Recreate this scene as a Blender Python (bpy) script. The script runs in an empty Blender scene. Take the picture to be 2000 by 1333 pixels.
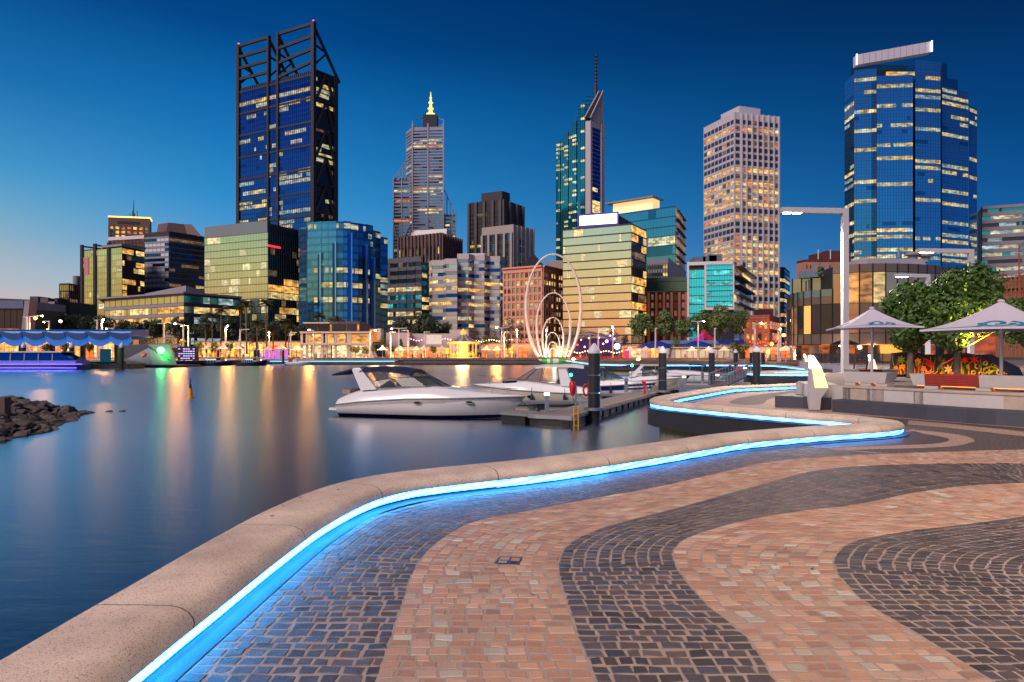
import bpy, bmesh, math, random
from mathutils import Vector, Matrix
from mathutils.geometry import tessellate_polygon
R = random.Random(7)
rad = math.radians
SC = bpy.context.scene
COL = SC.collection
HC, FPX, HY = 2.0, 1333.0, 689.0          # eye height, focal length in photo pixels, horizon row
cam = bpy.data.cameras.new('camera'); cam_o = bpy.data.objects.new('camera', cam); COL.objects.link(cam_o)
cam.sensor_width = 36; cam.lens = 36 * FPX / 2000; cam.shift_y = (HY - 666.5) / 2000
cam.clip_start = .05; cam.clip_end = 9000
cam_o.location = (0, 0, HC); cam_o.rotation_euler = (rad(90), 0, 0)
SC.camera = cam_o
SUN_AZ, SUN_EL = rad(-114), rad(2)
world = bpy.data.worlds.new('World'); SC.world = world; world.use_nodes = True
def build_world():
 nt = world.node_tree; N, L = nt.nodes, nt.links
 bg = N['Background']
 tc = N.new('ShaderNodeTexCoord'); sep = N.new('ShaderNodeSeparateXYZ')
 L.new(tc.outputs['Generated'], sep.inputs[0])
 def mth(op, a, b=None, clamp=False):
  n = N.new('ShaderNodeMath'); n.operation = op; n.use_clamp = clamp
  for i, v in enumerate((a, b)):
   if v is None: continue
   if isinstance(v, (int, float)): n.inputs[i].default_value = v
   else: L.new(v, n.inputs[i])
  return n.outputs[0]
 el = mth('DIVIDE', mth('ARCSINE', sep.outputs[2]), math.pi / 2)       # 0..1
 el = mth('SQRT', mth('MAXIMUM', el, 0.0))                              # finer steps near the horizon
 hl = mth('SQRT', mth('ADD', mth('ADD', mth('MULTIPLY', sep.outputs[0], sep.outputs[0]), mth('MULTIPLY', sep.outputs[1], sep.outputs[1])), 1e-6))
 c = mth('DIVIDE', mth('ADD', mth('MULTIPLY', sep.outputs[0], math.sin(SUN_AZ)), mth('MULTIPLY', sep.outputs[1], math.cos(SUN_AZ))), hl)
 def s2l(v):
  v /= 255.; return v / 12.92 if v <= .04045 else ((v + .055) / 1.055) ** 2.4
 def ramp(stops):
  r = N.new('ShaderNodeValToRGB'); r.color_ramp.interpolation = 'EASE' if 0 else 'LINEAR'
  e = r.color_ramp.elements
  while len(e) > 1: e.remove(e[-1])
  for i, (deg, rgb) in enumerate(stops):
   p = math.sqrt(deg / 90.)
   q = e[0] if i == 0 else e.new(p)
   q.position = p; q.color = (*[s2l(x) for x in rgb], 1)
  L.new(el, r.inputs[0]); return r.outputs[0]
 west = ramp([(0, (255, 120, 36)), (2, (255, 150, 50)), (4.2, (255, 188, 84)), (6.4, (248, 208, 116)), (8.2, (216, 214, 150)), (10, (168, 206, 180)), (12.5, (112, 178, 198)), (18, (40, 116, 172)), (28, (6, 68, 130)), (50, (4, 55, 112)), (90, (2, 38, 88))])
 mid = ramp([(0, (214, 190, 184)), (2.5, (196, 190, 196)), (5, (142, 182, 214)), (8, (86, 158, 210)), (12, (48, 140, 202)), (16, (28, 120, 186)), (20, (12, 100, 168)), (24, (1, 70, 134)), (28, (0, 58, 118)), (50, (0, 38, 84)), (90, (0, 28, 66))])
 east = ramp([(0, (96, 120, 160)), (4, (48, 110, 170)), (8, (14, 92, 158)), (12, (4, 76, 140)), (16, (1, 60, 118)), (22, (0, 40, 88)), (30, (0, 30, 70)), (50, (0, 24, 60)), (90, (0, 22, 56))])
 def mix(f, a, b):
  m = N.new('ShaderNodeMix'); m.data_type = 'RGBA'
  L.new(f, m.inputs['Factor']); L.new(a, m.inputs['A']); L.new(b, m.inputs['B']); return m.outputs['Result']
 fw = mth('MULTIPLY', mth('ADD', c, .02), .95, True)
 fe = mth('MULTIPLY', mth('ADD', c, .12), -1.25, True)
 colr = mix(fw, mix(fe, mid, east), west)
 sky = N.new('ShaderNodeTexSky'); sky.sky_type = 'NISHITA'; sky.sun_disc = False
 sky.sun_elevation = rad(-1.5); sky.sun_rotation = SUN_AZ; sky.ozone_density = 6
 v = N.new('ShaderNodeVectorMath'); v.operation = 'SCALE'; v.inputs['Scale'].default_value = .05
 L.new(sky.outputs[0], v.inputs[0])
 a = N.new('ShaderNodeVectorMath'); a.operation = 'ADD'
 L.new(colr, a.inputs[0]); L.new(v.outputs[0], a.inputs[1])
 L.new(a.outputs[0], bg.inputs['Color']); bg.inputs['Strength'].default_value = 1.0
build_world()
sun = bpy.data.lights.new('afterglow', 'SUN'); sun_o = bpy.data.objects.new('afterglow', sun); COL.objects.link(sun_o)
sun.energy = 3.2; sun.angle = rad(30); sun.color = (1.0, .80, .74)
_sd = Vector((math.sin(rad(-138)) * math.cos(rad(40)), math.cos(rad(-138)) * math.cos(rad(40)), math.sin(rad(40))))
sun_o.rotation_euler = _sd.to_track_quat('Z', 'Y').to_euler()
vs = SC.view_settings
vs.view_transform = 'Standard'; vs.look = 'None'; vs.exposure = 0.0; vs.gamma = 1.0; vs.use_curve_mapping = False
SC.render.engine = 'CYCLES'
cy = SC.cycles
cy.use_denoising = True; cy.max_bounces = 6; cy.diffuse_bounces = 2; cy.glossy_bounces = 3; cy.transmission_bounces = 4
cy.transparent_max_bounces = 8; cy.sample_clamp_indirect = 4; cy.sample_clamp_direct = 0; cy.caustics_reflective = False; cy.caustics_refractive = False
cy.use_adaptive_sampling = True; cy.adaptive_threshold = .02; cy.use_light_tree = True
def at(px, py, d):
 """the point at distance d seen in the photograph at px, py"""
 return Vector(((px - 1000) * d / FPX, d, HC - (py - HY) * d / FPX))
def gr(px, py, z=0.0):
 """the point of height z (below the eye) seen at px, py"""
 d = (HC - z) * FPX / (py - HY)
 return Vector(((px - 1000) * d / FPX, d))
def behind(p, d): return p + p.normalized() * d      # straight away from the harbour viewpoint, so a body shows only its real faces
def xat(px, d): return (px - 1000) * d / FPX
def zat(py, d): return HC - (py - HY) * d / FPX
MATS = {}
def s2l(v):
 v /= 255.
 return v / 12.92 if v <= .04045 else ((v + .055) / 1.055) ** 2.4
def rgb(r, g, b): return (s2l(r), s2l(g), s2l(b))
def mat(name, base=(.5, .5, .5), rough=.6, metal=0.0, emit=None, es=1.0, var=.25, vs_=3.0, bump=0.0, bs=20.0, sample=False, spec=.5, coat=0.0, lit=None, detail=3, objvar=0.0, islvar=0.0, coord='pos', alpha=1.0, trans=0.0, tint=None, stretch=None):
 if name in MATS: return MATS[name]
 m = bpy.data.materials.new(name); m.use_nodes = True; MATS[name] = m
 nt = m.node_tree; N, L = nt.nodes, nt.links
 b = N['Principled BSDF']
 b.inputs['Roughness'].default_value = rough; b.inputs['Metallic'].default_value = metal
 b.inputs['Specular IOR Level'].default_value = spec
 if coat: b.inputs['Coat Weight'].default_value = coat; b.inputs['Coat Roughness'].default_value = .08
 if alpha < 1: b.inputs['Alpha'].default_value = alpha
 if trans: b.inputs['Transmission Weight'].default_value = trans
 if coord == 'pos': vec = N.new('ShaderNodeNewGeometry').outputs['Position']
 else: vec = N.new('ShaderNodeTexCoord').outputs['Object']
 if stretch:
  mp = N.new('ShaderNodeMapping'); mp.inputs['Scale'].default_value = stretch; L.new(vec, mp.inputs[0]); vec = mp.outputs[0]
 nz = N.new('ShaderNodeTexNoise'); nz.inputs['Scale'].default_value = vs_; nz.inputs['Detail'].default_value = detail
 L.new(vec, nz.inputs['Vector'])
 f = nz.outputs['Fac']
 def mth(op, a, bb):
  n = N.new('ShaderNodeMath'); n.operation = op
  for i, v in enumerate((a, bb)):
   if isinstance(v, (int, float)): n.inputs[i].default_value = v
   else: L.new(v, n.inputs[i])
  return n.outputs[0]
 k = mth('ADD', mth('MULTIPLY', mth('SUBTRACT', f, .5), 2 * var), 1.0)
 if objvar:
  o = N.new('ShaderNodeObjectInfo'); k = mth('ADD', k, mth('MULTIPLY', mth('SUBTRACT', o.outputs['Random'], .5), 2 * objvar))
 rnd = None
 if islvar:
  o = N.new('ShaderNodeObjectInfo'); g = N.new('ShaderNodeNewGeometry')
  rnd = mth('FRACT', mth('ADD', o.outputs['Random'], g.outputs['Random Per Island']), 0.)
  k = mth('ADD', k, mth('MULTIPLY', mth('SUBTRACT', rnd, .5), 2 * islvar))
 sc_ = N.new('ShaderNodeVectorMath'); sc_.operation = 'SCALE'
 src = None
 if tint and rnd is not None:                       # whole stones in other hues
  r = N.new('ShaderNodeValToRGB'); r.color_ramp.interpolation = 'CONSTANT'
  e = r.color_ramp.elements
  while len(e) > 1: e.remove(e[-1])
  for i, (p, c) in enumerate(tint):
   q = e[0] if i == 0 else e.new(p)
   q.position = p; q.color = (*c, 1)
  L.new(mth('FRACT', mth('MULTIPLY', rnd, 7.31), 0.), r.inputs[0]); L.new(r.outputs[0], sc_.inputs[0])
 else:
  sc_.inputs[0].default_value = base
 L.new(k, sc_.inputs['Scale']); L.new(sc_.outputs[0], b.inputs['Base Color'])
 if bump:
  bz = N.new('ShaderNodeTexNoise'); bz.inputs['Scale'].default_value = bs; bz.inputs['Detail'].default_value = 4
  L.new(vec, bz.inputs['Vector'])
  bp = N.new('ShaderNodeBump'); bp.inputs['Strength'].default_value = bump; bp.inputs['Distance'].default_value = .02
  L.new(bz.outputs['Fac'], bp.inputs['Height']); L.new(bp.outputs[0], b.inputs['Normal'])
 if emit is not None:
  b.inputs['Emission Color'].default_value = (*emit, 1)
  if lit:                                         # a lit room behind the pane: ceiling lights, furniture, blinds
   n2 = N.new('ShaderNodeTexNoise'); n2.inputs['Scale'].default_value = lit; n2.inputs['Detail'].default_value = 2
   mp = N.new('ShaderNodeMapping'); mp.inputs['Scale'].default_value = (1, 1, 2.4)
   L.new(N.new('ShaderNodeNewGeometry').outputs['Position'], mp.inputs[0]); L.new(mp.outputs[0], n2.inputs['Vector'])
   rr = N.new('ShaderNodeMapRange'); rr.inputs[1].default_value = .36; rr.inputs[2].default_value = .68; rr.inputs[3].default_value = .35; rr.inputs[4].default_value = 1.6
   L.new(n2.outputs['Fac'], rr.inputs[0])
   oi = N.new('ShaderNodeObjectInfo')
   q = mth('MULTIPLY', rr.outputs[0], mth('ADD', mth('MULTIPLY', oi.outputs['Random'], .7), .65))
   L.new(mth('MULTIPLY', q, es), b.inputs['Emission Strength'])
  else:
   b.inputs['Emission Strength'].default_value = es
  m.cycles.emission_sampling = 'FRONT_BACK' if sample else 'NONE'
 else:
  m.cycles.emission_sampling = 'NONE'
 return m
class MB:
 """collects faces in world space; build() links them as ONE mesh object under parent"""
 def __init__(s): s.v = []; s.f = []; s.m = []; s.sl = []
 def mi(s, m):
  if m not in s.sl: s.sl.append(m)
  return s.sl.index(m)
 def add(s, vs, fs, m):
  o = len(s.v); s.v.extend([tuple(v) for v in vs]); i = s.mi(m)
  for f in fs: s.f.append([k + o for k in f]); s.m.append(i)
 def quad(s, a, b, c, d, m): s.add([a, b, c, d], [(0, 1, 2, 3)], m)
 def hexa(s, p, m):            # 4 bottom, 4 top, counter-clockwise seen from above
  s.add(p, [(3, 2, 1, 0), (4, 5, 6, 7), (0, 1, 5, 4), (1, 2, 6, 5), (2, 3, 7, 6), (3, 0, 4, 7)], m)
 def box(s, x0, x1, y0, y1, z0, z1, m):
  s.hexa([(x0, y0, z0), (x1, y0, z0), (x1, y1, z0), (x0, y1, z0), (x0, y0, z1), (x1, y0, z1), (x1, y1, z1), (x0, y1, z1)], m)
 def bar(s, a, b, w, h, m, up=(0, 0, 1)):   # box beam from a to b
  a, b = Vector(a), Vector(b); t = (b - a).normalized(); u = Vector(up)
  if abs(t.dot(u)) > .98: u = Vector((0, 1, 0))
  x = t.cross(u).normalized() * (w / 2); y = x.cross(t).normalized() * (h / 2)
  s.hexa([a - x - y, a + x - y, b + x - y, b - x - y, a - x + y, a + x + y, b + x + y, b - x + y], m)
 def prism(s, pts, z0, z1, m, mtop=None, top=True, bottom=False):
  n = len(pts); A = sum(pts[i][0] * pts[(i + 1) % n][1] - pts[(i + 1) % n][0] * pts[i][1] for i in range(n))
  if A < 0: pts = pts[::-1]
  z0s = z0 if isinstance(z0, (list, tuple)) else [z0] * n
  z1s = z1 if isinstance(z1, (list, tuple)) else [z1] * n
  lo = [(p[0], p[1], z) for p, z in zip(pts, z0s)]; hi = [(p[0], p[1], z) for p, z in zip(pts, z1s)]
  s.add(lo + hi, [(i, (i + 1) % n, n + (i + 1) % n, n + i) for i in range(n)], m)
  if top: s.cap(hi, mtop or m)
  if bottom: s.cap(lo, m, flip=True)
 def cap(s, pts, m, flip=False):
  tri = tessellate_polygon([[Vector(p) for p in pts]])
  out = []
  for t in tri:
   a, b, c = [Vector(pts[i]) for i in t]
   up = (b - a).cross(c - a).z > 0
   out.append(t if up != flip else t[::-1])
  s.add(pts, out, m)
 def tube(s, path, r, m, n=8, cap=True, closed=False):
  P = [Vector(p) for p in path]; k = len(P); rs = r if isinstance(r, (list, tuple)) else [r] * k
  vs = []; ref = None
  for i in range(k):
   if closed: t = P[(i + 1) % k] - P[i - 1]
   else: t = P[min(i + 1, k - 1)] - P[max(i - 1, 0)]
   t.normalize()
   if ref is None: ref = Vector((0, 0, 1)) if abs(t.z) < .9 else Vector((1, 0, 0))
   x = t.cross(ref)
   if x.length < 1e-4: x = t.cross(Vector((0, 1, 0)))
   x.normalize(); y = x.cross(t).normalized(); ref = y
   for j in range(n):
    a = 2 * math.pi * j / n; vs.append(P[i] + (x * math.cos(a) + y * math.sin(a)) * rs[i])
  fs = []
  for i in range(k if closed else k - 1):
   i2 = (i + 1) % k
   for j in range(n): fs.append((i * n + j, i * n + (j + 1) % n, i2 * n + (j + 1) % n, i2 * n + j))
  if cap and not closed: fs += [tuple(range(n - 1, -1, -1)), tuple((k - 1) * n + j for j in range(n))]
  s.add(vs, [f[::-1] for f in fs], m)
 def lathe(s, prof, c, m, n=16, cap=True):
  vs = []; k = len(prof)
  for r, z in prof:
   for j in range(n):
    a = 2 * math.pi * j / n; vs.append((c[0] + r * math.cos(a), c[1] + r * math.sin(a), c[2] + z))
  fs = [(i * n + j, i * n + (j + 1) % n, (i + 1) * n + (j + 1) % n, (i + 1) * n + j) for i in range(k - 1) for j in range(n)]
  if cap: fs += [tuple(range(n - 1, -1, -1)), tuple((k - 1) * n + j for j in range(n))]
  s.add(vs, fs, m)
 def loft(s, rings, m, closed=True, cap=False):
  n = len(rings[0]); vs = [p for r in rings for p in r]
  fs = []
  for i in range(len(rings) - 1):
   for j in range(n if closed else n - 1):
    fs.append((i * n + j, i * n + (j + 1) % n, (i + 1) * n + (j + 1) % n, (i + 1) * n + j))
  if cap: fs += [tuple(range(n - 1, -1, -1)), tuple((len(rings) - 1) * n + j for j in range(n))]
  s.add(vs, fs, m)
 def mesh(s, name, off=(0, 0, 0), smooth=False):
  me = bpy.data.meshes.new(name)
  me.from_pydata([(v[0] - off[0], v[1] - off[1], v[2] - off[2]) for v in s.v], [], s.f)
  for m in s.sl: me.materials.append(m)
  if len(s.sl) > 1: me.polygons.foreach_set('material_index', s.m)
  if smooth: me.polygons.foreach_set('use_smooth', [True] * len(s.f))
  me.update(); return me
 def build(s, name, parent=None, smooth=False, kind=None, label=None, world=True, rec=False):
  """vertices given in world space when world, else in the parent's space"""
  if not s.f: return None
  off = (0, 0, 0)
  if parent is not None and world:
   p = parent; off = Vector((0, 0, 0))
   while p is not None: off = off + Vector(p.location); p = p.parent
  me = s.mesh(name, off, smooth is True)
  if rec or smooth == 'fix':
   bm = bmesh.new(); bm.from_mesh(me); bmesh.ops.remove_doubles(bm, verts=bm.verts, dist=1e-4); bmesh.ops.recalc_face_normals(bm, faces=bm.faces); bm.to_mesh(me); bm.free()
  if isinstance(smooth, (int, float)) and not isinstance(smooth, bool):
   me.polygons.foreach_set('use_smooth', [True] * len(me.polygons)); me.set_sharp_from_angle(angle=rad(smooth))
  o = bpy.data.objects.new(name, me); COL.objects.link(o)
  if parent is not None: o.parent = parent
  if kind: o['kind'] = kind
  if label: o['label'] = label
  return o
def thing(name, label, cat, loc=(0, 0, 0), rz=0.0, group=None):
 o = bpy.data.objects.new(name, None); COL.objects.link(o); o.empty_display_size = .2
 o.location = loc; o.rotation_euler = (0, 0, rz)
 o['label'] = label; o['category'] = cat
 if group: o['group'] = group
 return o
def tag(o, label, cat, group=None):
 o['label'] = label; o['category'] = cat
 if group: o['group'] = group
 return o
def dup(root, loc, rz=0.0, label=None, group=None, scale=None):
 r = root.copy(); COL.objects.link(r); r.location = loc; r.rotation_euler = (0, 0, rz)
 if scale: r.scale = scale
 if label: r['label'] = label
 if group: r['group'] = group
 for ch in list(root.children):
  c = ch.copy(); COL.objects.link(c); c.parent = r
  for g in ch.children:
   q = g.copy(); COL.objects.link(q); q.parent = c
 return r
_UQ = {}
def unit_quad(m, name):      # x 0..1, z 0..1, facing -y
 k = ('q', m.name, name)
 if k not in _UQ:
  b = MB(); b.quad((0, 0, 0), (1, 0, 0), (1, 0, 1), (0, 0, 1), m); _UQ[k] = b.mesh(name)
 return _UQ[k]
def unit_box(m, name):       # x 0..1, y -1..0, z 0..1
 k = ('b', m.name, name)
 if k not in _UQ:
  b = MB(); b.box(0, 1, -1, 0, 0, 1, m); _UQ[k] = b.mesh(name)
 return _UQ[k]
def inst(mesh, name, parent, loc, rz=0.0, scale=(1, 1, 1)):
 """a part sharing its mesh; loc in world space (its thing is not turned)"""
 o = bpy.data.objects.new(name, mesh); COL.objects.link(o)
 p = parent; off = Vector((0, 0, 0))
 while p is not None: off = off + Vector(p.location); p = p.parent
 o.location = Vector(loc) - off; o.rotation_euler = (0, 0, rz); o.scale = scale
 o.parent = parent
 return o
def catmull(P, k=8, closed=False):
 P = [Vector(p) for p in P]; n = len(P); out = []
 for i in range(n - 1 if not closed else n):
  p0 = P[i - 1] if (i > 0 or closed) else P[0] * 2 - P[1]
  p1 = P[i]; p2 = P[(i + 1) % n]
  p3 = P[(i + 2) % n] if (i + 2 < n or closed) else P[-1] * 2 - P[-2]
  for j in range(k):
   t = j / k
   out.append(.5 * ((2 * p1) + (p2 - p0) * t + (2 * p0 - 5 * p1 + 4 * p2 - p3) * t * t + (3 * p1 - p0 - 3 * p2 + p3) * t ** 3))
 if not closed: out.append(P[-1].copy())
 return out
def resample(P, step):
 out = [P[0].copy()]; acc = 0.0
 for a, b in zip(P[:-1], P[1:]):
  l = (b - a).length; pos = 0.0
  while acc + (l - pos) >= step:
   pos += step - acc; acc = 0.0; out.append(a + (b - a) * (pos / l))
  acc += l - pos
 if (out[-1] - P[-1]).length > step * .3: out.append(P[-1].copy())
 return out
def normals2(P):
 """left normals of a 2-D path"""
 out = []
 for i in range(len(P)):
  t = P[min(i + 1, len(P) - 1)] - P[max(i - 1, 0)]; t.normalize(); out.append(Vector((-t.y, t.x)))
 return out
# ================================================================ the setting: water, quays, paving
WZ = -1.3
def water_mat():
 m = bpy.data.materials.new('harbour_water'); m.use_nodes = True
 nt = m.node_tree; N, L = nt.nodes, nt.links; N.remove(N['Principled BSDF']); out = N['Material Output']
 df = N.new('ShaderNodeBsdfDiffuse'); df.inputs[0].default_value = (.002, .010, .020, 1)
 gl = N.new('ShaderNodeBsdfGlossy'); gl.distribution = 'BECKMANN'; gl.inputs['Color'].default_value = (.96, .98, 1, 1)
 fr = N.new('ShaderNodeFresnel'); fr.inputs['IOR'].default_value = 1.34; mu = N.new('ShaderNodeMath'); mu.operation = 'MULTIPLY'; mu.use_clamp = True; mu.inputs[1].default_value = 1.9; mx = N.new('ShaderNodeMixShader')
 g = N.new('ShaderNodeNewGeometry'); mp = N.new('ShaderNodeMapping'); mp.inputs['Scale'].default_value = (.3, 1.0, 1)
 L.new(g.outputs['Position'], mp.inputs[0])
 n = N.new('ShaderNodeTexNoise'); n.inputs['Scale'].default_value = 2.2; n.inputs['Detail'].default_value = 6; n.inputs['Roughness'].default_value = .65
 L.new(mp.outputs[0], n.inputs['Vector'])
 bp = N.new('ShaderNodeBump'); bp.inputs['Strength'].default_value = .16; bp.inputs['Distance'].default_value = .12
 L.new(n.outputs['Fac'], bp.inputs['Height']); L.new(bp.outputs[0], gl.inputs['Normal'])
 n2 = N.new('ShaderNodeTexNoise'); n2.inputs['Scale'].default_value = .06; L.new(mp.outputs[0], n2.inputs['Vector'])
 rr = N.new('ShaderNodeMapRange'); rr.inputs[3].default_value = .27; rr.inputs[4].default_value = .34
 L.new(n2.outputs['Fac'], rr.inputs[0]); L.new(rr.outputs[0], gl.inputs['Roughness'])
 L.new(fr.outputs[0], mu.inputs[0]); L.new(mu.outputs[0], mx.inputs[0]); L.new(df.outputs[0], mx.inputs[1]); L.new(gl.outputs[0], mx.inputs[2]); L.new(mx.outputs[0], out.inputs['Surface'])
 return m
w_ = MB(); w_.quad((-900, -60, WZ), (400, -60, WZ), (400, 260, WZ), (-900, 260, WZ), water_mat())
w_.build('water', kind='structure')
M_grout = mat('grout', rgb(156, 138, 126), .9, var=.25, vs_=9, bump=.3, bs=90)
M_pale = mat('promenade_stone', rgb(150, 128, 112), .8, var=.25, vs_=.6)
M_city = mat('city_ground', (.06, .06, .055), .9, var=.3, vs_=.05)
M_fascia = mat('dark_fascia', (.018, .02, .026), .45, var=.3, vs_=2)
M_lattice = mat('pale_lattice', rgb(150, 148, 130), .8, var=.4, vs_=6)
g_ = MB(); g_.quad((-3500, 200, -.06), (3500, 200, -.06), (3500, 7000, -.06), (-3500, 7000, -.06), M_city); g_.quad((60, -60, -.06), (3500, -60, -.06), (3500, 200, -.06), (60, 200, -.06), M_city)
g_.build('ground', kind='structure')
PATH = [(-2.62, -4), (-2.58, -1), (-2.56, 2), (-2.54, 4), (-2.5, 5.1), (-2.45, 6.3), (-2.35, 7.5), (-2.08, 8.7), (-1.62, 9.45), (-.95, 9.95), (-.2, 10.4), (.7, 11.0), (2.25, 12.25), (3.5, 13.35), (4.4, 14.15), (5.4, 14.8), (6.9, 15.6), (8.2, 16.15), (9.1, 16.7), (9.5, 17.35), (9.35, 18.1), (8.75, 18.95), (8.0, 19.85), (6.75, 21.7), (5.7, 23.6), (5.42, 24.6), (5.6, 25.7), (6.5, 27.6), (8.7, 31.1), (10.0, 33.2), (11.4, 35.0), (14.5, 37.0), (16.6, 38.6), (18.8, 41), (21.5, 45), (25.5, 50), (28.8, 54), (29.2, 56.6), (26, 57.8), (22.3, 58.6), (21.3, 60.3), (22.5, 63), (27, 66.5), (31, 71), (33.5, 77), (35, 84), (36.5, 91), (37.2, 96), (35.5, 99.5), (31, 101), (25, 101), (18, 101.5), (14.8, 104), (13.6, 112), (13, 125), (13, 187)]
PTH = resample(catmull(PATH, 10), .12)
NRM = normals2(PTH)
CUM = [0.0]
for a_, b_ in zip(PTH[:-1], PTH[1:]): CUM.append(CUM[-1] + (b_ - a_).length)
def off(i, o): return PTH[i] + NRM[i] * o      # o > 0 towards the water
def sett_pattern(name, c1, c2, grout, sc):
 m = bpy.data.materials.new(name); m.use_nodes = True; nt = m.node_tree; N, L = nt.nodes, nt.links; b = N['Principled BSDF']
 g = N.new('ShaderNodeNewGeometry'); br = N.new('ShaderNodeTexBrick')
 br.inputs['Scale'].default_value = sc; br.inputs['Mortar Size'].default_value = .045; br.inputs['Brick Width'].default_value = .52; br.inputs['Row Height'].default_value = .42
 br.inputs['Color1'].default_value = (*c1, 1); br.inputs['Color2'].default_value = (*c2, 1); br.inputs['Mortar'].default_value = (*grout, 1)
 nz = N.new('ShaderNodeTexNoise'); nz.inputs['Scale'].default_value = .8; L.new(g.outputs['Position'], nz.inputs['Vector'])
 vm = N.new('ShaderNodeVectorMath'); vm.operation = 'SCALE'; vm.inputs['Scale'].default_value = .5; L.new(nz.outputs['Color'], vm.inputs[0])
 va = N.new('ShaderNodeVectorMath'); L.new(g.outputs['Position'], va.inputs[0]); L.new(vm.outputs[0], va.inputs[1]); L.new(va.outputs[0], br.inputs['Vector'])
 L.new(br.outputs['Color'], b.inputs['Base Color']); b.inputs['Roughness'].default_value = .7
 bp = N.new('ShaderNodeBump'); bp.inputs['Strength'].default_value = .4; bp.inputs['Distance'].default_value = .01; bp.invert = True
 L.new(br.outputs['Fac'], bp.inputs['Height']); L.new(bp.outputs[0], b.inputs['Normal'])
 return m
DK1, DK2 = rgb(84, 72, 68), rgb(68, 60, 60)
PK1, PK2 = rgb(184, 148, 128), rgb(168, 134, 116)
M_fdark = sett_pattern('far_dark_setts', DK1, DK2, rgb(104, 92, 88), 4.2)
M_fpink = sett_pattern('far_pink_setts', PK1, PK2, rgb(150, 126, 112), 4.2)
land = [(PTH[i].x, PTH[i].y) for i in range(0, len(PTH), 5)] + [(400, 187), (400, -20), (-2.62, -20)]
b_ = MB(); b_.cap([(x, y, -.03) for x, y in land], M_fdark)
quay_floor = b_.build('pavement', kind='structure')
def cm(pts, z=0.0): return [gr(*p) for p in pts]
cA = [(735, 1333), (765, 1240), (788, 1175), (806, 1120), (835, 1078), (875, 1045), (930, 1018), (1020, 1000), (1150, 975), (1300, 948), (1420, 920), (1540, 898), (1740, 886), (2000, 878), (2300, 868)]
cB = [(1165, 1333), (1128, 1240), (1107, 1175), (1092, 1125), (1093, 1092), (1112, 1062), (1170, 1033), (1260, 1008), (1370, 979), (1480, 948), (1588, 920), (1690, 910), (1830, 906), (2060, 904), (2400, 896)]
cC = [(1518, 1333), (1455, 1240), (1375, 1175), (1332, 1122), (1316, 1092), (1318, 1072), (1350, 1048), (1450, 1018), (1560, 999), (1680, 984), (1790, 962), (1880, 950), (1960, 945), (2080, 940), (2400, 930)]
cD = [(1945, 1333), (1795, 1240), (1688, 1175), (1640, 1126), (1628, 1100), (1634, 1082), (1665, 1058), (1760, 1039), (1860, 1027), (1950, 1016), (2040, 1003), (2120, 992), (2200, 985), (2280, 980), (2500, 970)]
cE = [(2450, 1333), (2290, 1240), (2180, 1175), (2110, 1140), (2090, 1125), (2090, 1112), (2110, 1100), (2150, 1090), (2200, 1080), (2260, 1070), (2330, 1060), (2400, 1050), (2450, 1045), (2500, 1040), (2600, 1030)]
def ext(c):
 q = cm(c); q.insert(0, q[0] + (q[0] - q[1]).normalized() * .9); return q
gA, gB, gC, gD, gE = [ext(c) for c in (cA, cB, cC, cD, cE)]
def near_path(p, o):                       # point of the parapet's land side nearest to p
 i = min(range(0, 600), key=lambda k: (off(k, -o) - p).length_squared); return off(i, -o)
KERB = .50
L0 = cm([(352, 1333), (450, 1240), (520, 1175), (592, 1112), (640, 1068), (690, 1035), (760, 1006), (880, 978), (1030, 950), (1180, 926), (1320, 902), (1430, 885), (1570, 871)])
gL = [near_path(p, KERB) for p in L0]; gL.insert(0, near_path(gL[0] + Vector((0, -.9)), KERB))
M_dset = mat('basalt_sett', DK1, .5, var=.34, vs_=1.9, detail=9, bump=.35, bs=60, islvar=.22, tint=[(0, rgb(86, 73, 68)), (.3, rgb(74, 65, 63)), (.55, rgb(80, 73, 76)), (.75, rgb(94, 78, 70)), (.9, rgb(64, 57, 57))], spec=.5)
M_pset = mat('porphyry_sett', PK1, .72, var=.34, vs_=1.7, detail=9, bump=.35, bs=55, islvar=.10, tint=[(0, rgb(180, 138, 112)), (.18, rgb(170, 128, 104)), (.36, rgb(184, 148, 124)), (.52, rgb(162, 120, 98)), (.66, rgb(174, 143, 122)), (.80, rgb(152, 118, 100)), (.90, rgb(168, 153, 136)), (.96, rgb(184, 172, 156))])
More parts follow.
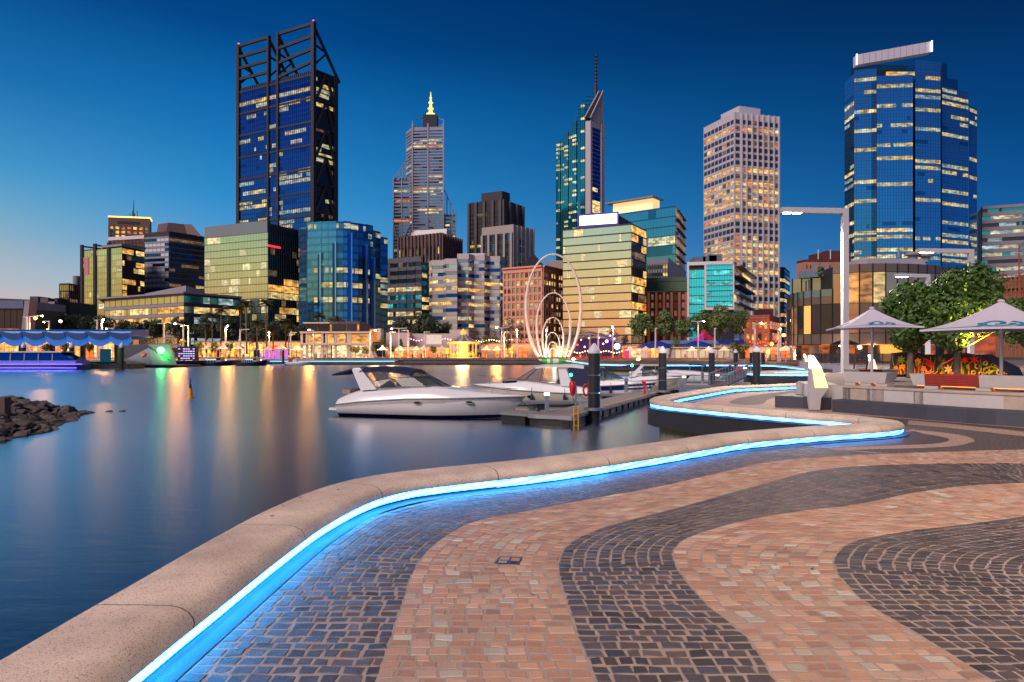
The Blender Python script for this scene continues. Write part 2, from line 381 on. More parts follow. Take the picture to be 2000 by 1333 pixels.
def sett_band(L, Rr, ncol, nm, split=4.6):
 n = len(L); K = 14
 Lc, Rc = catmull([Vector(p) for p in L[:n]], K), catmull([Vector(p) for p in Rr[:n]], K)
 m = min(len(Lc), len(Rc)); out = []
 rn = random.Random(len(nm) * 7 + ncol)
 def put(q, gap):
  ww = max(.03, (q[0] - q[1]).length); g = gap / ww
  q = [q[0].lerp(q[1], g), q[1].lerp(q[0], g), q[2].lerp(q[3], g), q[3].lerp(q[2], g)]
  q = [p + Vector((rn.gauss(0, .0045), rn.gauss(0, .0045))) for p in q]
  c = (q[0] + q[1] + q[2] + q[3]) / 4
  if c.y < 3.3: return
  px = 1000 + c.x * FPX / c.y
  if px < -200 or px > 2750: return
  out.append((c.y, q, rn.uniform(-.002, .004)))
 edges = [j / ncol for j in range(ncol + 1)]
 for j in range(ncol):
  s0, s1 = edges[j], edges[j + 1]
  mid = [Lc[i].lerp(Rc[i], (s0 + s1) / 2) for i in range(m)]
  cum = [0.0]
  for a, b in zip(mid[:-1], mid[1:]): cum.append(cum[-1] + (b - a).length)
  pos = rn.uniform(0, .1); k = 0
  s_i = int(split * K); pos += cum[s_i] - .05
  def pt(s, dist):
   nonlocal k
   i = 0
   lo, hi = 0, m - 1
   while hi - lo > 1:
    q = (lo + hi) // 2
    if cum[q] <= dist: lo = q
    else: hi = q
   t = (dist - cum[lo]) / max(1e-6, cum[lo + 1] - cum[lo])
   return Lc[lo].lerp(Rc[lo], s).lerp(Lc[lo + 1].lerp(Rc[lo + 1], s), t)
  while pos < cum[-1] - .16:
   l = rn.uniform(.088, .142); a0, a1 = pos + .008, pos + l - .008; pos += l
   put([pt(s0, a0), pt(s1, a0), pt(s1, a1), pt(s0, a1)], .0082)
 mid = [Lc[i].lerp(Rc[i], .5) for i in range(int(split * K) + 1)]; cum = [0.0]
 for a, b in zip(mid[:-1], mid[1:]): cum.append(cum[-1] + (b - a).length)
 def rung(dist, s):
  i = 0
  while i < len(cum) - 2 and cum[i + 1] < dist: i += 1
  t = (dist - cum[i]) / max(1e-6, cum[i + 1] - cum[i])
  return Lc[i].lerp(Rc[i], s).lerp(Lc[i + 1].lerp(Rc[i + 1], s), t)
 pos = 0.0
 while pos < cum[-1] - .02:
  h = rn.uniform(.10, .128); w = (rung(pos, 0) - rung(pos, 1)).length; cut = [0.0]
  while True:
   nx = cut[-1] + rn.uniform(.095, .165) / w
   if nx > 1 - .06 / w: break
   cut.append(nx)
  cut.append(1.0); wob = [rn.gauss(0, .006) for _ in cut]
  for j in range(len(cut) - 1):
   e = rn.uniform(0, .006)
   put([rung(pos + .009 + wob[j] + e, cut[j]), rung(pos + .009 + wob[j + 1] + e, cut[j + 1]), rung(pos + h - .009 + wob[j + 1], cut[j + 1]), rung(pos + h - .009 + wob[j], cut[j])], .009)
  pos += h
 return out
def sett_mesh(bm_, q, z, m, off_=(0, 0)):
 c = (q[0] + q[1] + q[2] + q[3]) / 4
 e = [c + (p - c) * (1 - .007 / max(.02, (p - c).length)) for p in q]
 A = (q[1] - q[0]).x * (q[3] - q[0]).y - (q[1] - q[0]).y * (q[3] - q[0]).x
 if A < 0: q = q[::-1]; e = e[::-1]
 t = R.uniform(-.02, .02); u = R.uniform(-.02, .02)
 def hz(p): return z + (p - c).x * t + (p - c).y * u
 v = [(p.x - off_[0], p.y - off_[1], -.03) for p in q] + [(p.x - off_[0], p.y - off_[1], hz(p) - .006) for p in q] + [(p.x - off_[0], p.y - off_[1], hz(p)) for p in e]
 f = [(0, 1, 5, 4), (1, 2, 6, 5), (2, 3, 7, 6), (3, 0, 4, 7), (4, 5, 9, 8), (5, 6, 10, 9), (6, 7, 11, 10), (7, 4, 8, 11), (8, 9, 10, 11)]
 bm_.add(v, f, m)
def smear(L, Rr, m):       # grout bed under a band
 b = MB(); n = min(len(L), len(Rr)); a, c = catmull([Vector(p) for p in L[:n]], 8), catmull([Vector(p) for p in Rr[:n]], 8)
 for i in range(min(len(a), len(c)) - 1):
  p = [a[i], c[i], c[i + 1], a[i + 1]]
  b.add([(v.x, v.y, -.003) for v in p], [(0, 1, 2, 3)], m)
 return b
bed = MB()
def lay(L, Rr, ncol, nm, m):
 n = min(len(L), len(Rr)); s = smear(L[:n], Rr[:n], M_grout); bed.add(s.v, s.f, M_grout)
 return [(d, q, z, nm, m) for d, q, z in sett_band(L[:n], Rr[:n], ncol, nm)]
setts = lay(gL, gA, 10, 'dark_sett', M_dset) + lay(gB, gC, 9, 'dark_sett', M_dset) + lay(gD, gE, 15, 'dark_sett', M_dset)
psetts = lay(gA, gB, 11, 'pink_sett', M_pset) + lay(gC, gD, 11, 'pink_sett', M_pset)
bed.build('grout_bed', quay_floor, kind='stuff')
for lst, far in ((setts, 'dark_setts'), (psetts, 'pink_setts')):
 lst.sort(key=lambda s: s[0]); rest = MB()
 nin = [s for s in lst if s[0] > 4.05]; pre = [s for s in lst if s[0] <= 4.05]
 for i, (d, q, z, nm, m) in enumerate(nin):
  if i < 300:
   c = (q[0] + q[1] + q[2] + q[3]) / 4; b = MB(); sett_mesh(b, q, z, m, (c.x, c.y))
   o = bpy.data.objects.new(nm, b.mesh(nm)); COL.objects.link(o); o.parent = quay_floor; o.location = (c.x, c.y, 0)
  else: sett_mesh(rest, q, z, m)
 for (d, q, z, nm, m) in pre: sett_mesh(rest, q, z, m)
 rest.build(far, quay_floor, kind='stuff')
def sheet(pts, z, m, name, k=6):
 P = catmull([gr(*p) for p in pts], k, True)
 b = MB(); b.cap([(p.x, p.y, z) for p in P], m); return b.build(name, quay_floor)
M_slab = mat('smooth_dark_slab', rgb(82, 66, 66), .45, var=.12, vs_=2)
sheet([(1500, 886), (1600, 879), (1740, 875), (1850, 871), (1896, 863), (1902, 857), (1880, 849), (1830, 842), (1785, 838), (1800, 832), (1740, 846), (1600, 860)], -.024, M_fpink, 'pink_band')
sheet([(1560, 875), (1640, 872), (1740, 868), (1820, 865), (1853, 859), (1844, 853), (1804, 846), (1782, 841), (1740, 846), (1600, 862)], -.018, M_slab, 'smooth_slab')
b_ = MB(); b_.cap([(*gr(*p), -.022) for p in [(1772, 828), (1850, 834), (2000, 851), (2300, 880), (2300, 868), (2000, 842), (1850, 826), (1775, 820)]], M_fpink); b_.build('pink_band', quay_floor)
b_ = MB(); b_.cap([(*p, -.024) for p in [(9.6, 19.2), (6.9, 22.6), (6.4, 25.2), (7.6, 28.0), (9.4, 31.0), (11.9, 34.6), (14.6, 36.2), (20, 38.6), (21, 30), (12, 24.5), (10.6, 20)]], M_fpink); b_.build('pink_band', quay_floor)
sheet([(1425, 786), (1440, 778), (1480, 771), (1540, 764), (1600, 760), (1600, 767), (1530, 774), (1500, 780), (1490, 788), (1455, 790)], -.018, M_fdark, 'dark_band')
b_ = MB(); b_.cap([(*gr(*p), -.022) for p in [(1480, 800), (1560, 801), (1700, 812), (2000, 835), (2300, 860), (2300, 850), (2000, 829), (1700, 805), (1560, 796)]], M_fpink); b_.build('pink_band', quay_floor)
# ================================================================ the lit parapet
def coping_mat():
 m = bpy.data.materials.new('exposed_aggregate'); m.use_nodes = True; nt = m.node_tree; N, L = nt.nodes, nt.links; b = N['Principled BSDF']
 g = N.new('ShaderNodeNewGeometry')
 v = N.new('ShaderNodeTexVoronoi'); v.inputs['Scale'].default_value = 150; L.new(g.outputs['Position'], v.inputs['Vector'])
 r = N.new('ShaderNodeValToRGB'); e = r.color_ramp.elements
 e[0].position = 0; e[0].color = (*rgb(104, 80, 68), 1); e[1].position = .17; e[1].color = (*rgb(150, 122, 106), 1)
 for p, c in ((.22, (216, 192, 172)), (.7, (220, 197, 178)), (.86, (196, 168, 146)), (.94, (234, 220, 204))):
  q = e.new(p); q.color = (*rgb(*c), 1)
 L.new(v.outputs['Color'], r.inputs[0])
 n = N.new('ShaderNodeTexNoise'); n.inputs['Scale'].default_value = 1.7; n.inputs['Detail'].default_value = 6; L.new(g.outputs['Position'], n.inputs['Vector'])
 mr = N.new('ShaderNodeMapRange'); mr.inputs[1].default_value = .3; mr.inputs[2].default_value = .7; mr.inputs[3].default_value = .72; mr.inputs[4].default_value = 1.14; L.new(n.outputs['Fac'], mr.inputs[0])
 s = N.new('ShaderNodeVectorMath'); s.operation = 'SCALE'; L.new(r.outputs[0], s.inputs[0]); L.new(mr.outputs[0], s.inputs['Scale']); L.new(s.outputs[0], b.inputs['Base Color'])
 b.inputs['Roughness'].default_value = .62
 bp = N.new('ShaderNodeBump'); bp.inputs['Strength'].default_value = .15; bp.inputs['Distance'].default_value = .004; L.new(v.outputs['Distance'], bp.inputs['Height']); L.new(bp.outputs[0], b.inputs['Normal'])
 return m
M_cope = coping_mat()
def led_mat(nm, c0, c1, es):
 m = bpy.data.materials.new(nm); m.use_nodes = True; nt = m.node_tree; N, L = nt.nodes, nt.links; b = N['Principled BSDF']
 b.inputs['Base Color'].default_value = (.6, .8, .85, 1); b.inputs['Roughness'].default_value = .3
 g = N.new('ShaderNodeUVMap')
 w = N.new('ShaderNodeTexWave'); w.inputs['Scale'].default_value = .9; w.inputs['Distortion'].default_value = 2.2; w.inputs['Detail'].default_value = 1; w.wave_type = 'BANDS'; w.bands_direction = 'DIAGONAL'
 L.new(g.outputs[0], w.inputs['Vector'])
 r = N.new('ShaderNodeValToRGB'); e = r.color_ramp.elements
 e[0].color = (*c0, 1); e[1].color = (*c1, 1); e[1].position = .85
 L.new(w.outputs['Fac'], r.inputs[0]); L.new(r.outputs[0], b.inputs['Emission Color']); b.inputs['Emission Strength'].default_value = es
 m.cycles.emission_sampling = 'FRONT_BACK'; return m
M_leds = [led_mat('bright_blue_light_strip', (.010 - .0015 * k, .27 - .036 * k, .80 - .07 * k), (.016 + .004 * k, .36, .95), 58 * .80 ** k) for k in range(6)]; M_led2 = led_mat('blue_light_strip', (.0, .075, .34), (.04, .33, .95), 15)
M_channel = mat('steel_channel', (.05, .05, .055), .4, metal=.6)
parapet = thing('wavy_parapet', 'pale aggregate parapet winding along the water with a blue light strip', 'parapet', (PTH[60].x, PTH[60].y, 0))
HCOPE = .28
PROF = [(.36, .12), (.37, .15), (.37, .225), (.355, .255), (.32, .277), (.27, .283), (0, .286), (-.2, .284), (-.27, .272), (-.325, .245), (-.358, .205), (-.37, .165), (-.362, .125)]   # water side to land side
def strip_obj(name, idx, prof, m, closed=True, smooth=50, uv=False, cap=True):
 b = MB(); rings = []
 for i in idx: rings.append([(*(PTH[i] + NRM[i] * o), z) for o, z in prof])
 b.loft(rings, m, closed, cap and closed)
 o = b.build(name, parapet, smooth=smooth)
 if uv:
  me = o.data; ul = me.uv_layers.new(name='UVMap'); n = len(prof)
  for lp in me.loops:
   r, j = divmod(lp.vertex_index, n); ul.data[lp.index].uv = (CUM[idx[r]] * .95, j * .33)
 return o
SEG = 2.05; i0 = 0; NS = len(PTH)
JOINTS = [0]; 
for i in range(NS):
 if CUM[i] - CUM[JOINTS[-1]] >= SEG * (1 if CUM[i] < 62 else 2): JOINTS.append(i)
for a, b2 in zip(JOINTS[:-1], JOINTS[1:]):
 far = PTH[a].y > 45
 st = 2 if not far else 4
 idx = list(range(a, b2, st)); 
 if idx[-1] != b2: idx.append(b2)
 P0, P1 = PTH[idx[0]].copy(), PTH[idx[-1]].copy()
 t0 = (PTH[idx[0] + 1] - PTH[idx[0]]).normalized() * .008; t1 = (PTH[idx[-1]] - PTH[idx[-1] - 1]).normalized() * .008
 PTH[idx[0]] = P0 + t0; PTH[idx[-1]] = P1 - t1
 strip_obj('coping_stone', idx, PROF, M_cope, True, 40)
 PTH[idx[0]] = P0; PTH[idx[-1]] = P1
 strip_obj('light_strip', idx, [(-.30, .12), (-.332, .10), (-.342, .07), (-.328, .04)] if CUM[a] < 14 else [(-.30, .128), (-.335, .10), (-.347, .065), (-.325, .026)], M_leds[int(max(0, min(5, (CUM[a] - 9) / 2.05)))] if CUM[a] < 21.3 else M_led2, False, 60, True)
 if PTH[b2].y > 17.2:
  strip_obj('light_strip', idx, [(.325, .028), (.345, .065), (.335, .10), (.30, .128)], M_led2, False, 60, True)
idx = list(range(0, NS, 3))
M_jfill = mat('joint_dark_fill', (.05, .045, .04), .9)  # added dark fill: blocks strip light in the gaps and darkens the groove
for k in JOINTS[1:-1]:
 b = MB(); tt_ = (PTH[k + 1] - PTH[k - 1]).normalized() * .016
 b.loft([[(*(PTH[k] + tt_ * e + NRM[k] * o * .994), z - .002 if z > .2 else z) for o, z in PROF] for e in (-1, 1)], M_jfill, True, True); b.build('joint_dark_fill', parapet)
strip_obj('parapet_base', idx, [(.29, .118), (.29, -.02), (-.285, -.02), (-.285, .118)], M_channel, True, 30)
strip_obj('parapet_ledge', idx, [(.46, .0), (.46, -.05), (-.30, -.05), (-.30, .0)], M_fascia, True, 30)
strip_obj('fascia', idx, [(.44, -.055), (.44, -.62), (.40, -.62), (.40, -.055)], M_fascia, True, 30)
strip_obj('lattice_wall', idx, [(.02, -.5), (.02, -1.6), (-.1, -1.6), (-.1, -.5)], M_lattice, True, 30)
M_margin = mat('concrete_margin', rgb(70, 70, 74), .7, var=.5, vs_=2.2, detail=9, bump=.4, bs=60)
b_ = MB(); rings = [[(*(PTH[i] - NRM[i] * .30), -.002), (*(PTH[i] - NRM[i] * (KERB - .012)), -.002)] for i in range(0, 260, 2)]
b_.loft([r[::-1] for r in rings], M_margin, False); b_.build('concrete_margin', quay_floor)
for i in range(40, 230, 7):
 p = PTH[i] - NRM[i] * .352; b_ = MB(); b_.lathe([(.007, 0), (.009, .004), (.009, .014), (.004, .018)], (p.x, p.y, .117), M_channel, 8); b_.build('fixing_bolt', parapet)
M_cover = mat('steel_cover', (.10, .105, .12), .4, metal=.7, var=.2, vs_=30)
c0 = [gr(*p) for p in [(966, 1102), (1014, 1104), (1020, 1090), (976, 1088)]]
b_ = MB(); fr = MB()
def lerp2(a, b, t): return a + (b - a) * t
def quad_ring(q, w, z0, z1, m):
 for k in range(4):
  a, b = q[k], q[(k + 1) % 4]; c = sum(q, Vector((0, 0))) / 4
  ai, bi = lerp2(a, c, w), lerp2(b, c, w)
  fr.hexa([(*a, z0), (*b, z0), (*bi, z0), (*ai, z0), (*a, z1), (*b, z1), (*bi, z1), (*ai, z1)], m)
quad_ring(c0, .12, -.01, .007, M_cover)
u, v = (c0[1] - c0[0]), (c0[3] - c0[0])
def cp(s, t): return c0[0] + u * s + v * t
def plate(s0, s1, t0, t1, z, m): fr.hexa([(*cp(s0, t0), -.01), (*cp(s1, t0), -.01), (*cp(s1, t1), -.01), (*cp(s0, t1), -.01), (*cp(s0, t0), z), (*cp(s1, t0), z), (*cp(s1, t1), z), (*cp(s0, t1), z)], m)
plate(.06, .94, .06, .42, .0065, M_cover); plate(.47, .53, .42, .94, .0065, M_cover)
plate(.06, .47, .42, .94, .004, M_pset); plate(.53, .94, .42, .94, .004, M_pset)
M_white = mat('white_letter', (.7, .7, .7), .6)
for s in (.12, .24, .36): plate(s, s + .07, .16, .32, .0075, M_white)
plate(.62, .84, .18, .28, .0074, mat('slot_black', (.01, .01, .01), .6))
cov = fr.build('service_cover'); tag(cov, 'small steel inspection cover set into the pink paving', 'inspection cover')
M_dry = mat('dry_leaf', rgb(92, 56, 36), .8, var=.3, vs_=30)
rn = random.Random(12)
for px, py, z in ((1040, 1162, .01), (918, 1124, .01), (780, 1072, .01), (1172, 977, .01), (1080, 1002, .01), (1412, 1056, .01), (1534, 1073, .01), (1586, 1112, .01), (1130, 1140, .01), (880, 958, .01), (1210, 1206, .01), (313, 1112, .29), (531, 1008, .29), (552, 987, .29), (586, 972, .29), (660, 957, .29), (702, 1048, .0), (1626, 1004, .01)):
 p = gr(px, py, z); a = rn.uniform(0, 6.28); l = rn.uniform(.018, .034); b = MB(); c, s = math.cos(a), math.sin(a)
 b.add([(p.x + (u * c - v * s) * l, p.y + (u * s + v * c) * l, z + w) for u, v, w in ((-1, 0, .004), (0, -.45, .0), (1, 0, .008), (0, .45, .002))], [(0, 1, 2), (0, 2, 3)], M_dry); o = b.build('dry_leaf'); tag(o, 'small dry brown leaf lying on the ' + ('kerb' if z > .1 else 'paving'), 'leaf', 'fallen leaves on the ' + ('kerb' if z > .1 else 'paving'))
# ================================================================ buildings: library
M = {}
def glass(name, col, rough=.06, metal=.85, wob=.02, **k):
 return mat(name, col, rough, metal=metal, var=.12, vs_=.08, bump=wob, bs=.25, **k)
def lit(name, col, es, sc=.28, base=(.03, .03, .03)):
 return mat(name, base, .12, emit=col, es=es, lit=sc, spec=.5)
L_YEL = lit('lit_office_yellow', rgb(255, 218, 140), .80)
L_PAL = lit('lit_office_pale', rgb(236, 232, 186), .66)
L_WRM = lit('lit_office_warm', rgb(255, 186, 92), 1.0)
L_ORG = lit('lit_office_orange', rgb(255, 140, 60), .75)
L_DIM = lit('lit_office_dim', rgb(220, 170, 120), .20)
L_COOL = lit('lit_office_cool', rgb(196, 228, 230), .50)
L_TEAL = lit('lit_office_teal', rgb(60, 220, 226), .55, .25)
C_CONC = mat('grey_concrete', rgb(138, 136, 146), .8, var=.12, vs_=.2)
C_DARK = mat('dark_frame', rgb(44, 46, 56), .5, metal=.3, var=.15, vs_=.3)
C_WHITE = mat('white_cladding', rgb(206, 204, 208), .6, var=.06, vs_=.2)
C_BROWN = mat('brown_cladding', rgb(92, 72, 70), .6, var=.12, vs_=.3)
C_BLACK = mat('black_metal', (.012, .013, .016), .45, var=.2, vs_=1)
def runs(n, rn, choose):
 """split n bays into runs, each with one material"""
 out = []; i = 0
 while i < n:
  k = min(n - i, rn.choice((1, 2, 2, 3, 4, 5, 6))); out.append((i, i + k, choose(rn))); i += k
 return out
def pick(*w):
 """weighted choice of materials"""
 ms, ws = [a for a, _ in w], [b for _, b in w]
 return lambda rn: rn.choices(ms, ws)[0]
class Bld:
 def __init__(s, name, label, cor, d0, base=-.1, back=None, cat='building', deep=26, zt=None):
  """cor: (px, y of the roof edge) of the corners seen from the camera, d0 the distance of the first"""
  y0 = cor[0][1]; s.ztop = zat(y0, d0) if zt is None else zt; s.pts = []
  for px, y in cor:
   d = d0 * (HY - y0) / (HY - y); s.pts.append(Vector((xat(px, d), d)))
  s.base = base; s.rn = random.Random(hash_(name + label))
  a, b = s.pts[0], s.pts[-1]
  c = sum(s.pts, Vector((0, 0))) / len(s.pts)
  s.poly = list(s.pts) + [behind(b, deep), behind(a, deep)] if back is None else list(s.pts) + [Vector(q) for q in back]
  s.root = thing(name, label, cat, (c.x, c.y, base)); s.np = 0; s.nb = 0; s.rest = MB(); s.mull = MB(); s.trim = MB()
 def body(s, m, z1=None, z0=None, poly=None, name='wall', mtop=None):
  b = MB(); b.prism([tuple(p) for p in (poly or s.poly)], s.base if z0 is None else z0, s.ztop if z1 is None else z1, m, mtop)
  return b.build(name, s.root)
 def edge(s, i):
  a, b = (s.pts[i], s.pts[i + 1]) if isinstance(i, int) else (Vector(i[0]), Vector(i[1]))
  t = (b - a); w = t.length; t = t / w; n = Vector((t.y, -t.x))      # outward when corners run left to right
  return a, b, t, n, w
 def panes(s, i, nf, nb, z0, z1, floors, glassm, sill=.28, head=.04, side=.0, ind=True, proud=.05, run=True, name='window', bays=None):
  """windows of one face; floors(f, rn) gives the chooser of that floor"""
  a, b, t, n, w = s.edge(i); fh = (z1 - z0) / nf; bw = w / nb; rz = math.atan2(t.y, t.x)
  for f in range(nf):
   ch = floors(f, s.rn)
   lst = runs(nb, s.rn, ch) if run else [(j, j + 1, ch(s.rn)) for j in range(nb)]
   za, zb = z0 + (f + sill) * fh, z0 + (f + 1 - head) * fh
   for j0, j1, m in lst:
    u0, u1 = j0 * bw + side, j1 * bw - side
    p = a + t * u0 + n * proud
    if ind and s.np < 300:
     inst(unit_quad(m or glassm, name), name, s.root, (p.x, p.y, za), rz, (u1 - u0, 1, zb - za)); s.np += 1
    else:
     q = a + t * u1 + n * proud
     s.rest.quad((p.x, p.y, za), (q.x, q.y, za), (q.x, q.y, zb), (p.x, p.y, zb), m or glassm)
 def bands(s, i, nf, z0, z1, m, h=.28, proud=.25, ind=True, at_=0.0, name='floor_band', top=True):
  a, b, t, n, w = s.edge(i); fh = (z1 - z0) / nf; rz = math.atan2(t.y, t.x)
  for f in range(nf + (1 if top else 0)):
   z = z0 + (f + at_) * fh; hh = h * fh
   if f == nf: z, hh = z1 - .02 * fh, min(hh, .3 * fh)
   if ind and s.nb < 300:
    inst(unit_box(m, name), name, s.root, (a.x, a.y, z), rz, (w, proud, hh)); s.nb += 1
   else:
    s.slab(s.trim, a, t, n, 0, w, -.1, proud, z, z + hh, m)
 def slab(s, mb, a, t, n, u0, u1, p0, p1, z0, z1, m):
  q = [a + t * u0 + n * p1, a + t * u1 + n * p1, a + t * u1 + n * p0, a + t * u0 + n * p0]
  mb.hexa([(v.x, v.y, z0) for v in q] + [(v.x, v.y, z1) for v in q], m)
 def piers(s, i, nb, z0, z1, m, w=.4, proud=.3, ind=False, name='pier', ends=True, skip=1):
  a, b, t, n, W = s.edge(i); bw = W / nb
  for j in range(0, nb + 1, skip):
   if not ends and j in (0, nb): continue
   u = min(max(j * bw, w / 2), W - w / 2)
   if ind:
    mb = MB(); s.slab(mb, a, t, n, u - w / 2, u + w / 2, -.1, proud, z0, z1, m); mb.build(name, s.root)
   else: s.slab(s.mull, a, t, n, u - w / 2, u + w / 2, -.1, proud, z0, z1, m)
 def done(s):
  s.rest.build('window_panes', s.root, kind='stuff'); s.mull.build('mullions', s.root, kind='stuff'); s.trim.build('trim_bands', s.root, kind='stuff')
  return s.root
def hash_(t):
 h = 0
 for c in t: h = (h * 131 + ord(c)) % 1000003
 return h
def mostly(p_on, on, off_):
 """a floor is lit with chance p_on"""
 return lambda f, rn: on if rn.random() < p_on else off_
# ================================================================ towers
G_NAVY = glass('navy_glass', (.012, .13, .50), .08)
G_NAVY2 = glass('navy_glass_deep', (.008, .08, .34), .08)
G_BLUE = glass('blue_glass', (.07, .34, .62), .06)
G_BLUE2 = glass('blue_glass_deep', (.03, .17, .36), .06)
G_TEAL = glass('teal_glass', (.06, .42, .46), .08)
G_GREEN = glass('green_glass', (.50, .66, .48), .07)
G_PALE = glass('pale_green_glass', (.66, .80, .62), .12, wob=.01)
G_GOLD = glass('golden_glass', (.84, .86, .76), .10, wob=.01)
G_DARK = glass('dark_glass', (.05, .06, .08), .08, metal=.6)
G_GREY = glass('grey_glass', (.30, .38, .48), .08)
G_SKYLIT = glass('sky_lit_blue_glass', (.12, .46, .95), .06)
G_CYAN = glass('cyan_glass', (.05, .60, .66), .08)
def navy_tower():
 t = Bld('office_tower', 'tallest navy glass tower with an open dark steel crown', [(466, 174), (612, 137), (657, 155)], 500, deep=45)
 A, B, Cc = t.pts; zt = t.ztop
 t.body(C_DARK)
 tt = (B - A) / (B - A).length; n = Vector((tt.y, -tt.x)); W = (B - A).length
 u = [0, .42, .55, 1.0]                              # two wide bays with a narrow one between
 nf = 44; z0 = 40; fh = (zt - z0) / nf
 for k in range(3):
  a, b = A + tt * W * (u[k] + .012), A + tt * W * (u[k + 1] - .012)
  nb = (15, 6, 17)[k]
  def fl(f, rn, k=k):
   if f == nf - 3: return pick((L_YEL, 5), (L_PAL, 3))
   p = rn.random()
   if p < .30: return pick((L_PAL, 3), (L_YEL, 2), (G_NAVY, 2), (L_COOL, 1))
   if p < .5: return pick((G_NAVY, 7), (L_PAL, 1), (G_NAVY2, 1))
   return pick((G_NAVY, 12), (G_NAVY2, 1.5), (L_COOL, .15))
  t.panes((a, b), nf, nb, z0, zt - fh, fl, G_NAVY, sill=.12, head=.1, ind=True, proud=.12)
  t.piers((a, b), nb, z0, zt, G_NAVY2, w=.35, proud=.25)
  t.bands((a, b), 9, z0 + 2 * fh, zt - fh, C_DARK, h=.09, proud=.5)
 for uu in u:
  mb = MB(); x = A + tt * W * uu; top = zt + (0 if uu in (.42,) else 0)
  hgt = {0: zat(88, A.y), .42: zat(70, (A + tt * W * .42).y), .55: zat(64, (A + tt * W * .55).y), 1.0: zat(43, B.y)}[uu]
  w = 1.7 if uu in (.42, .55) else 2.8
  t.slab(mb, x, tt, n, -w / 2, w / 2, -1.4, 1.2, t.base, hgt, C_DARK); mb.build('mast_post', t.root)
 back = Vector((-n.x, -n.y)) * 26
 for (ua, ub) in ((0, .42), (.55, 1.0)):
  pa, pb = A + tt * W * ua, A + tt * W * ub
  ha, hb = {0: 88, .55: 64}[ua], {.42: 70, 1.0: 43}[ub]
  for k in range(4):
   ya, yb = ha + (174 - 8 - ha) * k / 3.6, hb + ((158 if ub < 1 else 137) - 6 - hb) * k / 3.6
   mb = MB(); mb.bar((pa.x, pa.y, zat(ya + 3, pa.y)), (pb.x, pb.y, zat(yb + 3, pb.y)), 1.4, 1.9, C_DARK); mb.build('crown_beam', t.root)
  for p, h in ((pa, ha), (pb, hb)):
   mb = MB(); q = p + back; mb.bar((p.x, p.y, zat(h + 6, p.y)), (q.x, q.y, zt), 1.5, 1.6, C_DARK)
   m2 = p + back * .5; mb.bar((p.x, p.y, zt + 18), (m2.x, m2.y, (zat(h, p.y) + zt) / 2), 1.1, 1.1, C_DARK)
   mb.bar((p.x, p.y, zt + 3), (m2.x, m2.y, (zat(h, p.y) + zt) / 2), 1.1, 1.1, C_DARK); mb.build('crown_brace', t.root)
 n2 = t.edge(1)[3]; t2 = t.edge(1)[2]; w2 = t.edge(1)[4]
 t.panes(1, nf, 6, z0, zt - fh, lambda f, rn: pick((L_PAL, 3), (L_YEL, 2), (G_DARK, 2)) if (f == nf - 3 or rn.random() < .34) else pick((G_DARK, 8), (L_DIM, .5)), G_DARK, sill=.15, head=.1, side=.1, proud=.1)
 nz = 8
 for k in range(nz):
  za, zb = z0 + (zt - z0) * k / nz, z0 + (zt - z0) * (k + 1) / nz; zm = (za + zb) / 2
  def P(uu, z): q = B + t2 * w2 * uu + n2 * 1.2; return (q.x, q.y, z)
  for a_, b_ in ((P(.08, za), P(.5, zb)), (P(.5, zb), P(.85, za))):
   mb = MB(); mb.bar(a_, b_, 1.6, 1.6, C_DARK); mb.build('brace', t.root)
  mb = MB(); mb.bar(P(.04, zb), P(.9, zb), .9, 1.1, C_DARK); mb.build('brace_beam', t.root)
 mb = MB(); t.slab(mb, B, t2, n2, w2 * .84, w2, -.5, 2, t.base, zt + 1, C_DARK); mb.build('mast_post', t.root)
 M_red = mat('red_beacon', (.3, .02, .02), .4, emit=(1, .05, .12), es=6)
 for p, h in ((A, 86), (B, 41)):
  mb = MB(); mb.lathe([(.05, 0), (.55, .2), (.6, .8), (.3, 1.2), (.05, 1.3)], (p.x, p.y, zat(h + 2, p.y)), M_red, 8); mb.build('beacon', t.root)
 t.done()
navy_tower()
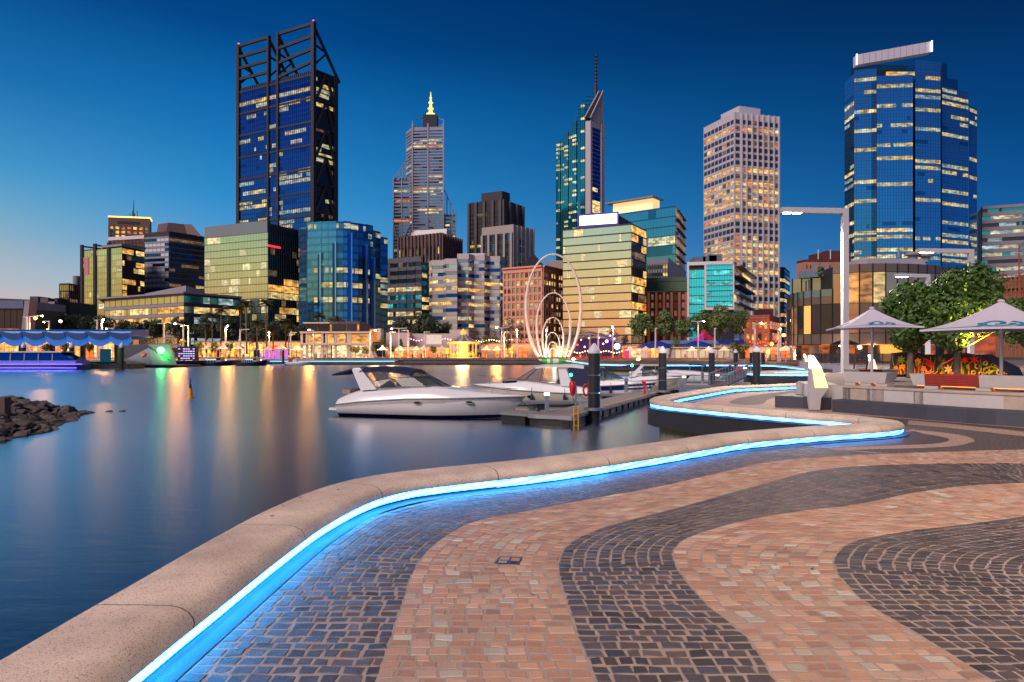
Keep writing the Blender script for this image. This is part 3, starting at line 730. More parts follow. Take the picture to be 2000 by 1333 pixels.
def spire_tower():
 m = mat('pale_pink_granite', rgb(140, 142, 158), .55, var=.1, vs_=.1)
 t = Bld('office_tower', 'stepped grey pink tower carrying a golden floodlit spire', [(793.4, 258), (804.4, 249.5), (867.6, 247.7)], 620, deep=30)
 zt = t.ztop; t.body(m)
 nf = 52; z0 = 60
 fl = lambda f, rn: pick((L_YEL, 3), (L_ORG, 1), (G_GREY, 2), (L_PAL, 2)) if (rn.random() < .22 or f in (48, 46)) else pick((G_GREY, 7), (G_DARK, 2), (L_PAL, .25))
 for i, nb in ((0, 3), (1, 12)):
  t.panes(i, nf, nb, z0, zt - 3, fl, G_GREY, sill=.5, head=.02, ind=True, proud=.1)
  t.bands(i, nf, z0, zt - 3, m, h=.46, proud=.35, ind=(i == 1))
 a, b, tt, n, W = t.edge(1)
 t.piers(1, 2, t.base, zt + 3, m, w=1.3, proud=.9, ind=True)
 mb = MB(); c = a + tt * W * .5 - n * 12
 sq = lambda r: [(c.x - r, c.y - r), (c.x + r, c.y - r), (c.x + r, c.y + r), (c.x - r, c.y + r)]
 mb.prism(sq(6.3), zt, zat(229, 620), C_DARK); mb.build('crown', t.root)
 mb = MB(); mb.lathe([(6, 0), (5, 1.2), (3, 2.6), (1.6, 3)], (c.x, c.y, zat(229, 620)), mat('crown_light', (.8, .7, .4), .5, emit=rgb(255, 226, 120), es=2.2), 12); mb.build('crown_light', t.root)
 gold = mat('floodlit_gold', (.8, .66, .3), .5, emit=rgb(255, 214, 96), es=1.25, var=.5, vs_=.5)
 mb = MB(); zb = zat(226, 620); H = zat(181, 620) - zb
 for k, (r0, r1, a0, a1) in enumerate(((2.6, 1.4, 0, .25), (1.7, 1.0, .25, .5), (1.3, .7, .5, .72), (.7, .2, .72, 1))):
  mb.lathe([(r0, a0 * H), (r1, a1 * H)], (c.x, c.y, zb), gold, 8); mb.lathe([(r0 * 1.6, a0 * H + .2), (r0 * 1.6, a0 * H + .9)], (c.x, c.y, zb), gold, 8)
 mb.build('spire', t.root)
 mb = MB()
 for dx in (-1, 1):
  q = a + tt * (W * (.5 + .48 * dx)); 
  mb.bar((q.x, q.y, zt), (q.x, q.y, zt + 6), .7, .7, m); mb.bar((q.x, q.y, zt + 6), (c.x + dx * 5, c.y, zat(231, 620)), .6, .6, m); mb.bar((q.x, q.y, zt + 1), (c.x + dx * 5, c.y, zt + 6), .5, .5, m)
 mb.build('crown_frame', t.root)
 for cor, d, nb, nfl in (([(767.5, 348), (802, 345)], 612, 6, 36), ([(867.5, 419.5), (891, 421)], 612, 4, 22)):
  P = [Vector((xat(px, d), d)) for px, _ in cor]; z1 = zat(cor[0][1], d)
  poly = P + [behind(P[1], 22), behind(P[0], 22)]
  t.body(m, z1, poly=poly, name='shoulder')
  t.panes((P[0], P[1]), nfl, nb, 50, z1 - 2, fl, G_GREY, sill=.45, head=.02)
  t.bands((P[0], P[1]), nfl, 50, z1 - 2, m, h=.42, proud=.3, ind=False)
  t.piers((P[0], P[1]), 2, t.base, z1 + 1, m, w=1.0, proud=.7, ind=True)
 mb = MB()
 for (x0, y0, x1, y1) in ((769, 350, 800, 303), (780, 350, 780, 335), (786, 350, 786, 325), (792, 350, 792, 316), (868, 372, 890, 421), (873, 421, 873, 386), (879, 421, 879, 398), (885, 421, 885, 411), (768, 440, 781, 482), (801, 440, 781, 482)):
  mb.bar(at(x0, y0, 611), at(x1, y1, 611), .8, .8, C_CONC)
 mb.build('truss', t.root); t.done()
spire_tower()
def slant_tower():
 m = mat('white_grey_panel', rgb(170, 166, 178), .55, var=.06, vs_=.1)
 t = Bld('office_tower', 'slender teal glass tower with slanted top and tall mast', [(1087, 274), (1142, 232), (1148, 230), (1179, 232)], 640, zt=zat(274, 640), deep=40)
 d = 640; P = [Vector((xat(px, dd), dd)) for px, dd in ((1087, 652), (1143, 634), (1153.5, 632), (1179, 648))]
 t.pts = P; back = [behind(P[3], 30), behind(P[0], 30)]
 steps = [(1087, 274), (1096, 266), (1104, 256), (1112, 247), (1120, 238), (1128, 229), (1136, 220), (1145, 208), (1151, 198), (1159, 190)]
 a, b, tt, n, W = t.edge(0); z0 = 60
 lastu = 0
 nbay = 10
 tops = [zat(y, 640) for _, y in steps]
 for k in range(7):
  u0, u1 = W * k / 7, W * (k + 1) / 7
  p, q = a + tt * u0, a + tt * u1; zt = tops[k + (1 if k > 5 else 0)]
  poly = [p, q, behind(q, 34), behind(p, 34)]
  t.body(G_TEAL, zt, poly=poly, name='glass_bay')
  sh = n * (.0 if k % 2 else .8)
  nf = int((zt - z0) / 3.9)
  fl = lambda f, rn: pick((L_YEL, 1), (L_PAL, 1.3)) if rn.random() < (.36 if k in (0, 2, 4, 6) else .2) else pick((G_TEAL, 6), (L_COOL, .4))
  t.panes((p + sh, q + sh), nf, 2, z0, zt - .4, fl, G_TEAL, sill=.42, head=.04, run=False, proud=.12)
  t.bands((p + sh, q + sh), nf, z0, zt - .4, G_TEAL, h=.40, proud=.10, ind=False)
  t.piers((p + sh, q + sh), 2, z0, zt, glass('teal_mullion', (.02, .13, .17)), w=.25, proud=.2)
 for k in range(7, 10):          # stepped top behind the slanted blade
  x0, y0 = steps[k - 1]; x1, _ = steps[k]
  dd = 636 + 3 * (k - 7); poly = [Vector((xat(x0 - 8, dd), dd)), Vector((xat(x1 + 3, dd), dd)), Vector((xat(x1 + 3, dd), 672)), Vector((xat(x0 - 8, dd), 672))]
  t.body(G_TEAL, zat(steps[k][1], dd), poly=poly, name='glass_bay'); t.bands((poly[0], poly[1]), 6, zat(steps[k][1] + 44, dd), zat(steps[k][1], dd), MATS['teal_mullion'], h=.12, proud=.2)
 mb = MB(); S = [P[1], P[2], behind(P[2], 26), behind(P[1], 26)]
 mb.prism([tuple(v) for v in S], t.base, zat(236, 632), m); mb.build('spine', t.root)
 E = [P[2] + Vector((.2, .3)), P[3], behind(P[3], 24), behind(P[2], 24)]
 mb = MB(); mb.prism([tuple(v) for v in E], t.base, zat(242, 640), m); mb.build('end_wall', t.root)
 a, b, tt, n, W = t.edge(2)
 pa, pb = a + tt * W * .12, a + tt * W * .72
 fl2 = lambda f, rn: pick((L_YEL, 2), (G_NAVY2, 3)) if rn.random() < .3 else pick((G_NAVY2, 9), (L_DIM, .5))
 t.panes((pa, pb), 38, 3, z0, zat(252, 640), fl2, G_NAVY2, sill=.1, head=.05, side=.15, proud=.25)
 mb = MB(); t.slab(mb, a, tt, n, W * .76, W * .99, -.2, 1.2, t.base, zat(240, 640), m); mb.build('frame_pier', t.root)
 f0, f1, f2, f3 = at(1142, 230, 633), at(1178, 178, 646), at(1179, 262, 646), at(1153, 232, 632)
 def thick(q, dy, mm, nm):
  b2 = MB(); k = len(q); vs = [tuple(v) for v in q] + [(v.x, v.y + dy, v.z) for v in q]
  b2.add(vs, [tuple(range(k)), tuple(range(2 * k - 1, k - 1, -1))] + [(i, i + k, (i + 1) % k + k, (i + 1) % k) for i in range(k)], mm); return b2.build(nm, t.root, rec=True)
 thick([at(1153, 236, 633.6), at(1179, 262, 647.6), at(1178, 178, 647.6)], 10, m, 'blade')
 thick([at(1142, 230, 633), at(1153, 230, 632), at(1178, 178, 646.4), at(1170, 180, 646.4)], 3, glass('louvre_glass', (.10, .08, .10), .3), 'sloping_louvre')
 mb = MB()
 for k in range(9):
  s0 = k / 9; p = at(1153, 236, 632.4).lerp(at(1179, 262, 646.4), s0 + .06); q = at(1153, 232, 632.4).lerp(at(1178, 180, 646.4), s0 + .06)
  mb.bar(p, q, .5, .4, C_CONC)
 for e in ((at(1142, 230, 632), at(1170, 179, 645.5)), (at(1153, 231, 631.4), at(1178, 178, 645.5))): mb.bar(*e, 1.0, 1.0, m)
 mb.build('blade_rib', t.root)
 mb = MB(); p = at(1163, 184, 650)
 mb.tube([at(1163, 190, 650), at(1163.3, 165, 650)], 1.5, C_DARK, 8); mb.tube([at(1163.3, 165, 650), at(1164, 128, 650)], [1.1, .7], C_DARK, 8); mb.tube([at(1164, 128, 650), at(1164, 105, 650)], [.8, .3], C_DARK, 8)
 for y in range(112, 180, 7): mb.lathe([(1.6, 0), (1.6, .8)], tuple(at(1163.6, y, 650)), C_DARK, 6)
 mb.build('mast', t.root); t.done()
slant_tower()
def grid_tower():
 m = mat('white_precast', rgb(188, 186, 198), .7, var=.08, vs_=.3)
 t = Bld('office_tower', 'white precast tower with a grid of square amber lit windows', [(1374.6, 250), (1434.5, 219), (1446.7, 220.5), (1521.5, 228.6)], 520, deep=38)
 t.body(m); zt = t.ztop; z0 = 4; fh = 4.85; nf = int((zt - 5 - z0) / fh); z1 = zt - 5; z0 = z1 - nf * fh
 seq = {}
 for f in range(nf):
  k = t.rn.random(); seq[f] = 0 if k < .34 else (1 if k < .5 else 2)
 for f, v in ((nf - 1, 0), (nf - 2, 2), (nf - 3, 0), (nf - 4, 1), (nf - 5, 0), (nf - 6, 0)): seq[f] = v
 G_W = glass('charcoal_window', (.07, .08, .12), .12, metal=.5)
 def fl(f, rn):
  return [pick((G_W, 14), (L_DIM, 1)), pick((L_DIM, 4), (L_ORG, 2), (G_W, 3), (L_YEL, 1)), pick((L_WRM, 6), (L_YEL, 3), (L_ORG, 1), (L_DIM, .8))][seq[f]]
 for i, nb in ((2, 7), (0, 8), (1, 1)):
  t.panes(i, nf, nb, z0, z1, fl, G_W, sill=.36, head=.06, side=(.42 if i == 2 else (.25 if i == 0 else .9)), run=False, proud=.1)
  w = t.edge(i)[4] / nb
  t.bands(i, nf, z0, z1, m, h=.30, proud=(.35 if i == 2 else .15), ind=(i != 1))
  t.piers(i, nb, t.base, zt, m, w=(.95 if i == 2 else .6), proud=(1.1 if i == 2 else .22), ind=True)
 cor = [(1408, 224.6), (1444, 207), (1485, 213)]
 d = 530; P = [Vector((xat(px, d * (HY - 207) / (HY - y)), d * (HY - 207) / (HY - y))) for px, y in cor]
 b = MB(); b.prism([tuple(v) for v in P + [behind(P[2], 16), behind(P[0], 16)]], zt - 1, zat(207, d), m); b.build('plant_room', t.root)
 t.done()
grid_tower()
def blue_tower():
 t = Bld('office_tower', 'broad stepped blue glass tower with a pale blank sign on its roof', [(1650, 154), (1662, 131), (1839, 97.5), (1849, 124)], 430, deep=50)
 d = 430
 vols = [  # px0, d0, px1, d1, y top, bays
  (1650, 446, 1671, 430, 154, 4), (1665.5, 427, 1712, 424, 146, 9), (1712, 419, 1783, 417, 150, 13), (1787, 420, 1837, 423, 122, 10), (1839.5, 430, 1891, 440, 176, 9), (1893, 446, 1907.6, 452, 212, 4)]
 vols[1] = (1668, 427, 1712, 424, 138, 9)
 hi = [(1662, 449, 1839, 449, 131, 0), (1840, 444, 1850, 446, 124, 0), (1840, 443, 1871, 448, 154, 0)]
 z0 = 6
 for px0, d0, px1, d1, y, nb in vols:
  a, b = Vector((xat(px0, d0), d0)), Vector((xat(px1, d1), d1)); zt = zat(y, (d0 + d1) / 2)
  poly = [a, b, behind(b, 40), behind(a, 40)]
  t.body(G_BLUE2, zt, poly=poly, name='glass_bay')
  nf = int((zt - z0) / 3.95)
  def fl(f, rn):
   k = (f * 7919 + 13) % 97 / 97.
   p = rn.random()
   if k < .50 and p < .70: return pick((L_YEL, 3), (L_PAL, 4), (G_BLUE, 1.2), (L_COOL, .4))
   if p < .12: return pick((L_PAL, 1), (G_BLUE, 4))
   return pick((G_BLUE, 18), (G_BLUE2, 1), (L_COOL, .12))
  t.panes((a, b), nf, nb, z0, zt - .5, fl, G_BLUE, sill=.42, head=.03, proud=.1)
  gm = MB()
  tt, n = t.edge((a, b))[2:4]
  t.bands((a, b), nf, z0, zt - .5, G_BLUE, h=.40, proud=.12, ind=True)
  t.piers((a, b), nb, z0, zt, C_DARK, w=.14, proud=.16)
  s0 = [b, b + Vector((.02 * b.y, 14))]
 for px0, d0, px1, d1, y, _ in hi:
  a, b = Vector((xat(px0, d0), d0)), Vector((xat(px1, d1), d1)); zt = zat(y, (d0 + d1) / 2)
  t.body(G_BLUE2, zt if y != 131 else zat(112, 437), poly=[a, b, behind(b, 25), behind(a, 25)], name='glass_bay')
  if y == 131:
   t.panes((a, b), 1, 16, zat(131, 437), zat(122, 437), lambda f, rn: pick((L_DIM, 1), (G_DARK, 3)), G_DARK, sill=.2, head=.2)
   t.panes((a + (b - a) * .3, a + (b - a) * .62), 1, 12, zat(146, 437), zat(137, 437), lambda f, rn: pick((L_YEL, 1), (L_WRM, 1)), G_DARK, proud=9.5, sill=.1)
 sg = mat('blank_sign_panel', rgb(176, 174, 186), .6, var=.05, vs_=.4, emit=rgb(170, 170, 190), es=.12)
 mb = MB(); a, b = at(1674, 112, 434), at(1819, 96, 434)
 q = [at(1674, 127, 434), at(1819, 102, 434), at(1819, 81, 434), at(1674, 107, 434)]
 vs = [tuple(v) for v in q] + [(v.x, v.y + 5, v.z) for v in q]
 mb.add(vs, [(0, 1, 2, 3), (7, 6, 5, 4)] + [(i, i + 4, (i + 1) % 4 + 4, (i + 1) % 4) for i in range(4)], sg); mb.build('roof_sign', t.root, rec=True)
 mb = MB()
 wl = mat('white_edge_light', (.8, .8, .8), .5, emit=(1, .96, .95), es=2.2)
 for x, y0, y1 in ((1673.5, 127, 106), (1820, 101, 80)): mb.bar(at(x, y0, 433), at(x, y1, 433), .7, .7, wl)
 mb.build('sign_edge_light', t.root)
 mb = MB(); 
 for k in range(1, 12):
  x = 1674 + 145 * k / 12; yt, yb = 107 - 26 * k / 12, 127 - 25 * k / 12; mb.bar(at(x, yb, 433.9), at(x, yt, 433.9), .12, .2, C_CONC)
 mb.build('sign_joint', t.root); t.done()
blue_tower()
def dark_tower():
 m = mat('bronze_cladding', rgb(78, 70, 74), .5, var=.12, vs_=.2)
 t = Bld('office_tower', 'dark brown office tower with tall piers and a black plant room', [(914.6, 397.5), (980.6, 388.5), (1021.7, 403.5)], 520, deep=30)
 t.body(C_DARK); zt = t.ztop
 G_B = glass('bronze_glass', (.06, .055, .06), .12, metal=.6)
 fl = lambda f, rn: pick((L_WRM, 2), (L_YEL, 2), (G_B, 2)) if rn.random() < .42 and f < 25 else pick((G_B, 8), (L_DIM, 1))
 for i, nb in ((0, 18), (1, 15)):
  t.panes(i, 29, nb, 10, zt - 9, fl, G_B, sill=.35, head=.05, proud=.1)
  t.bands(i, 29, 10, zt - 9, C_DARK, h=.32, proud=.3)
  t.piers(i, 4 if i == 0 else 3, t.base, zt - .5, m, w=2.0, proud=1.5, ind=True)
  t.piers(i, nb, 10, zt - 9, m, w=.25, proud=.35)
 P = [at(px, 380, 528) for px in (940, 981, 996)]
 mb = MB(); q = [Vector((p.x, p.y)) for p in P]; q[1].y -= 8
 mb.prism([tuple(v) for v in q + [behind(q[2], 20), behind(q[0], 20)]], zt - 1, zat(378, 528), C_DARK); mb.build('plant_room', t.root)
 t.done()
dark_tower()
# ================================================================ mid-rise buildings
def curtain(name, label, cor, d0, glassm, choosers, nf, nbs, z0=6, top=1.0, bandm=None, band=(.14, .2), sill=.16, mull=(.12, .15), bodym=None, deep=26, mullm=None, indp=True, **k):
 t = Bld(name, label, cor, d0, deep=deep, **k); t.body(bodym or C_DARK); zt = t.ztop
 for i, nb in enumerate(nbs):
  gm = glassm[i] if isinstance(glassm, (list, tuple)) else glassm
  ch = choosers[i] if isinstance(choosers, (list, tuple)) else choosers
  t.panes(i, nf, nb, z0, zt - top, ch, gm, sill=sill, head=.02, proud=.08, ind=indp)
  if bandm: t.bands(i, nf, z0, zt - top, bandm[i] if isinstance(bandm, (list, tuple)) else bandm, h=band[0], proud=band[1])
  if mull: t.piers(i, nb, z0, zt - top, mullm or C_DARK, w=mull[0], proud=mull[1])
 return t
t = curtain('office_block', 'small dark glass block beside a pale round silo tower', [(116, 554), (135, 553.4), (155, 557.5)], 430, [G_GREEN, G_DARK], [lambda f, rn: pick((G_GREEN, 4), (L_DIM, 1)), lambda f, rn: pick((G_DARK, 4), (L_YEL, 1), (L_DIM, 1))], 9, (5, 5), bandm=C_DARK, mull=(.3, .3))
b_ = MB(); c = at(149.5, 560, 455); b_.lathe([(2.2, -20), (2.2, zat(540, 455) - c.z), (2.0, zat(539.6, 455) - c.z)], tuple(c), C_CONC, 20); b_.build('stair_drum', t.root); t.done()
t = curtain('office_block', 'green glass office block with three dark fins rising past its roof', [(157, 489.5), (238.6, 481.6), (282, 490)], 400, [G_GREEN, G_DARK],
 [lambda f, rn: pick((G_GREEN, 9), (G_PALE, 2), (L_PAL, .6)), lambda f, rn: pick((L_YEL, 2.4), (L_WRM, 1), (G_DARK, 2)) if rn.random() < .5 else pick((G_DARK, 5), (G_TEAL, 1), (L_DIM, 1))], 16, (22, 10), bandm=[G_GREEN, C_DARK], band=(.12, .12), mull=(.1, .12))
a, b, tt, n, W = t.edge(0)
for px, yt in ((161, 479), (187, 476.5), (214, 474.5)):
 mb = MB(); u = (px - 157) / (238.6 - 157) * W; t.slab(mb, a, tt, n, u - 1.1, u + 1.1, -.3, .7, t.base, zat(yt, (a + tt * u).y), C_DARK); mb.build('fin', t.root)
 mb = MB(); p = a + tt * u; mb.bar((p.x, p.y, zat(yt, p.y) - .8), (p.x + 9, p.y + 3, zat(yt, p.y) - 1.8), 2.0, .8, C_DARK); mb.build('roof_louvre', t.root)
mb = MB(); t.slab(mb, a, tt, n, W * .10, W * .21, 0, .25, zat(538, a.y), zat(505, a.y), mat('pink_banner', rgb(196, 120, 128), .6)); mb.build('banner', t.root)
mb = MB(); t.slab(mb, a, tt, n, W * .55, W * 1.03, -14, 1.2, t.ztop, t.ztop + 1.3, C_CONC); mb.build('roof_slab', t.root); t.done()
t = Bld('office_tower', 'brown office tower outlined by a golden roof light with an aerial', [(211.6, 424), (292.6, 427), (296, 433)], 560, deep=24); t.body(C_BROWN); zt = t.ztop
for i, nb in ((0, 7),):
 t.panes(i, 12, nb, zt - 50, zt - 7.5, lambda f, rn: pick((L_ORG, 3), (L_WRM, 2), (G_DARK, 1.5)) if f > 5 else pick((L_ORG, 1), (G_DARK, 3)), G_DARK, sill=.35, head=.05, side=.9, run=False)
 t.bands(i, 12, zt - 50, zt - 7.5, C_BROWN, h=.3, proud=.4); t.piers(i, nb, t.base, zt - 7.5, C_BROWN, w=1.4, proud=.5, ind=True)
mb = MB(); a, b, tt, n, W = t.edge(0); gl = mat('golden_roof_light', (.8, .6, .3), .5, emit=rgb(255, 200, 90), es=2.4); t.slab(mb, a, tt, n, 0, W, -.2, .6, zt - .2, zt + .8, gl); a2, b2, t2, n2, w2 = t.edge(1); t.slab(mb, a2, t2, n2, 0, w2, -.2, .6, zt - .2, zt + .8, gl); mb.build('roof_light', t.root)
mb = MB(); t.slab(mb, a, tt, n, W * .22, W * .76, 0, .12, zt - 5.5, zt - 3.2, C_BLACK); mb.build('louvre_slot', t.root)
mb = MB(); p = at(261, 424, 572); mb.tube([p, at(261, 392, 572)], [.5, .15], C_DARK, 6)
for k in range(4): mb.bar((p.x - 3 + k * 2, p.y, p.z), (p.x - 3 + k * 2, p.y, p.z + 3 + (k % 2) * 2), .4, .4, C_DARK)
mb.build('aerial', t.root); t.done()
t = Bld('office_block', 'long rust brown block with a pale roof edge between two towers', [(213, 465), (283, 461)], 470, deep=20); t.body(C_BROWN)
t.panes(0, 3, 26, t.ztop - 12, t.ztop - 2, lambda f, rn: pick((L_ORG, 1), (C_BROWN, 3), (L_DIM, 2)), G_DARK, sill=.3, side=.1); t.bands(0, 1, t.ztop - 2, t.ztop + .6, C_WHITE, h=.9, proud=.8, top=False); t.piers(0, 26, t.ztop - 12, t.ztop - 2, C_BROWN, w=.5, proud=.4); t.done()
t = Bld('office_block', 'bronze banded office tower with a chamfered brown roof house', [(283, 455), (330, 452), (399, 462.5)], 430, deep=34); t.body(C_DARK); zt = t.ztop
G_SIL = glass('silver_glass', (.56, .62, .72), .4, metal=.3)
br = mat('bronze_band', rgb(112, 92, 86), .5, var=.1, vs_=.3)
t.panes(0, 17, 6, 20, zt - 4, lambda f, rn: pick((G_SIL, 3), (G_NAVY2, 1.4)), G_SIL, sill=.4, proud=.1); t.bands(0, 17, 20, zt - 4, C_CONC, h=.36, proud=.3)
t.panes(1, 17, 12, 20, zt - 4, lambda f, rn: pick((L_YEL, 2), (L_DIM, 2), (G_DARK, 2)) if (rn.random() < .2 or f == 16) else pick((G_DARK, 8), (L_DIM, .8), (G_NAVY2, 1)), G_DARK, sill=.4, proud=.1); t.bands(1, 17, 20, zt - 4, br, h=.3, proud=.4)
t.piers(0, 6, 20, zt - 4, C_DARK, w=.14, proud=.2); t.piers(1, 12, 20, zt - 4, C_DARK, w=.14, proud=.2)
mb = MB(); lo = [at(px, 455, 440) for px in (305, 335, 366, 394)]; hi = [at(px, 0, 446) for px in (309, 338, 360, 374)]
lo = [Vector((p.x, p.y)) for p in lo]; lo[1].y -= 8; hi = [Vector((p.x, p.y)) for p in hi]; hi[1].y -= 6
zz = zat(435, 440)
mb.loft([[(*p, zt - .5) for p in lo + [behind(lo[3], 25), behind(lo[0], 25)]], [(*p, zz) for p in hi + [behind(hi[3], 16), behind(hi[0], 16)]]], C_BROWN, True, True); mb.build('roof_house', t.root, rec=True); t.done()
t = Bld('office_block', 'low wide green glass building with a thin overhanging flat roof', [(204, 585.6), (360, 573.6), (466, 582.6)], 330, deep=30); t.body(C_DARK); zt = t.ztop
yl = pick((L_YEL, 3), (L_WRM, 1), (G_GREEN, 1.5))
t.panes(0, 5, 26, 4, zt - .8, lambda f, rn: pick((G_GREEN, 12), (G_PALE, 3)) if f == 4 else (yl if f in (3, 2) else pick((L_YEL, 1), (G_GREEN, 2), (G_DARK, 1))), G_GREEN, sill=.34); t.bands(0, 5, 4, zt - .8, C_CONC, h=.3, proud=.3)
t.panes(1, 5, 18, 4, zt - .8, lambda f, rn: pick((G_TEAL, 4), (L_COOL, 1), (G_DARK, 1)) if f == 4 else (yl if f == 3 else pick((G_TEAL, 2), (L_COOL, 1.5), (G_DARK, 2))), G_TEAL, sill=.34); t.bands(1, 5, 4, zt - .8, C_DARK, h=.3, proud=.3)
t.piers(0, 13, 4, zt - .8, C_DARK, w=.12, proud=.15)
b2 = MB(); P = [gr_ for gr_ in t.pts]; q = [P[0] + Vector((-2.5, -1.5)), P[1] + Vector((.5, -2)), P[2] + Vector((2, -1)), behind(P[2], 28), behind(P[0], 28)]
b2.prism([tuple(v) for v in q], zt, zt + .7, C_CONC, bottom=True); b2.build('roof', t.root)
q = [Vector((xat(px, d), d)) for px, d in ((283, 318), (363, 304), (400, 312))]
b2 = MB(); b2.prism([tuple(v) for v in q + [behind(q[2], 12), behind(q[0], 12)]], zt + .7, [zat(574, 318), zat(558, 304), zat(569, 312), zat(569, 312), zat(574, 318)], C_CONC, bottom=True); b2.build('plant_screen', t.root); t.done()
L_IN = lit('room_behind_frit', rgb(255, 226, 150), .55, .5, base=(.45, .52, .40)); cF = lambda f, rn: pick((G_PALE, 12), (L_IN, 1 + .35 * max(0, 10 - f))) 
cR = lambda f, rn: pick((L_WRM, 2), (L_YEL, 2.5), (G_DARK, 2)) if f < 10 and rn.random() < .75 else pick((G_DARK, 6), (L_DIM, 1))
t = curtain('office_block', 'pale green glass box office with fritted panels and warm rooms', [(400, 449), (523, 436), (583, 450)], 345, [G_PALE, G_DARK], [cF, cR], 16, (42, 14), z0=3, top=4.5, bandm=[glass('frit_line', (.26, .34, .28), .3), C_DARK], band=(.10, .25), sill=.10, mull=(.10, .18), mullm=glass('frit_mullion', (.42, .52, .40), .3))
a, b, tt, n, W = t.edge(0); frost = mat('frosted_fin', rgb(150, 166, 172), .4, var=.08)
for k in range(62):
 u = W * (k + .5) / 62; t.slab(t.trim, a, tt, n, u - .18, u + .18, -.1, .5, t.ztop - 4.3, t.ztop + 1.2, frost)
mb = MB(); t.slab(mb, a, tt, n, 0, W, -.3, .1, t.ztop - 4.4, t.ztop + .9, mat('frosted_screen', rgb(118, 140, 150), .4)); mb.build('roof_screen', t.root)
red = mat('red_sign_light', (.4, .02, .02), .4, emit=(1, .03, .05), es=1.6)
mb = MB(); a, b, tt, n, W = t.edge(1); t.slab(mb, a, tt, n, 0, W * .38, .1, .5, zat(482, a.y), zat(478, a.y), red); mb.build('red_sign', t.root); t.done()
t = Bld('office_block', 'curved blue glass office building with recessed dark bays', [(583, 445), (757.5, 466)], 334, zt=zat(441, 326), deep=24)
arc = []
for k in range(13):
 s = k / 12; px = 585 + (757 - 585) * s; d = 332 - 16 * math.sin(math.pi * min(1, s * 1.02)) + 10 * s; arc.append(Vector((xat(px, d), d)))
tops = [446, 437.5, 435, 435, 435, 435, 435, 437, 439.5, 442, 452, 464]
tops = [446, 436, 435, 434.5, 434, 434, 434, 437, 439, 441, 453, 465]
for k in range(12):
 a, b = arc[k], arc[k + 1]; dm = (a.y + b.y) / 2; zt = zat(tops[k], dm)
 rec = k in (3, 5, 7, 9)
 gm, gs = (G_SKYLIT, G_BLUE) if k < 5 else (G_BLUE, G_BLUE2)  # first bays: the reflected sky is put in as a brighter glass colour
 t.body(G_BLUE2, zt, poly=[a, b, behind(b, 30), behind(a, 30)], name='glass_bay')
 def fl(f, rn, k=k):
  kk = (f * 37 + 5) % 11
  if k >= 2 and kk in (1, 4, 7) and f < 15: return pick((L_PAL, 3), (L_YEL, 3), (gm, 1))
  if f >= 15 and kk % 2: return pick((L_PAL, 1.2), (gm, 2.2))
  return pick((gm, 14), (gs, 2), (L_COOL, .4))
 t.panes((a, b), 17, 6, 4, zt - .5, fl, gm, sill=.28, proud=.1, ind=True)
 t.bands((a, b), 17, 4, zt - .5, gs, h=.26, proud=.14, ind=True)
 t.piers((a, b), 6, 4, zt, C_DARK, w=.10, proud=.17)
 if k in (2, 4, 6, 8, 9):
  tt, n = t.edge((a, b))[2:4]; W = (b - a).length
  yy = {2: 498, 4: 476, 6: 458, 8: 480, 9: 505}[k]
  mb = MB(); t.slab(mb, a, tt, n, W * .55, W * .95, 0, .5, 4, zat(yy, dm), G_NAVY2); mb.build('recess', t.root)
  mb = MB(); t.slab(mb, a, tt, n, W * .95, W * 1.12, 0, 1.1, 4, zat(yy - 3, dm), glass('edge_glass', (.22, .5, .66), .1)); mb.build('edge_fin', t.root)
t.done()
t = Bld('office_block', 'brown ribbed office block with a white penthouse behind', [(778, 464), (862, 455), (901, 468)], 480, deep=24); t.body(C_BROWN); zt = t.ztop
for i, nb in ((0, 12), (1, 8)):
 t.panes(i, 8, nb, zt - 62, zt - 9, lambda f, rn: pick((G_DARK, 6), (L_DIM, 1), (L_YEL, .3)), G_DARK, sill=.25, side=.3, run=False); t.bands(i, 8, zt - 62, zt - 9, C_DARK, h=.2, proud=.15, ind=False)
 t.piers(i, nb, t.base, zt, C_BROWN, w=1.1, proud=1.2, ind=True)
mb = MB(); lo = [Vector((xat(px, d), d)) for px, d in ((803, 488), (872, 480), (884, 486))]
mb.loft([[(*p, zt - .2) for p in lo + [behind(lo[2], 16), behind(lo[0], 16)]], [(*p, zat(447, 482)) for p in [lo[0] + Vector((3, 2)), lo[1] + Vector((0, 2)), lo[2] + Vector((-3, 2)), behind(lo[2], 14), behind(lo[0], 14)]]], C_WHITE, True, True); mb.build('penthouse', t.root, rec=True); t.done()
def folded(name, label, px0, px1, ys, d, nz, nf, bandm, fl, glassm, zz0, fold=2.2, h=.45, right=None, bandind=True, piers=None):
 t = Bld(name, label, [(px0, ys[0]), (px1, ys[1])], d, deep=24); t.body(bandm if isinstance(bandm, bpy.types.Material) else C_CONC); zt = t.ztop
 a, b, tt, n, W = t.edge(0); P = []
 for k in range(nz * 2 + 1):
  P.append(a + tt * W * k / (nz * 2) + n * (.3 + (fold if k % 2 else 0)))
 for k in range(len(P) - 1):
  poly = [P[k], P[k + 1], behind(P[k + 1], 5), behind(P[k], 5)]
  t.panes((P[k], P[k + 1]), nf, 4, zz0, zt - 2.5, fl, glassm, sill=h, head=.02, proud=.2)
  t.bands((P[k], P[k + 1]), nf, zz0, zt - 2.5, bandm, h=h, proud=.5, ind=bandind)
  b2 = MB(); b2.prism([tuple(v) for v in poly], t.base, zt - .3, C_DARK); b2.build('bay', t.root)
  t.slab(t.trim, P[k], (P[k + 1] - P[k]).normalized(), n, 0, (P[k + 1] - P[k]).length, -.5, .55, zt - 2.4, zt + .4, bandm)
  if piers: t.piers((P[k], P[k + 1]), 4, zz0, zt - 2.5, C_DARK, w=.15, proud=.3)
 return t
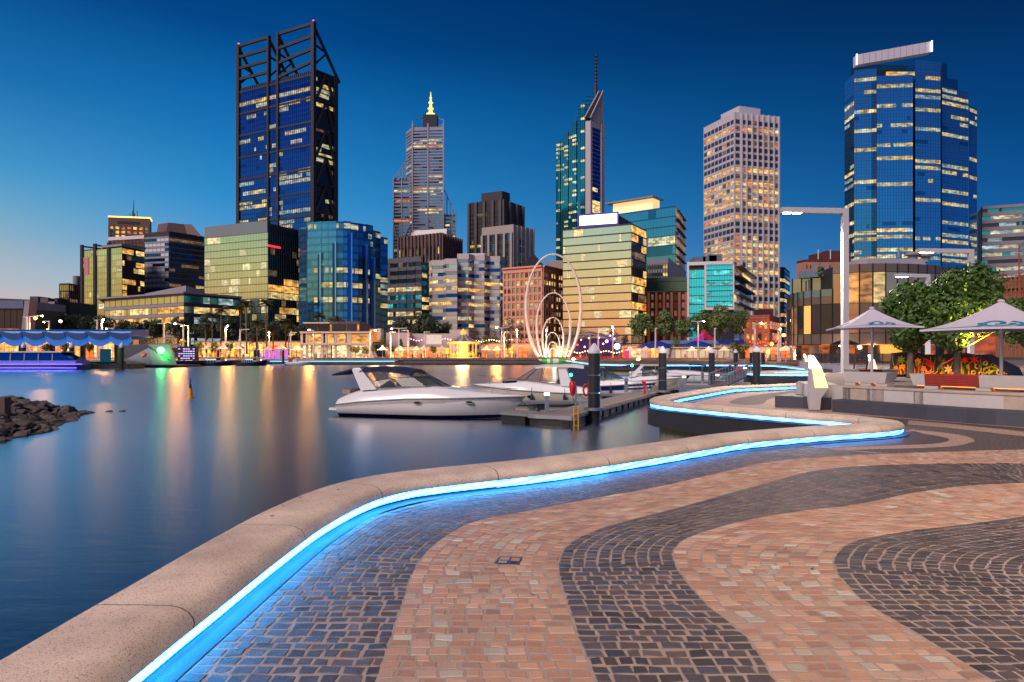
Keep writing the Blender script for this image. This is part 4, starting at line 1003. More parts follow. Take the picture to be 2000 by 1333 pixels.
cg = mat('dark_grey_panel', rgb(96, 100, 110), .6, var=.1, vs_=.3)
t = folded('office_block', 'dark grey office block with a folded front and yellow lit floors', 758, 824, (508, 503), 400, 4, 11, cg, lambda f, rn: pick((L_YEL, 4), (L_PAL, 2), (G_DARK, .6)) if f in (0, 1, 3, 4, 7) else (pick((L_TEAL, 1), (G_TEAL, 3)) if f in (5, 6) else pick((G_DARK, 7), (L_DIM, .6))), G_DARK, 2, 1.6, .46)
b2 = MB(); q = [Vector((xat(px, d), d)) for px, d in ((824, 398), (839, 404))]; b2.prism([tuple(v) for v in q + [behind(q[1], 20), behind(q[0], 20)]], t.base, t.ztop - 1.5, cg); b2.build('wing', t.root)
t.panes((q[0], q[1]), 11, 3, 2, t.ztop - 3, lambda f, rn: pick((L_YEL, 1), (G_TEAL, 2)), G_DARK, sill=.4); t.done()
pw = mat('pale_precast_band', rgb(186, 180, 182), .7, var=.08, vs_=.3)
ph = lambda f, rn: pick((L_YEL, 4), (L_WRM, 1), (G_SIL, 1), (G_GREY, 1)) if f in (9, 8, 6) or rn.random() < .1 else pick((glass('sky_pane', (.55, .74, .78), .12), 4), (G_GREY, 2), (G_NAVY2, 2), (L_PAL, .6))
t = folded('hotel_block', 'pale hotel block of folded white bands and mirrored windows', 840, 894, (513, 507), 372, 2, 12, pw, ph, G_GREY, 2, 3.0, .5)
t.done(); hotel = t
t = folded('hotel_block', 'central wing of the pale folded hotel with a boxy penthouse', 894, 985, (498, 505), 368, 3, 13, pw, ph, G_GREY, 2, 3.0, .5)
b2 = MB(); q = [Vector((xat(px, d), d)) for px, d in ((893, 376), (946, 374))]; b2.prism([tuple(v) for v in q + [behind(q[1], 14), behind(q[0], 14)]], t.ztop - .5, zat(495.5, 375), C_WHITE); b2.build('penthouse', t.root)
b2 = MB(); t.slab(b2, q[0], Vector((1, 0)), Vector((0, -1)), 3.5, 7, 0, .2, t.ztop + .5, zat(497, 375), C_CONC); b2.build('penthouse_door', t.root); t.done()
t = Bld('office_block', 'bare concrete office block with a blank top and dark windows', [(941, 445.5), (1001.6, 438.6), (1043, 448.5)], 430, deep=26); t.body(mat('pale_bare_concrete', rgb(158, 150, 150), .85, var=.12, vs_=.15)); zt = t.ztop; pc = MATS['pale_bare_concrete']
a, b, tt, n, W = t.edge(0)
t.panes((a, a + tt * W * .96), 14, 12, 4, zat(464, a.y), lambda f, rn: pick((G_DARK, 7), (G_BLUE2, 3), (L_DIM, 1), (L_YEL, .4)), G_DARK, sill=.25); t.bands((a, a + tt * W * .96), 14, 4, zat(464, a.y), C_DARK, h=.22, proud=.12)
t.piers((a, a + tt * W), 4, t.base, zat(464, a.y) + 1, pc, w=1.5, proud=1.3, ind=True); t.piers((a, a + tt * W), 12, 4, zat(464, a.y), C_DARK, w=.2, proud=.25)
a, b, tt, n, W = t.edge(1); t.panes((a + tt * W * .3, a + tt * W * .5), 14, 2, 4, zat(464, a.y), lambda f, rn: pick((G_DARK, 5), (L_DIM, .5)), G_DARK, sill=.2); t.piers(1, 5, t.base, zt, pc, w=.9, proud=.5); t.done()
pe = mat('peach_stone', rgb(214, 150, 124), .8, var=.1, vs_=.3)
t = Bld('office_block', 'peach stone office building with rows of deep square windows', [(983, 524), (1060, 518), (1099, 527)], 340, deep=26); t.body(pe); zt = t.ztop
pk = lambda f, rn: pick((L_YEL, 3), (L_PAL, 2), (G_GREY, 2)) if f in (8, 7, 5, 3, 9) and rn.random() < .9 else pick((G_GREY, 4), (G_DARK, 1), (L_DIM, 2))
for i, nb in ((0, 9), (1, 8)):
 t.panes(i, 10, nb, 4, zt - 3, pk if i == 0 else (lambda f, rn: pick((G_DARK, 2), (L_YEL, 1.5), (L_DIM, 1))), G_DARK, sill=.34, head=.14, side=.42, run=False)
 t.bands(i, 10, 4, zt - 3, pe, h=.28, proud=.35); t.piers(i, nb, t.base, zt - 1, pe, w=.8, proud=.45, ind=True)
 t.bands(i, 1, zt - 3, zt, pe, h=.5, proud=.6, top=False); t.bands(i, 1, zt - .9, zt + .1, pe, h=.8, proud=1.2, top=False, name='cornice')
b2 = MB(); c = at(1041, 516, 356); r = 7.8; ap = zat(494, 356); z1 = zt - .5
b2.add([(c.x - r, c.y - r, z1), (c.x + r, c.y - r, z1), (c.x + r, c.y + r, z1), (c.x - r, c.y + r, z1), (c.x, c.y, ap)], [(0, 1, 4), (1, 2, 4), (2, 3, 4), (3, 0, 4)], C_DARK); b2.build('pyramid_roof', t.root)
b2 = MB(); q = at(1085, 516, 354); b2.box(q.x - 4, q.x + 5, q.y, q.y + 8, zt, zat(509, 354), pc); b2.build('roof_house', t.root); t.done()
L_IG = lit('room_behind_gold', rgb(255, 222, 140), .55, .5, base=(.45, .45, .32)); cG = lambda f, rn: pick((G_GOLD, 12), (L_IG, 1.5))
cGr = lambda f, rn: pick((L_WRM, 3), (L_YEL, 2), (L_ORG, 1), (G_DARK, 2)) if rn.random() < .7 else pick((G_DARK, 3), (L_DIM, 2))
t = curtain('office_block', 'golden mirrored glass office with a bright blank screen on its roof', [(1099.7, 448.5), (1232.7, 436.5), (1262, 450)], 320, [G_GOLD, G_DARK], [cG, cGr], 15, (36, 9), z0=2, top=.6, bandm=[C_DARK, C_DARK], band=(.12, .35), sill=.12, mull=(.07, .10), mullm=glass('gold_mullion', (.36, .40, .30), .3))
a, b, tt, n, W = t.edge(0)
q = [at(1132, 441, 318), at(1205, 436, 316), at(1205, 417, 316), at(1132, 422.5, 318)]
def plate4(q, dy, m, nm, par):
 b2 = MB(); vs = [tuple(v) for v in q] + [(v.x, v.y + dy, v.z) for v in q]
 b2.add(vs, [(0, 1, 2, 3), (7, 6, 5, 4)] + [(i, i + 4, (i + 1) % 4 + 4, (i + 1) % 4) for i in range(4)], m); return b2.build(nm, par, rec=True)
plate4(q, 1.2, mat('white_roof_screen', (.8, .8, .8), .5, emit=(1, .96, 1), es=2.6), 'screen', t.root)
e = .8; q2 = [q[0] + Vector((-e, .2, -e * 1.6)), q[1] + Vector((e, .2, -e * 1.6)), q[2] + Vector((e, .2, e)), q[3] + Vector((-e, .2, e))]
plate4(q2, 3, mat('violet_screen_frame', rgb(66, 60, 140), .5, emit=rgb(80, 70, 200), es=.25), 'screen_frame', t.root)
b2 = MB(); q = [Vector((xat(px, d), d)) for px, d in ((1205, 318), (1236, 330))]; b2.prism([tuple(v) for v in q + [behind(q[1], 10), behind(q[0], 10)]], t.ztop - .5, [zat(418, 318), zat(437, 330), zat(437, 330), zat(418, 318)], C_BROWN); b2.build('plant_screen', t.root); t.done()
cB = lambda f, rn: pick((L_PAL, 3), (L_COOL, 1), (G_BLUE, 2)) if f in (1, 2, 4, 5, 7, 9, 10) and rn.random() < .7 else pick((G_BLUE, 9), (G_BLUE2, 1.5))
t = curtain('office_block', 'bright blue glass office with a glowing flat penthouse roof', [(1187, 421), (1319, 402), (1338, 430)], 470, [G_BLUE, G_BLUE2], [cB, lambda f, rn: pick((G_BLUE2, 6), (L_DIM, 1))], 14, (26, 4), z0=10, top=.8, bandm=[G_BLUE2, C_DARK], band=(.10, .2), sill=.08, mull=(.08, .12))
a, b, tt, n, W = t.edge(1)
for f in range(15):
 z = 10 + f * (t.ztop - 11) / 14; mb = MB(); t.slab(mb, a, tt, n, W * .2, W * 1.0, 0, 1.2, z, z + .35, C_DARK); mb.build('sunshade', t.root)
a, b, tt, n, W = t.edge(0); mb = MB(); t.slab(mb, a, tt, n, W * .06, W * .66, -12, -2, t.ztop - .5, zat(397, 466), mat('glowing_wall', (.7, .6, .4), .6, emit=rgb(255, 216, 150), es=.9)); mb.build('penthouse', t.root)
mb = MB(); t.slab(mb, a, tt, n, -W * .02, W * .70, -14, 1.5, zat(397, 466), zat(394.5, 466), C_CONC); mb.build('roof', t.root); t.done()
t = Bld('office_block', 'small grey clad block with two dark window rows behind the green roof', [(1264, 508), (1305, 503), (1340, 536)], 400, zt=zat(505, 400), deep=18); t.pts = [Vector((xat(px, d), d)) for px, d in ((1264, 402), (1305, 396), (1340, 404))]; t.poly = t.pts + [behind(t.pts[2], 16), behind(t.pts[0], 16)]
ga = mat('blue_grey_cladding', rgb(112, 118, 134), .6, var=.1, vs_=.3); b2 = MB(); b2.prism([tuple(v) for v in t.poly], t.base, [t.ztop, t.ztop, zat(532, 404), zat(532, 404), t.ztop], ga); b2.build('wall', t.root)
t.panes((t.pts[0], t.pts[1]), 2, 8, zat(545, 400), zat(516, 400), lambda f, rn: pick((G_DARK, 2), (L_YEL, 1), (L_WRM, .7)), G_DARK, sill=.3, head=.2, side=.15, proud=.2); t.piers((t.pts[0], t.pts[1]), 8, zat(545, 400), zat(516, 400), C_DARK, w=.3, proud=.35); t.done()
t = Bld('office_block', 'old office with a steep green sheet roof and orange lit piers', [(1252, 570.5), (1342, 569)], 350, deep=24); gw = mat('maroon_wall', rgb(74, 58, 66), .7, var=.15, vs_=.3); t.body(gw); zt = t.ztop
gr_m = mat('green_sheet_roof', rgb(62, 96, 66), .55, var=.12, vs_=.4, stretch=(4, 1, 1))
a, b, tt, n, W = t.edge(0); b2 = MB(); z1 = zat(544, 354); zm = zat(552, 350)
lo, lm, hi = [a + n * .8, b + n * .8], [a - n * 1.2 + tt * 2, b - n * 1.2], [a - n * 1.6 + tt * 2.2, b - n * 1.6]
b2.quad((*lo[0], zt), (*lo[1], zt), (*lm[1], zm), (*lm[0], zm), gr_m); b2.quad((*lm[0], zm + .5), (*lm[1], zm + .5), (*hi[1], z1), (*hi[0], z1), gr_m); b2.quad((*lm[0], zm), (*lm[1], zm), (*lm[1], zm + .5), (*lm[0], zm + .5), gw)
bk = Vector((0, 20)); b2.quad((*hi[0], z1), (*hi[1], z1), (*(hi[1] + bk), z1), (*(hi[0] + bk), z1), gr_m); b2.add([(*lo[0], zt), (*lm[0], zm), (*hi[0], z1), (*(hi[0] + bk), z1), (*(hi[0] + bk), zt)], [(4, 3, 2, 1, 0)], gr_m); b2.build('roof', t.root)
for k in range(40):
 u = W * (k + .5) / 40; t.trim.bar((*(lo[0].lerp(lo[1], (k + .5) / 40)), zt + .05), (*(lm[0].lerp(lm[1], (k + .5) / 40)), zm + .05), .12, .2, gr_m)
bl = mat('pale_blind', rgb(150, 142, 140), .7, var=.1, emit=rgb(200, 180, 150), es=.06)
t.panes(0, 3, 6, zat(622, 350), zt - 1, lambda f, rn: pick((bl, 5), (G_DARK, 1), (L_DIM, 1)), bl, sill=.25, head=.12, side=1.3, run=False); t.bands(0, 3, zat(622, 350), zt - 1, gw, h=.2, proud=.4)
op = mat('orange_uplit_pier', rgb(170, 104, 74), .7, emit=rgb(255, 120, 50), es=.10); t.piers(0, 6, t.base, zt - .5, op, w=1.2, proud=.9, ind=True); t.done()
t = Bld('office_block', 'turquoise glass office framed in white with deep side balconies', [(1342, 514), (1433.6, 511), (1466, 538)], 330, zt=zat(513, 330), deep=28)
t.pts = [Vector((xat(px, d), d)) for px, d in ((1342, 331), (1433.6, 326), (1466.5, 385))]; t.poly = t.pts + [behind(t.pts[2], 10), behind(t.pts[0], 40)]; t.body(C_DARK); zt = t.ztop
a, b, tt, n, W = t.edge(0); lt = mat('turquoise_glass', (.05, .5, .55), .1, metal=.6, emit=rgb(30, 205, 222), es=.42, var=.15, vs_=.1); lt2 = lit('turquoise_lit_room', rgb(70, 230, 226), .85, .3)
sec = [(.04, .37, 9, 7), (.41, .97, 8, 11)]
t.panes((a + tt * W * .04, a + tt * W * .37), 9, 6, 4, zt - 3.5, lambda f, rn: pick((lt, 5), (lt2, 1.5)), lt, sill=.06)
t.panes((a + tt * W * .41, a + tt * W * .97), 8, 10, zat(600, 328), zt - 1.6, lambda f, rn: pick((lt2, 4), (lt, 1)) if f % 2 == 0 else pick((lt, 6), (lt2, .5)), lt, sill=.12, proud=.6)
t.bands((a + tt * W * .41, a + tt * W * .97), 4, zat(600, 328), zt - 1.6, C_CONC, h=.06, proud=1.6); t.piers((a + tt * W * .04, a + tt * W * .37), 6, 4, zt - 3, G_TEAL, w=.12, proud=.2); t.piers((a + tt * W * .41, a + tt * W * .97), 10, zat(600, 328), zt - 1.6, G_TEAL, w=.1, proud=.75)
for u0, u1, z_0, z_1 in ((0, .04, 0, zt), (.37, .41, zat(602, 328), zt), (.97, 1.0, zat(602, 328), zt), (0, 1.0, zt - 1.5, zt + .1), (.37, 1.0, zat(606, 328), zat(601, 328))):
 mb = MB(); t.slab(mb, a, tt, n, W * u0, W * u1, -.2, 1.5 + .01 * u1, z_0, z_1, C_WHITE); mb.build('white_frame', t.root)
a, b, tt, n, W = t.edge(1)
t.panes(1, 8, 9, 8, zt - 2, lambda f, rn: pick((G_DARK, 4), (L_YEL, 1.2), (L_DIM, 2), (G_TEAL, 1)), G_DARK, sill=.15)
for f in range(9):
 z = 8 + f * (zt - 10) / 8; mb = MB(); t.slab(mb, a, tt, n, 0, W, 0, 2.4 if f < 8 else 3.2, z - .3, z + .5, C_CONC); mb.build('balcony_slab', t.root)
b2 = MB()
for px0, px1, y in ((1357, 1378, 502), (1373, 1400, 499.5), (1385, 1410, 497)): b2.box(xat(px0, 342), xat(px1, 342), 342, 352, zt, zat(y, 342), ga)
b2.build('plant_room', t.root); t.done()
t = curtain('office_block', 'narrow dark office with yellow floors beside the white precast tower', [(1521, 522), (1532, 523), (1542, 532)], 600, [G_DARK, G_BLUE2], lambda f, rn: pick((L_YEL, 3), (L_WRM, 1)) if f in (2, 4, 6, 9, 11, 13) else pick((G_DARK, 5), (L_DIM, 1)), 16, (5, 4), bandm=C_DARK, band=(.3, .3), sill=.3); t.done()
bk_ = mat('red_brick', rgb(132, 78, 66), .85, var=.18, vs_=.7)
t = Bld('brick_building', 'old red brick building with arched windows glowing orange at its side', [(1454, 616.6), (1503, 614), (1522, 612)], 290, zt=zat(616, 290), deep=20); t.pts = [Vector((xat(px, d), d)) for px, d in ((1454, 292), (1503, 286), (1523, 312))]; t.poly = t.pts + [behind(t.pts[2], 8), behind(t.pts[0], 26)]; t.body(bk_); zt = t.ztop
t.panes((t.pts[0], t.pts[1]), 3, 4, 1, zt - 2.5, lambda f, rn: pick((L_WRM, 2), (L_ORG, 1), (G_DARK, 1.5)), G_DARK, sill=.3, head=.12, side=.55, run=False); t.bands((t.pts[0], t.pts[1]), 3, 1, zt - 2.5, bk_, h=.16, proud=.4); t.piers((t.pts[0], t.pts[1]), 4, t.base, zt - 1.5, bk_, w=.9, proud=.5, ind=True); t.bands((t.pts[0], t.pts[1]), 1, zt - 1.6, zt, bk_, h=.5, proud=.8, top=False, name='cornice')
t.panes((t.pts[1], t.pts[2]), 3, 4, 1, zt - 2.5, lambda f, rn: pick((L_ORG, 3), (G_DARK, 1)), G_DARK, sill=.3, side=.7, run=False)
b2 = MB(); b2.box(xat(1480, 300), xat(1504, 300), 296, 304, zt, zat(604, 296), mat('maroon_roof_house', rgb(70, 30, 34), .7)); b2.build('roof_house', t.root); t.done()
so = mat('pink_sandstone', rgb(176, 122, 100), .8, var=.12, vs_=.3)
t = Bld('office_block', 'stone building with a dark maroon stepped roof behind the round restaurant', [(1556, 517), (1572, 512), (1660, 510)], 420, zt=zat(514, 420), deep=20); t.pts = [Vector((xat(px, d), d)) for px, d in ((1556, 424), (1572, 416), (1662, 416))]; t.poly = t.pts + [behind(t.pts[2], 16), behind(t.pts[0], 16)]; t.body(so); zt = t.ztop
mr_ = mat('maroon_roof', rgb(88, 44, 44), .7, var=.12, vs_=.4)
for z0, z1, i0, m in ((zt, zt + 1.6, 0, mr_), (zt + 1.6, zat(497, 420), 8, mr_)):
 b2 = MB(); q = [t.pts[0] + Vector((i0, i0 * .2)), t.pts[1] + Vector((i0 * .9, 0)), t.pts[2]]; b2.prism([tuple(v) for v in q + [behind(q[2], 12), behind(q[0], 12)]], z0, z1, m); b2.build('roof', t.root)
b2 = MB(); b2.box(xat(1613, 422), xat(1650, 422), 422, 430, zt + 4, zat(490, 422), mr_); b2.build('roof_house', t.root)
t.panes((t.pts[1], t.pts[2]), 2, 12, zt - 9, zt - 1.5, lambda f, rn: pick((G_DARK, 2), (G_GREY, 1)), G_DARK, sill=.3, side=.8, run=False)
for px in (1598, 1622): b2 = MB(); b2.tube([at(px, 507, 412), at(px, 488, 412)], .3, C_WHITE, 6); b2.build('flagpole', t.root)
t.done()
t = Bld('office_block', 'grey concrete office block of horizontal bands at the edge of town', [(1909, 408), (1918, 403), (2090, 391)], 480, zt=zat(405, 480), deep=30); gb = mat('lilac_grey_band', rgb(128, 124, 140), .7, var=.08, vs_=.2)
t.pts = [Vector((xat(px, d), d)) for px, d in ((1909, 500), (1918, 478), (2090, 458))]; t.poly = t.pts + [behind(t.pts[2], 40), behind(t.pts[0], 40)]; t.body(gb); zt = t.ztop
t.panes((t.pts[1], t.pts[2]), 18, 30, 10, zt - 2, lambda f, rn: pick((L_PAL, 4), (L_COOL, 2), (G_TEAL, 2)) if f in (16, 14, 12, 11, 9, 4, 3) else pick((G_DARK, 4), (G_TEAL, 3), (L_COOL, .3)), G_DARK, sill=.5, head=.02, proud=.1); t.bands((t.pts[1], t.pts[2]), 18, 10, zt - 2, gb, h=.5, proud=.8); t.done()
# ================================================================ trees and palms
M_leafd = mat('dark_foliage', (.045, .065, .030), .7, var=.35, vs_=.6, islvar=.45)
M_leafg = mat('green_foliage', (.11, .17, .05), .65, var=.3, vs_=.8, islvar=.45)
M_leafy = mat('yellow_foliage', (.14, .13, .03), .7, var=.3, vs_=.8, islvar=.4)
M_leafr = mat('russet_foliage', (.12, .075, .04), .7, var=.3, vs_=.8, islvar=.4)
M_bark = mat('bark', rgb(104, 90, 78), .9, var=.35, vs_=4, bump=.6, bs=12)
def crown_mesh(n, rx, ry, rz, leaf, seed, m, blobs=14, bs=.42, flat=.5, cone=False, shape=None):
 rn = random.Random(seed); b = MB(); B = []
 for _ in range(blobs):
  while True:
   p = Vector((rn.uniform(-1, 1), rn.uniform(-1, 1), rn.uniform(-1, 1)))
   if p.length < 1 and p.z > -flat - .35: break
  k = .72
  if cone: s = max(.12, (1 - (p.z + 1) / 2) * 1.1); p.x *= s; p.y *= s
  B.append((Vector((p.x * rx * k, p.y * ry * k, p.z * rz * k)), rn.uniform(.75, 1.25) * bs * min(rx, rz)))
 if not cone: B.append((Vector((0, 0, 0)), min(rx, rz) * .62))
 W = [r * r for _, r in B]
 for _ in range(n):
  c, r = rn.choices(B, W)[0]
  d = Vector((rn.gauss(0, 1), rn.gauss(0, 1), rn.gauss(0, 1) + .25)).normalized()
  p = c + d * r * (rn.uniform(.55, 1.0) ** .5) * (1 + rn.gauss(0, .06))
  if p.z < -rz * (flat + .25): continue
  t = d.orthogonal().normalized(); t.rotate(Matrix.Rotation(rn.uniform(0, 6.28), 3, d)); u = d.cross(t)
  tilt = rn.gauss(0, .5); t = (t + d * tilt).normalized(); u = (u + d * rn.gauss(0, .4)).normalized()
  l = leaf * rn.uniform(.6, 1.3); w = l * .55
  b.add([p - t * l, p + u * w, p + t * l, p - u * w], [(0, 1, 2, 3)], m)
 return b.mesh('crown')
def tree(label, px, wpx, ytop, ybase, d, m=None, n=700, trunk=None, group=None, seed=None, z0=None, cat='tree', cone=False, name='leafy_tree', flat=.5, blobs=14, leaf=None):
 z0 = zat(ybase, d) if z0 is None else z0; zt = zat(ytop, d); w = wpx * d / FPX * (1 if z0 > .5 else 1.22); h = zt - z0
 t = thing(name, label, cat, (xat(px, d), d, z0), 0, group)
 th = h * .16 if trunk is None else trunk
 sd = hash_(label) if seed is None else seed
 me = crown_mesh(n, w / 2, w / 2, (h - th) / 2, leaf or max(.24, w * .05), sd, m or M_leafd, blobs, .42, flat, cone)
 o = bpy.data.objects.new('crown', me); COL.objects.link(o); o.parent = t; o.location = (0, 0, th + (h - th) / 2)
 b = MB(); r = max(.10, w * .028); b.tube([(0, 0, 0), (.05, 0, th * .6), (0, 0, th + (h - th) * .4)], [r, r * .8, r * .4], M_bark, 7)
 rn = random.Random(sd)
 for k in range(5):
  a = rn.uniform(0, 6.28); b.tube([(0, 0, th * .8 + k * .05 * h), (math.cos(a) * w * .14, math.sin(a) * w * .14, th + (h - th) * .3), (math.cos(a) * w * .3, math.sin(a) * w * .3, th + (h - th) * .5)], [r * .55, r * .35, r * .15], M_bark, 5)
 b.build('trunk', t, smooth=True, world=False); return t
def frond_mesh(seed):
 rn = random.Random(seed); b = MB(); L = 2.6; k = 7; P = []
 for i in range(k + 1):
  s = i / k; P.append(Vector((L * s * (1 - .22 * s), 0, .75 * s - 1.7 * s * s)))
 for i in range(k):
  a, c = P[i], P[i + 1]
  for j in range(2):
   q = a.lerp(c, (j + .2) / 2); l = .8 * math.sin(math.pi * min(.96, (i + .8 + j * .5) / (k + .6))) + .12
   for sgn in (-1, 1):
    tip = q + Vector((.34, sgn * l, -.30 * l + rn.gauss(0, .03))); e = Vector((.24, 0, 0))
    b.add([q, q + e, tip], [(0, 1, 2) if sgn > 0 else (2, 1, 0)], M_leafp)
 b.tube(P, [.05] + [.03] * (k - 1) + [.012], M_leafp, 4)
 return b.mesh('frond')
M_leafp = mat('palm_foliage', (.055, .075, .028), .6, var=.3, vs_=1, objvar=.3)
FROND = [frond_mesh(s) for s in range(3)]
def palm(label, px, ytop, ybase, d, sc=1.0, group='tall palms on the promenade', nf=18):
 z0 = zat(ybase, d); zt = zat(ytop, d) - .5 * sc; x = xat(px, d); rn = random.Random(hash_(label) + px)
 t = thing('palm_tree', label, 'palm tree', (x, d, z0), 0, group); h = zt - z0
 lx = rn.uniform(-.4, .4); b = MB(); b.tube([(0, 0, 0), (lx * .3, 0, h * .3), (lx * .8, 0, h * .7), (lx, 0, h)], [.27 * sc, .2 * sc, .17 * sc, .2 * sc], M_bark, 7); b.build('trunk', t, smooth=True, world=False)
 for k in range(nf):
  o = bpy.data.objects.new('frond', FROND[k % 3]); COL.objects.link(o); o.parent = t; o.location = (lx, 0, h)
  o.rotation_euler = (rn.uniform(-.2, .2), -rn.uniform(-.35, 1.05) + .15, k * 2.4 + rn.uniform(-.2, .2)); o.scale = [sc * rn.uniform(.85, 1.1)] * 3
 return t
for lab, px, w, yt, yb, d in [
 ('broad dark tree behind the slanted grey fin of the low hall', 78, 44, 606, 668, 262), ('dark tree in front of the small dark glass block', 118, 54, 602, 668, 268),
 ('dark tree below the green block with dark fins', 160, 52, 610, 668, 266), ('dark bushy tree beside the low green glass building', 205, 50, 612, 668, 262),
 ('dark spreading tree before the low green glass building', 248, 62, 624, 672, 262), ('second dark spreading tree before the low green glass building', 300, 66, 622, 672, 266),
 ('wide dark tree below the rooftop screen of the low green building', 350, 62, 620, 674, 262), ('dark tree by the corner of the low green glass building', 402, 60, 618, 676, 266), ('dark tree at the end of the low green glass building', 448, 56, 622, 678, 262),
 ('dark tree in front of the pale green glass box office', 500, 58, 626, 684, 264), ('dark tree between the palms before the dark glass side', 548, 60, 624, 686, 262), ('dark tree just beside the two storey pavilion', 590, 46, 628, 684, 268),
 ('dark tree rising behind the pavilion roof', 655, 44, 616, 650, 275), ('dark round tree before the folded dark grey block', 780, 58, 622, 672, 262), ('largest dark tree before the folded dark grey block', 828, 72, 612, 674, 262), ('dark tree by the white outdoor screen', 868, 40, 628, 674, 268)]:
 tree(lab, px, w, yt, yb, d, M_leafd, 1500, None, 'dark evergreen trees behind the promenade', blobs=18)
for lab, px, w, yt, yb, d in [
 ('first of the big green plane trees before the green roofed office', 1254, 52, 602, 676, 262), ('big green plane tree under the green sheet roof', 1302, 50, 603, 676, 266), ('green plane tree between the green roof and the turquoise office', 1337, 40, 612, 676, 262),
 ('green plane tree at the foot of the turquoise office', 1368, 48, 599, 676, 266), ('tallest green plane tree before the turquoise office', 1408, 52, 592, 676, 260), ('last green plane tree beside the red brick building', 1446, 42, 596, 676, 266)]:
 tree(lab, px, w, yt, yb, d, M_leafg, 2400, None, 'green plane trees below the turquoise office', blobs=22)
for lab, px, w, yt, yb, d, m in [
 ('dark green tree left of the peach stone building', 992, 32, 614, 688, 240, M_leafd), ('slim dark tree in front of the peach stone building', 1016, 24, 620, 690, 240, M_leafd), ('yellow green lit tree beside the merry-go-round', 948, 22, 652, 694, 226, M_leafy),
 ('russet tree behind the merry-go-round', 968, 26, 640, 690, 240, M_leafr), ('small dark tree above the merry-go-round roof', 926, 30, 638, 678, 250, M_leafr), ('yellow lit sapling by the twin lamp posts', 991, 16, 652, 694, 222, M_leafy),
 ('small yellow green tree inside the ring sculpture', 1074, 12, 655, 692, 236, M_leafy), ('russet tree by the stage roof', 1129, 26, 636, 684, 246, M_leafr), ('russet tree behind the stage lights', 1194, 34, 640, 684, 246, M_leafr), ('small dark tree by the stage edge', 1221, 16, 648, 690, 240, M_leafd),
 ('young tree standing between the two blue domes', 1322, 24, 654, 697, 214, M_leafg), ('small tree before the pink and white striped tent', 1377, 20, 652, 680, 232, M_leafg), ('yellow green willow shrub behind the mooring piles', 1444, 48, 668, 700, 205, M_leafy),
 ('small lit tree at the glass balustrade of the pavilion', 694, 26, 675, 697, 205, M_leafy), ('second small lit tree at the pavilion stair', 715, 18, 676, 697, 205, M_leafy), ('low planting beside the pale tents', 767, 20, 672, 694, 212, M_leafy), ('low tree beside the white screen', 846, 18, 676, 694, 212, M_leafy),
 ('clipped tree behind the grey faceted kiosk', 294, 26, 658, 690, 200, M_leafy), ('clipped tree above the kiosk roof', 330, 22, 659, 690, 204, M_leafg), ('clipped yellow tree by the purple lit cabinet', 356, 16, 660, 690, 200, M_leafy), ('round green tree left of the white boats', 391, 24, 663, 695, 196, M_leafg), ('round green tree beside the promenade umbrellas', 419, 24, 664, 695, 196, M_leafg), ('round green tree behind the tall palm', 449, 20, 665, 695, 198, M_leafg),
 ('little tree under the wavy blue canopy near the cruise boat', 90, 20, 667, 694, 172, M_leafg), ('second little tree under the wavy blue canopy', 128, 22, 667, 694, 172, M_leafg), ('third little tree under the wavy blue canopy', 174, 20, 667, 694, 172, M_leafg)]:
 tree(lab, px, w, yt, yb, d, m, 420, None, 'small trees along the promenade')
for lab, px, w, yt, yb, d in [('dark cypress beside the orange stair', 747, 17, 650, 694, 216), ('slim dark cypress by the white wall', 783, 11, 656, 690, 224), ('dark cypress behind the twin arm lamp', 730, 12, 668, 694, 214)]:
 tree(lab, px, w, yt, yb, d, M_leafg, 420, .8, 'cypresses on the promenade', cone=True, flat=.8, name='cypress_tree', blobs=22)
for i, (lab, px, yt, yb, sc) in enumerate([('tallest palm, before the pale green glass box', 482, 590, 692, 1.35), ('tall palm before the dark side of the green box', 521, 589, 692, 1.35), ('slim palm before the low green building', 431, 603, 688, 1.15), ('palm beside the slim palm', 415, 613, 688, 1.15), ('shorter palm left of the slim palm', 403, 634, 690, 1.1),
 ('medium palm between the two tall palms', 503, 627, 692, 1.15), ('low palm right of the second tall palm', 534, 640, 692, 1.2), ('palm leaning by the pavilion corner', 558, 626, 694, 1.2), ('palm close behind the leaning palm', 564, 638, 694, 1.0), ('slender palm rising in front of the pavilion', 621, 616, 697, 1.2), ('squat date palm near the purple lights', 501, 662, 697, 1.3), ('palm at the far side of the dark trees', 470, 598, 690, 1.1)]):
 palm(lab, px, yt, yb, 222 + 3 * (i % 4), sc)
M_fig = mat('fig_foliage', (.065, .135, .022), .5, var=.35, vs_=1.2, islvar=.5, spec=.4)
def fig(label, x, d, z0, ztop, w, th, n, seed):
 t = thing('fig_tree', label, 'tree', (x, d, z0), 0, 'fig trees on the raised terrace'); h = ztop - z0
 me = crown_mesh(n, w / 2, w / 2, (h - th) / 2 * 1.14, .098, seed, M_fig, 56, .27, .6)
 o = bpy.data.objects.new('crown', me); COL.objects.link(o); o.parent = t; o.location = (0, 0, th + (h - th) / 2)
 b = MB(); b.tube([(0, 0, -.02), (.02, 0, .15), (0, .02, th * .7), (.03, 0, th + .4)], [.19, .15, .13, .12], M_bark, 10)
 rn = random.Random(seed)
 for k in range(8):
  a = k * .8 + rn.uniform(-.2, .2); r = w * rn.uniform(.2, .36); zz = th + (h - th) * rn.uniform(.2, .6)
  b.tube([(0, 0, th * .85 + k * .06), (math.cos(a) * r * .4, math.sin(a) * r * .4, th + (zz - th) * .5), (math.cos(a) * r, math.sin(a) * r, zz)], [.075, .05, .02], M_bark, 6)
 b.build('trunk', t, smooth=True, world=False)
TZ = .85
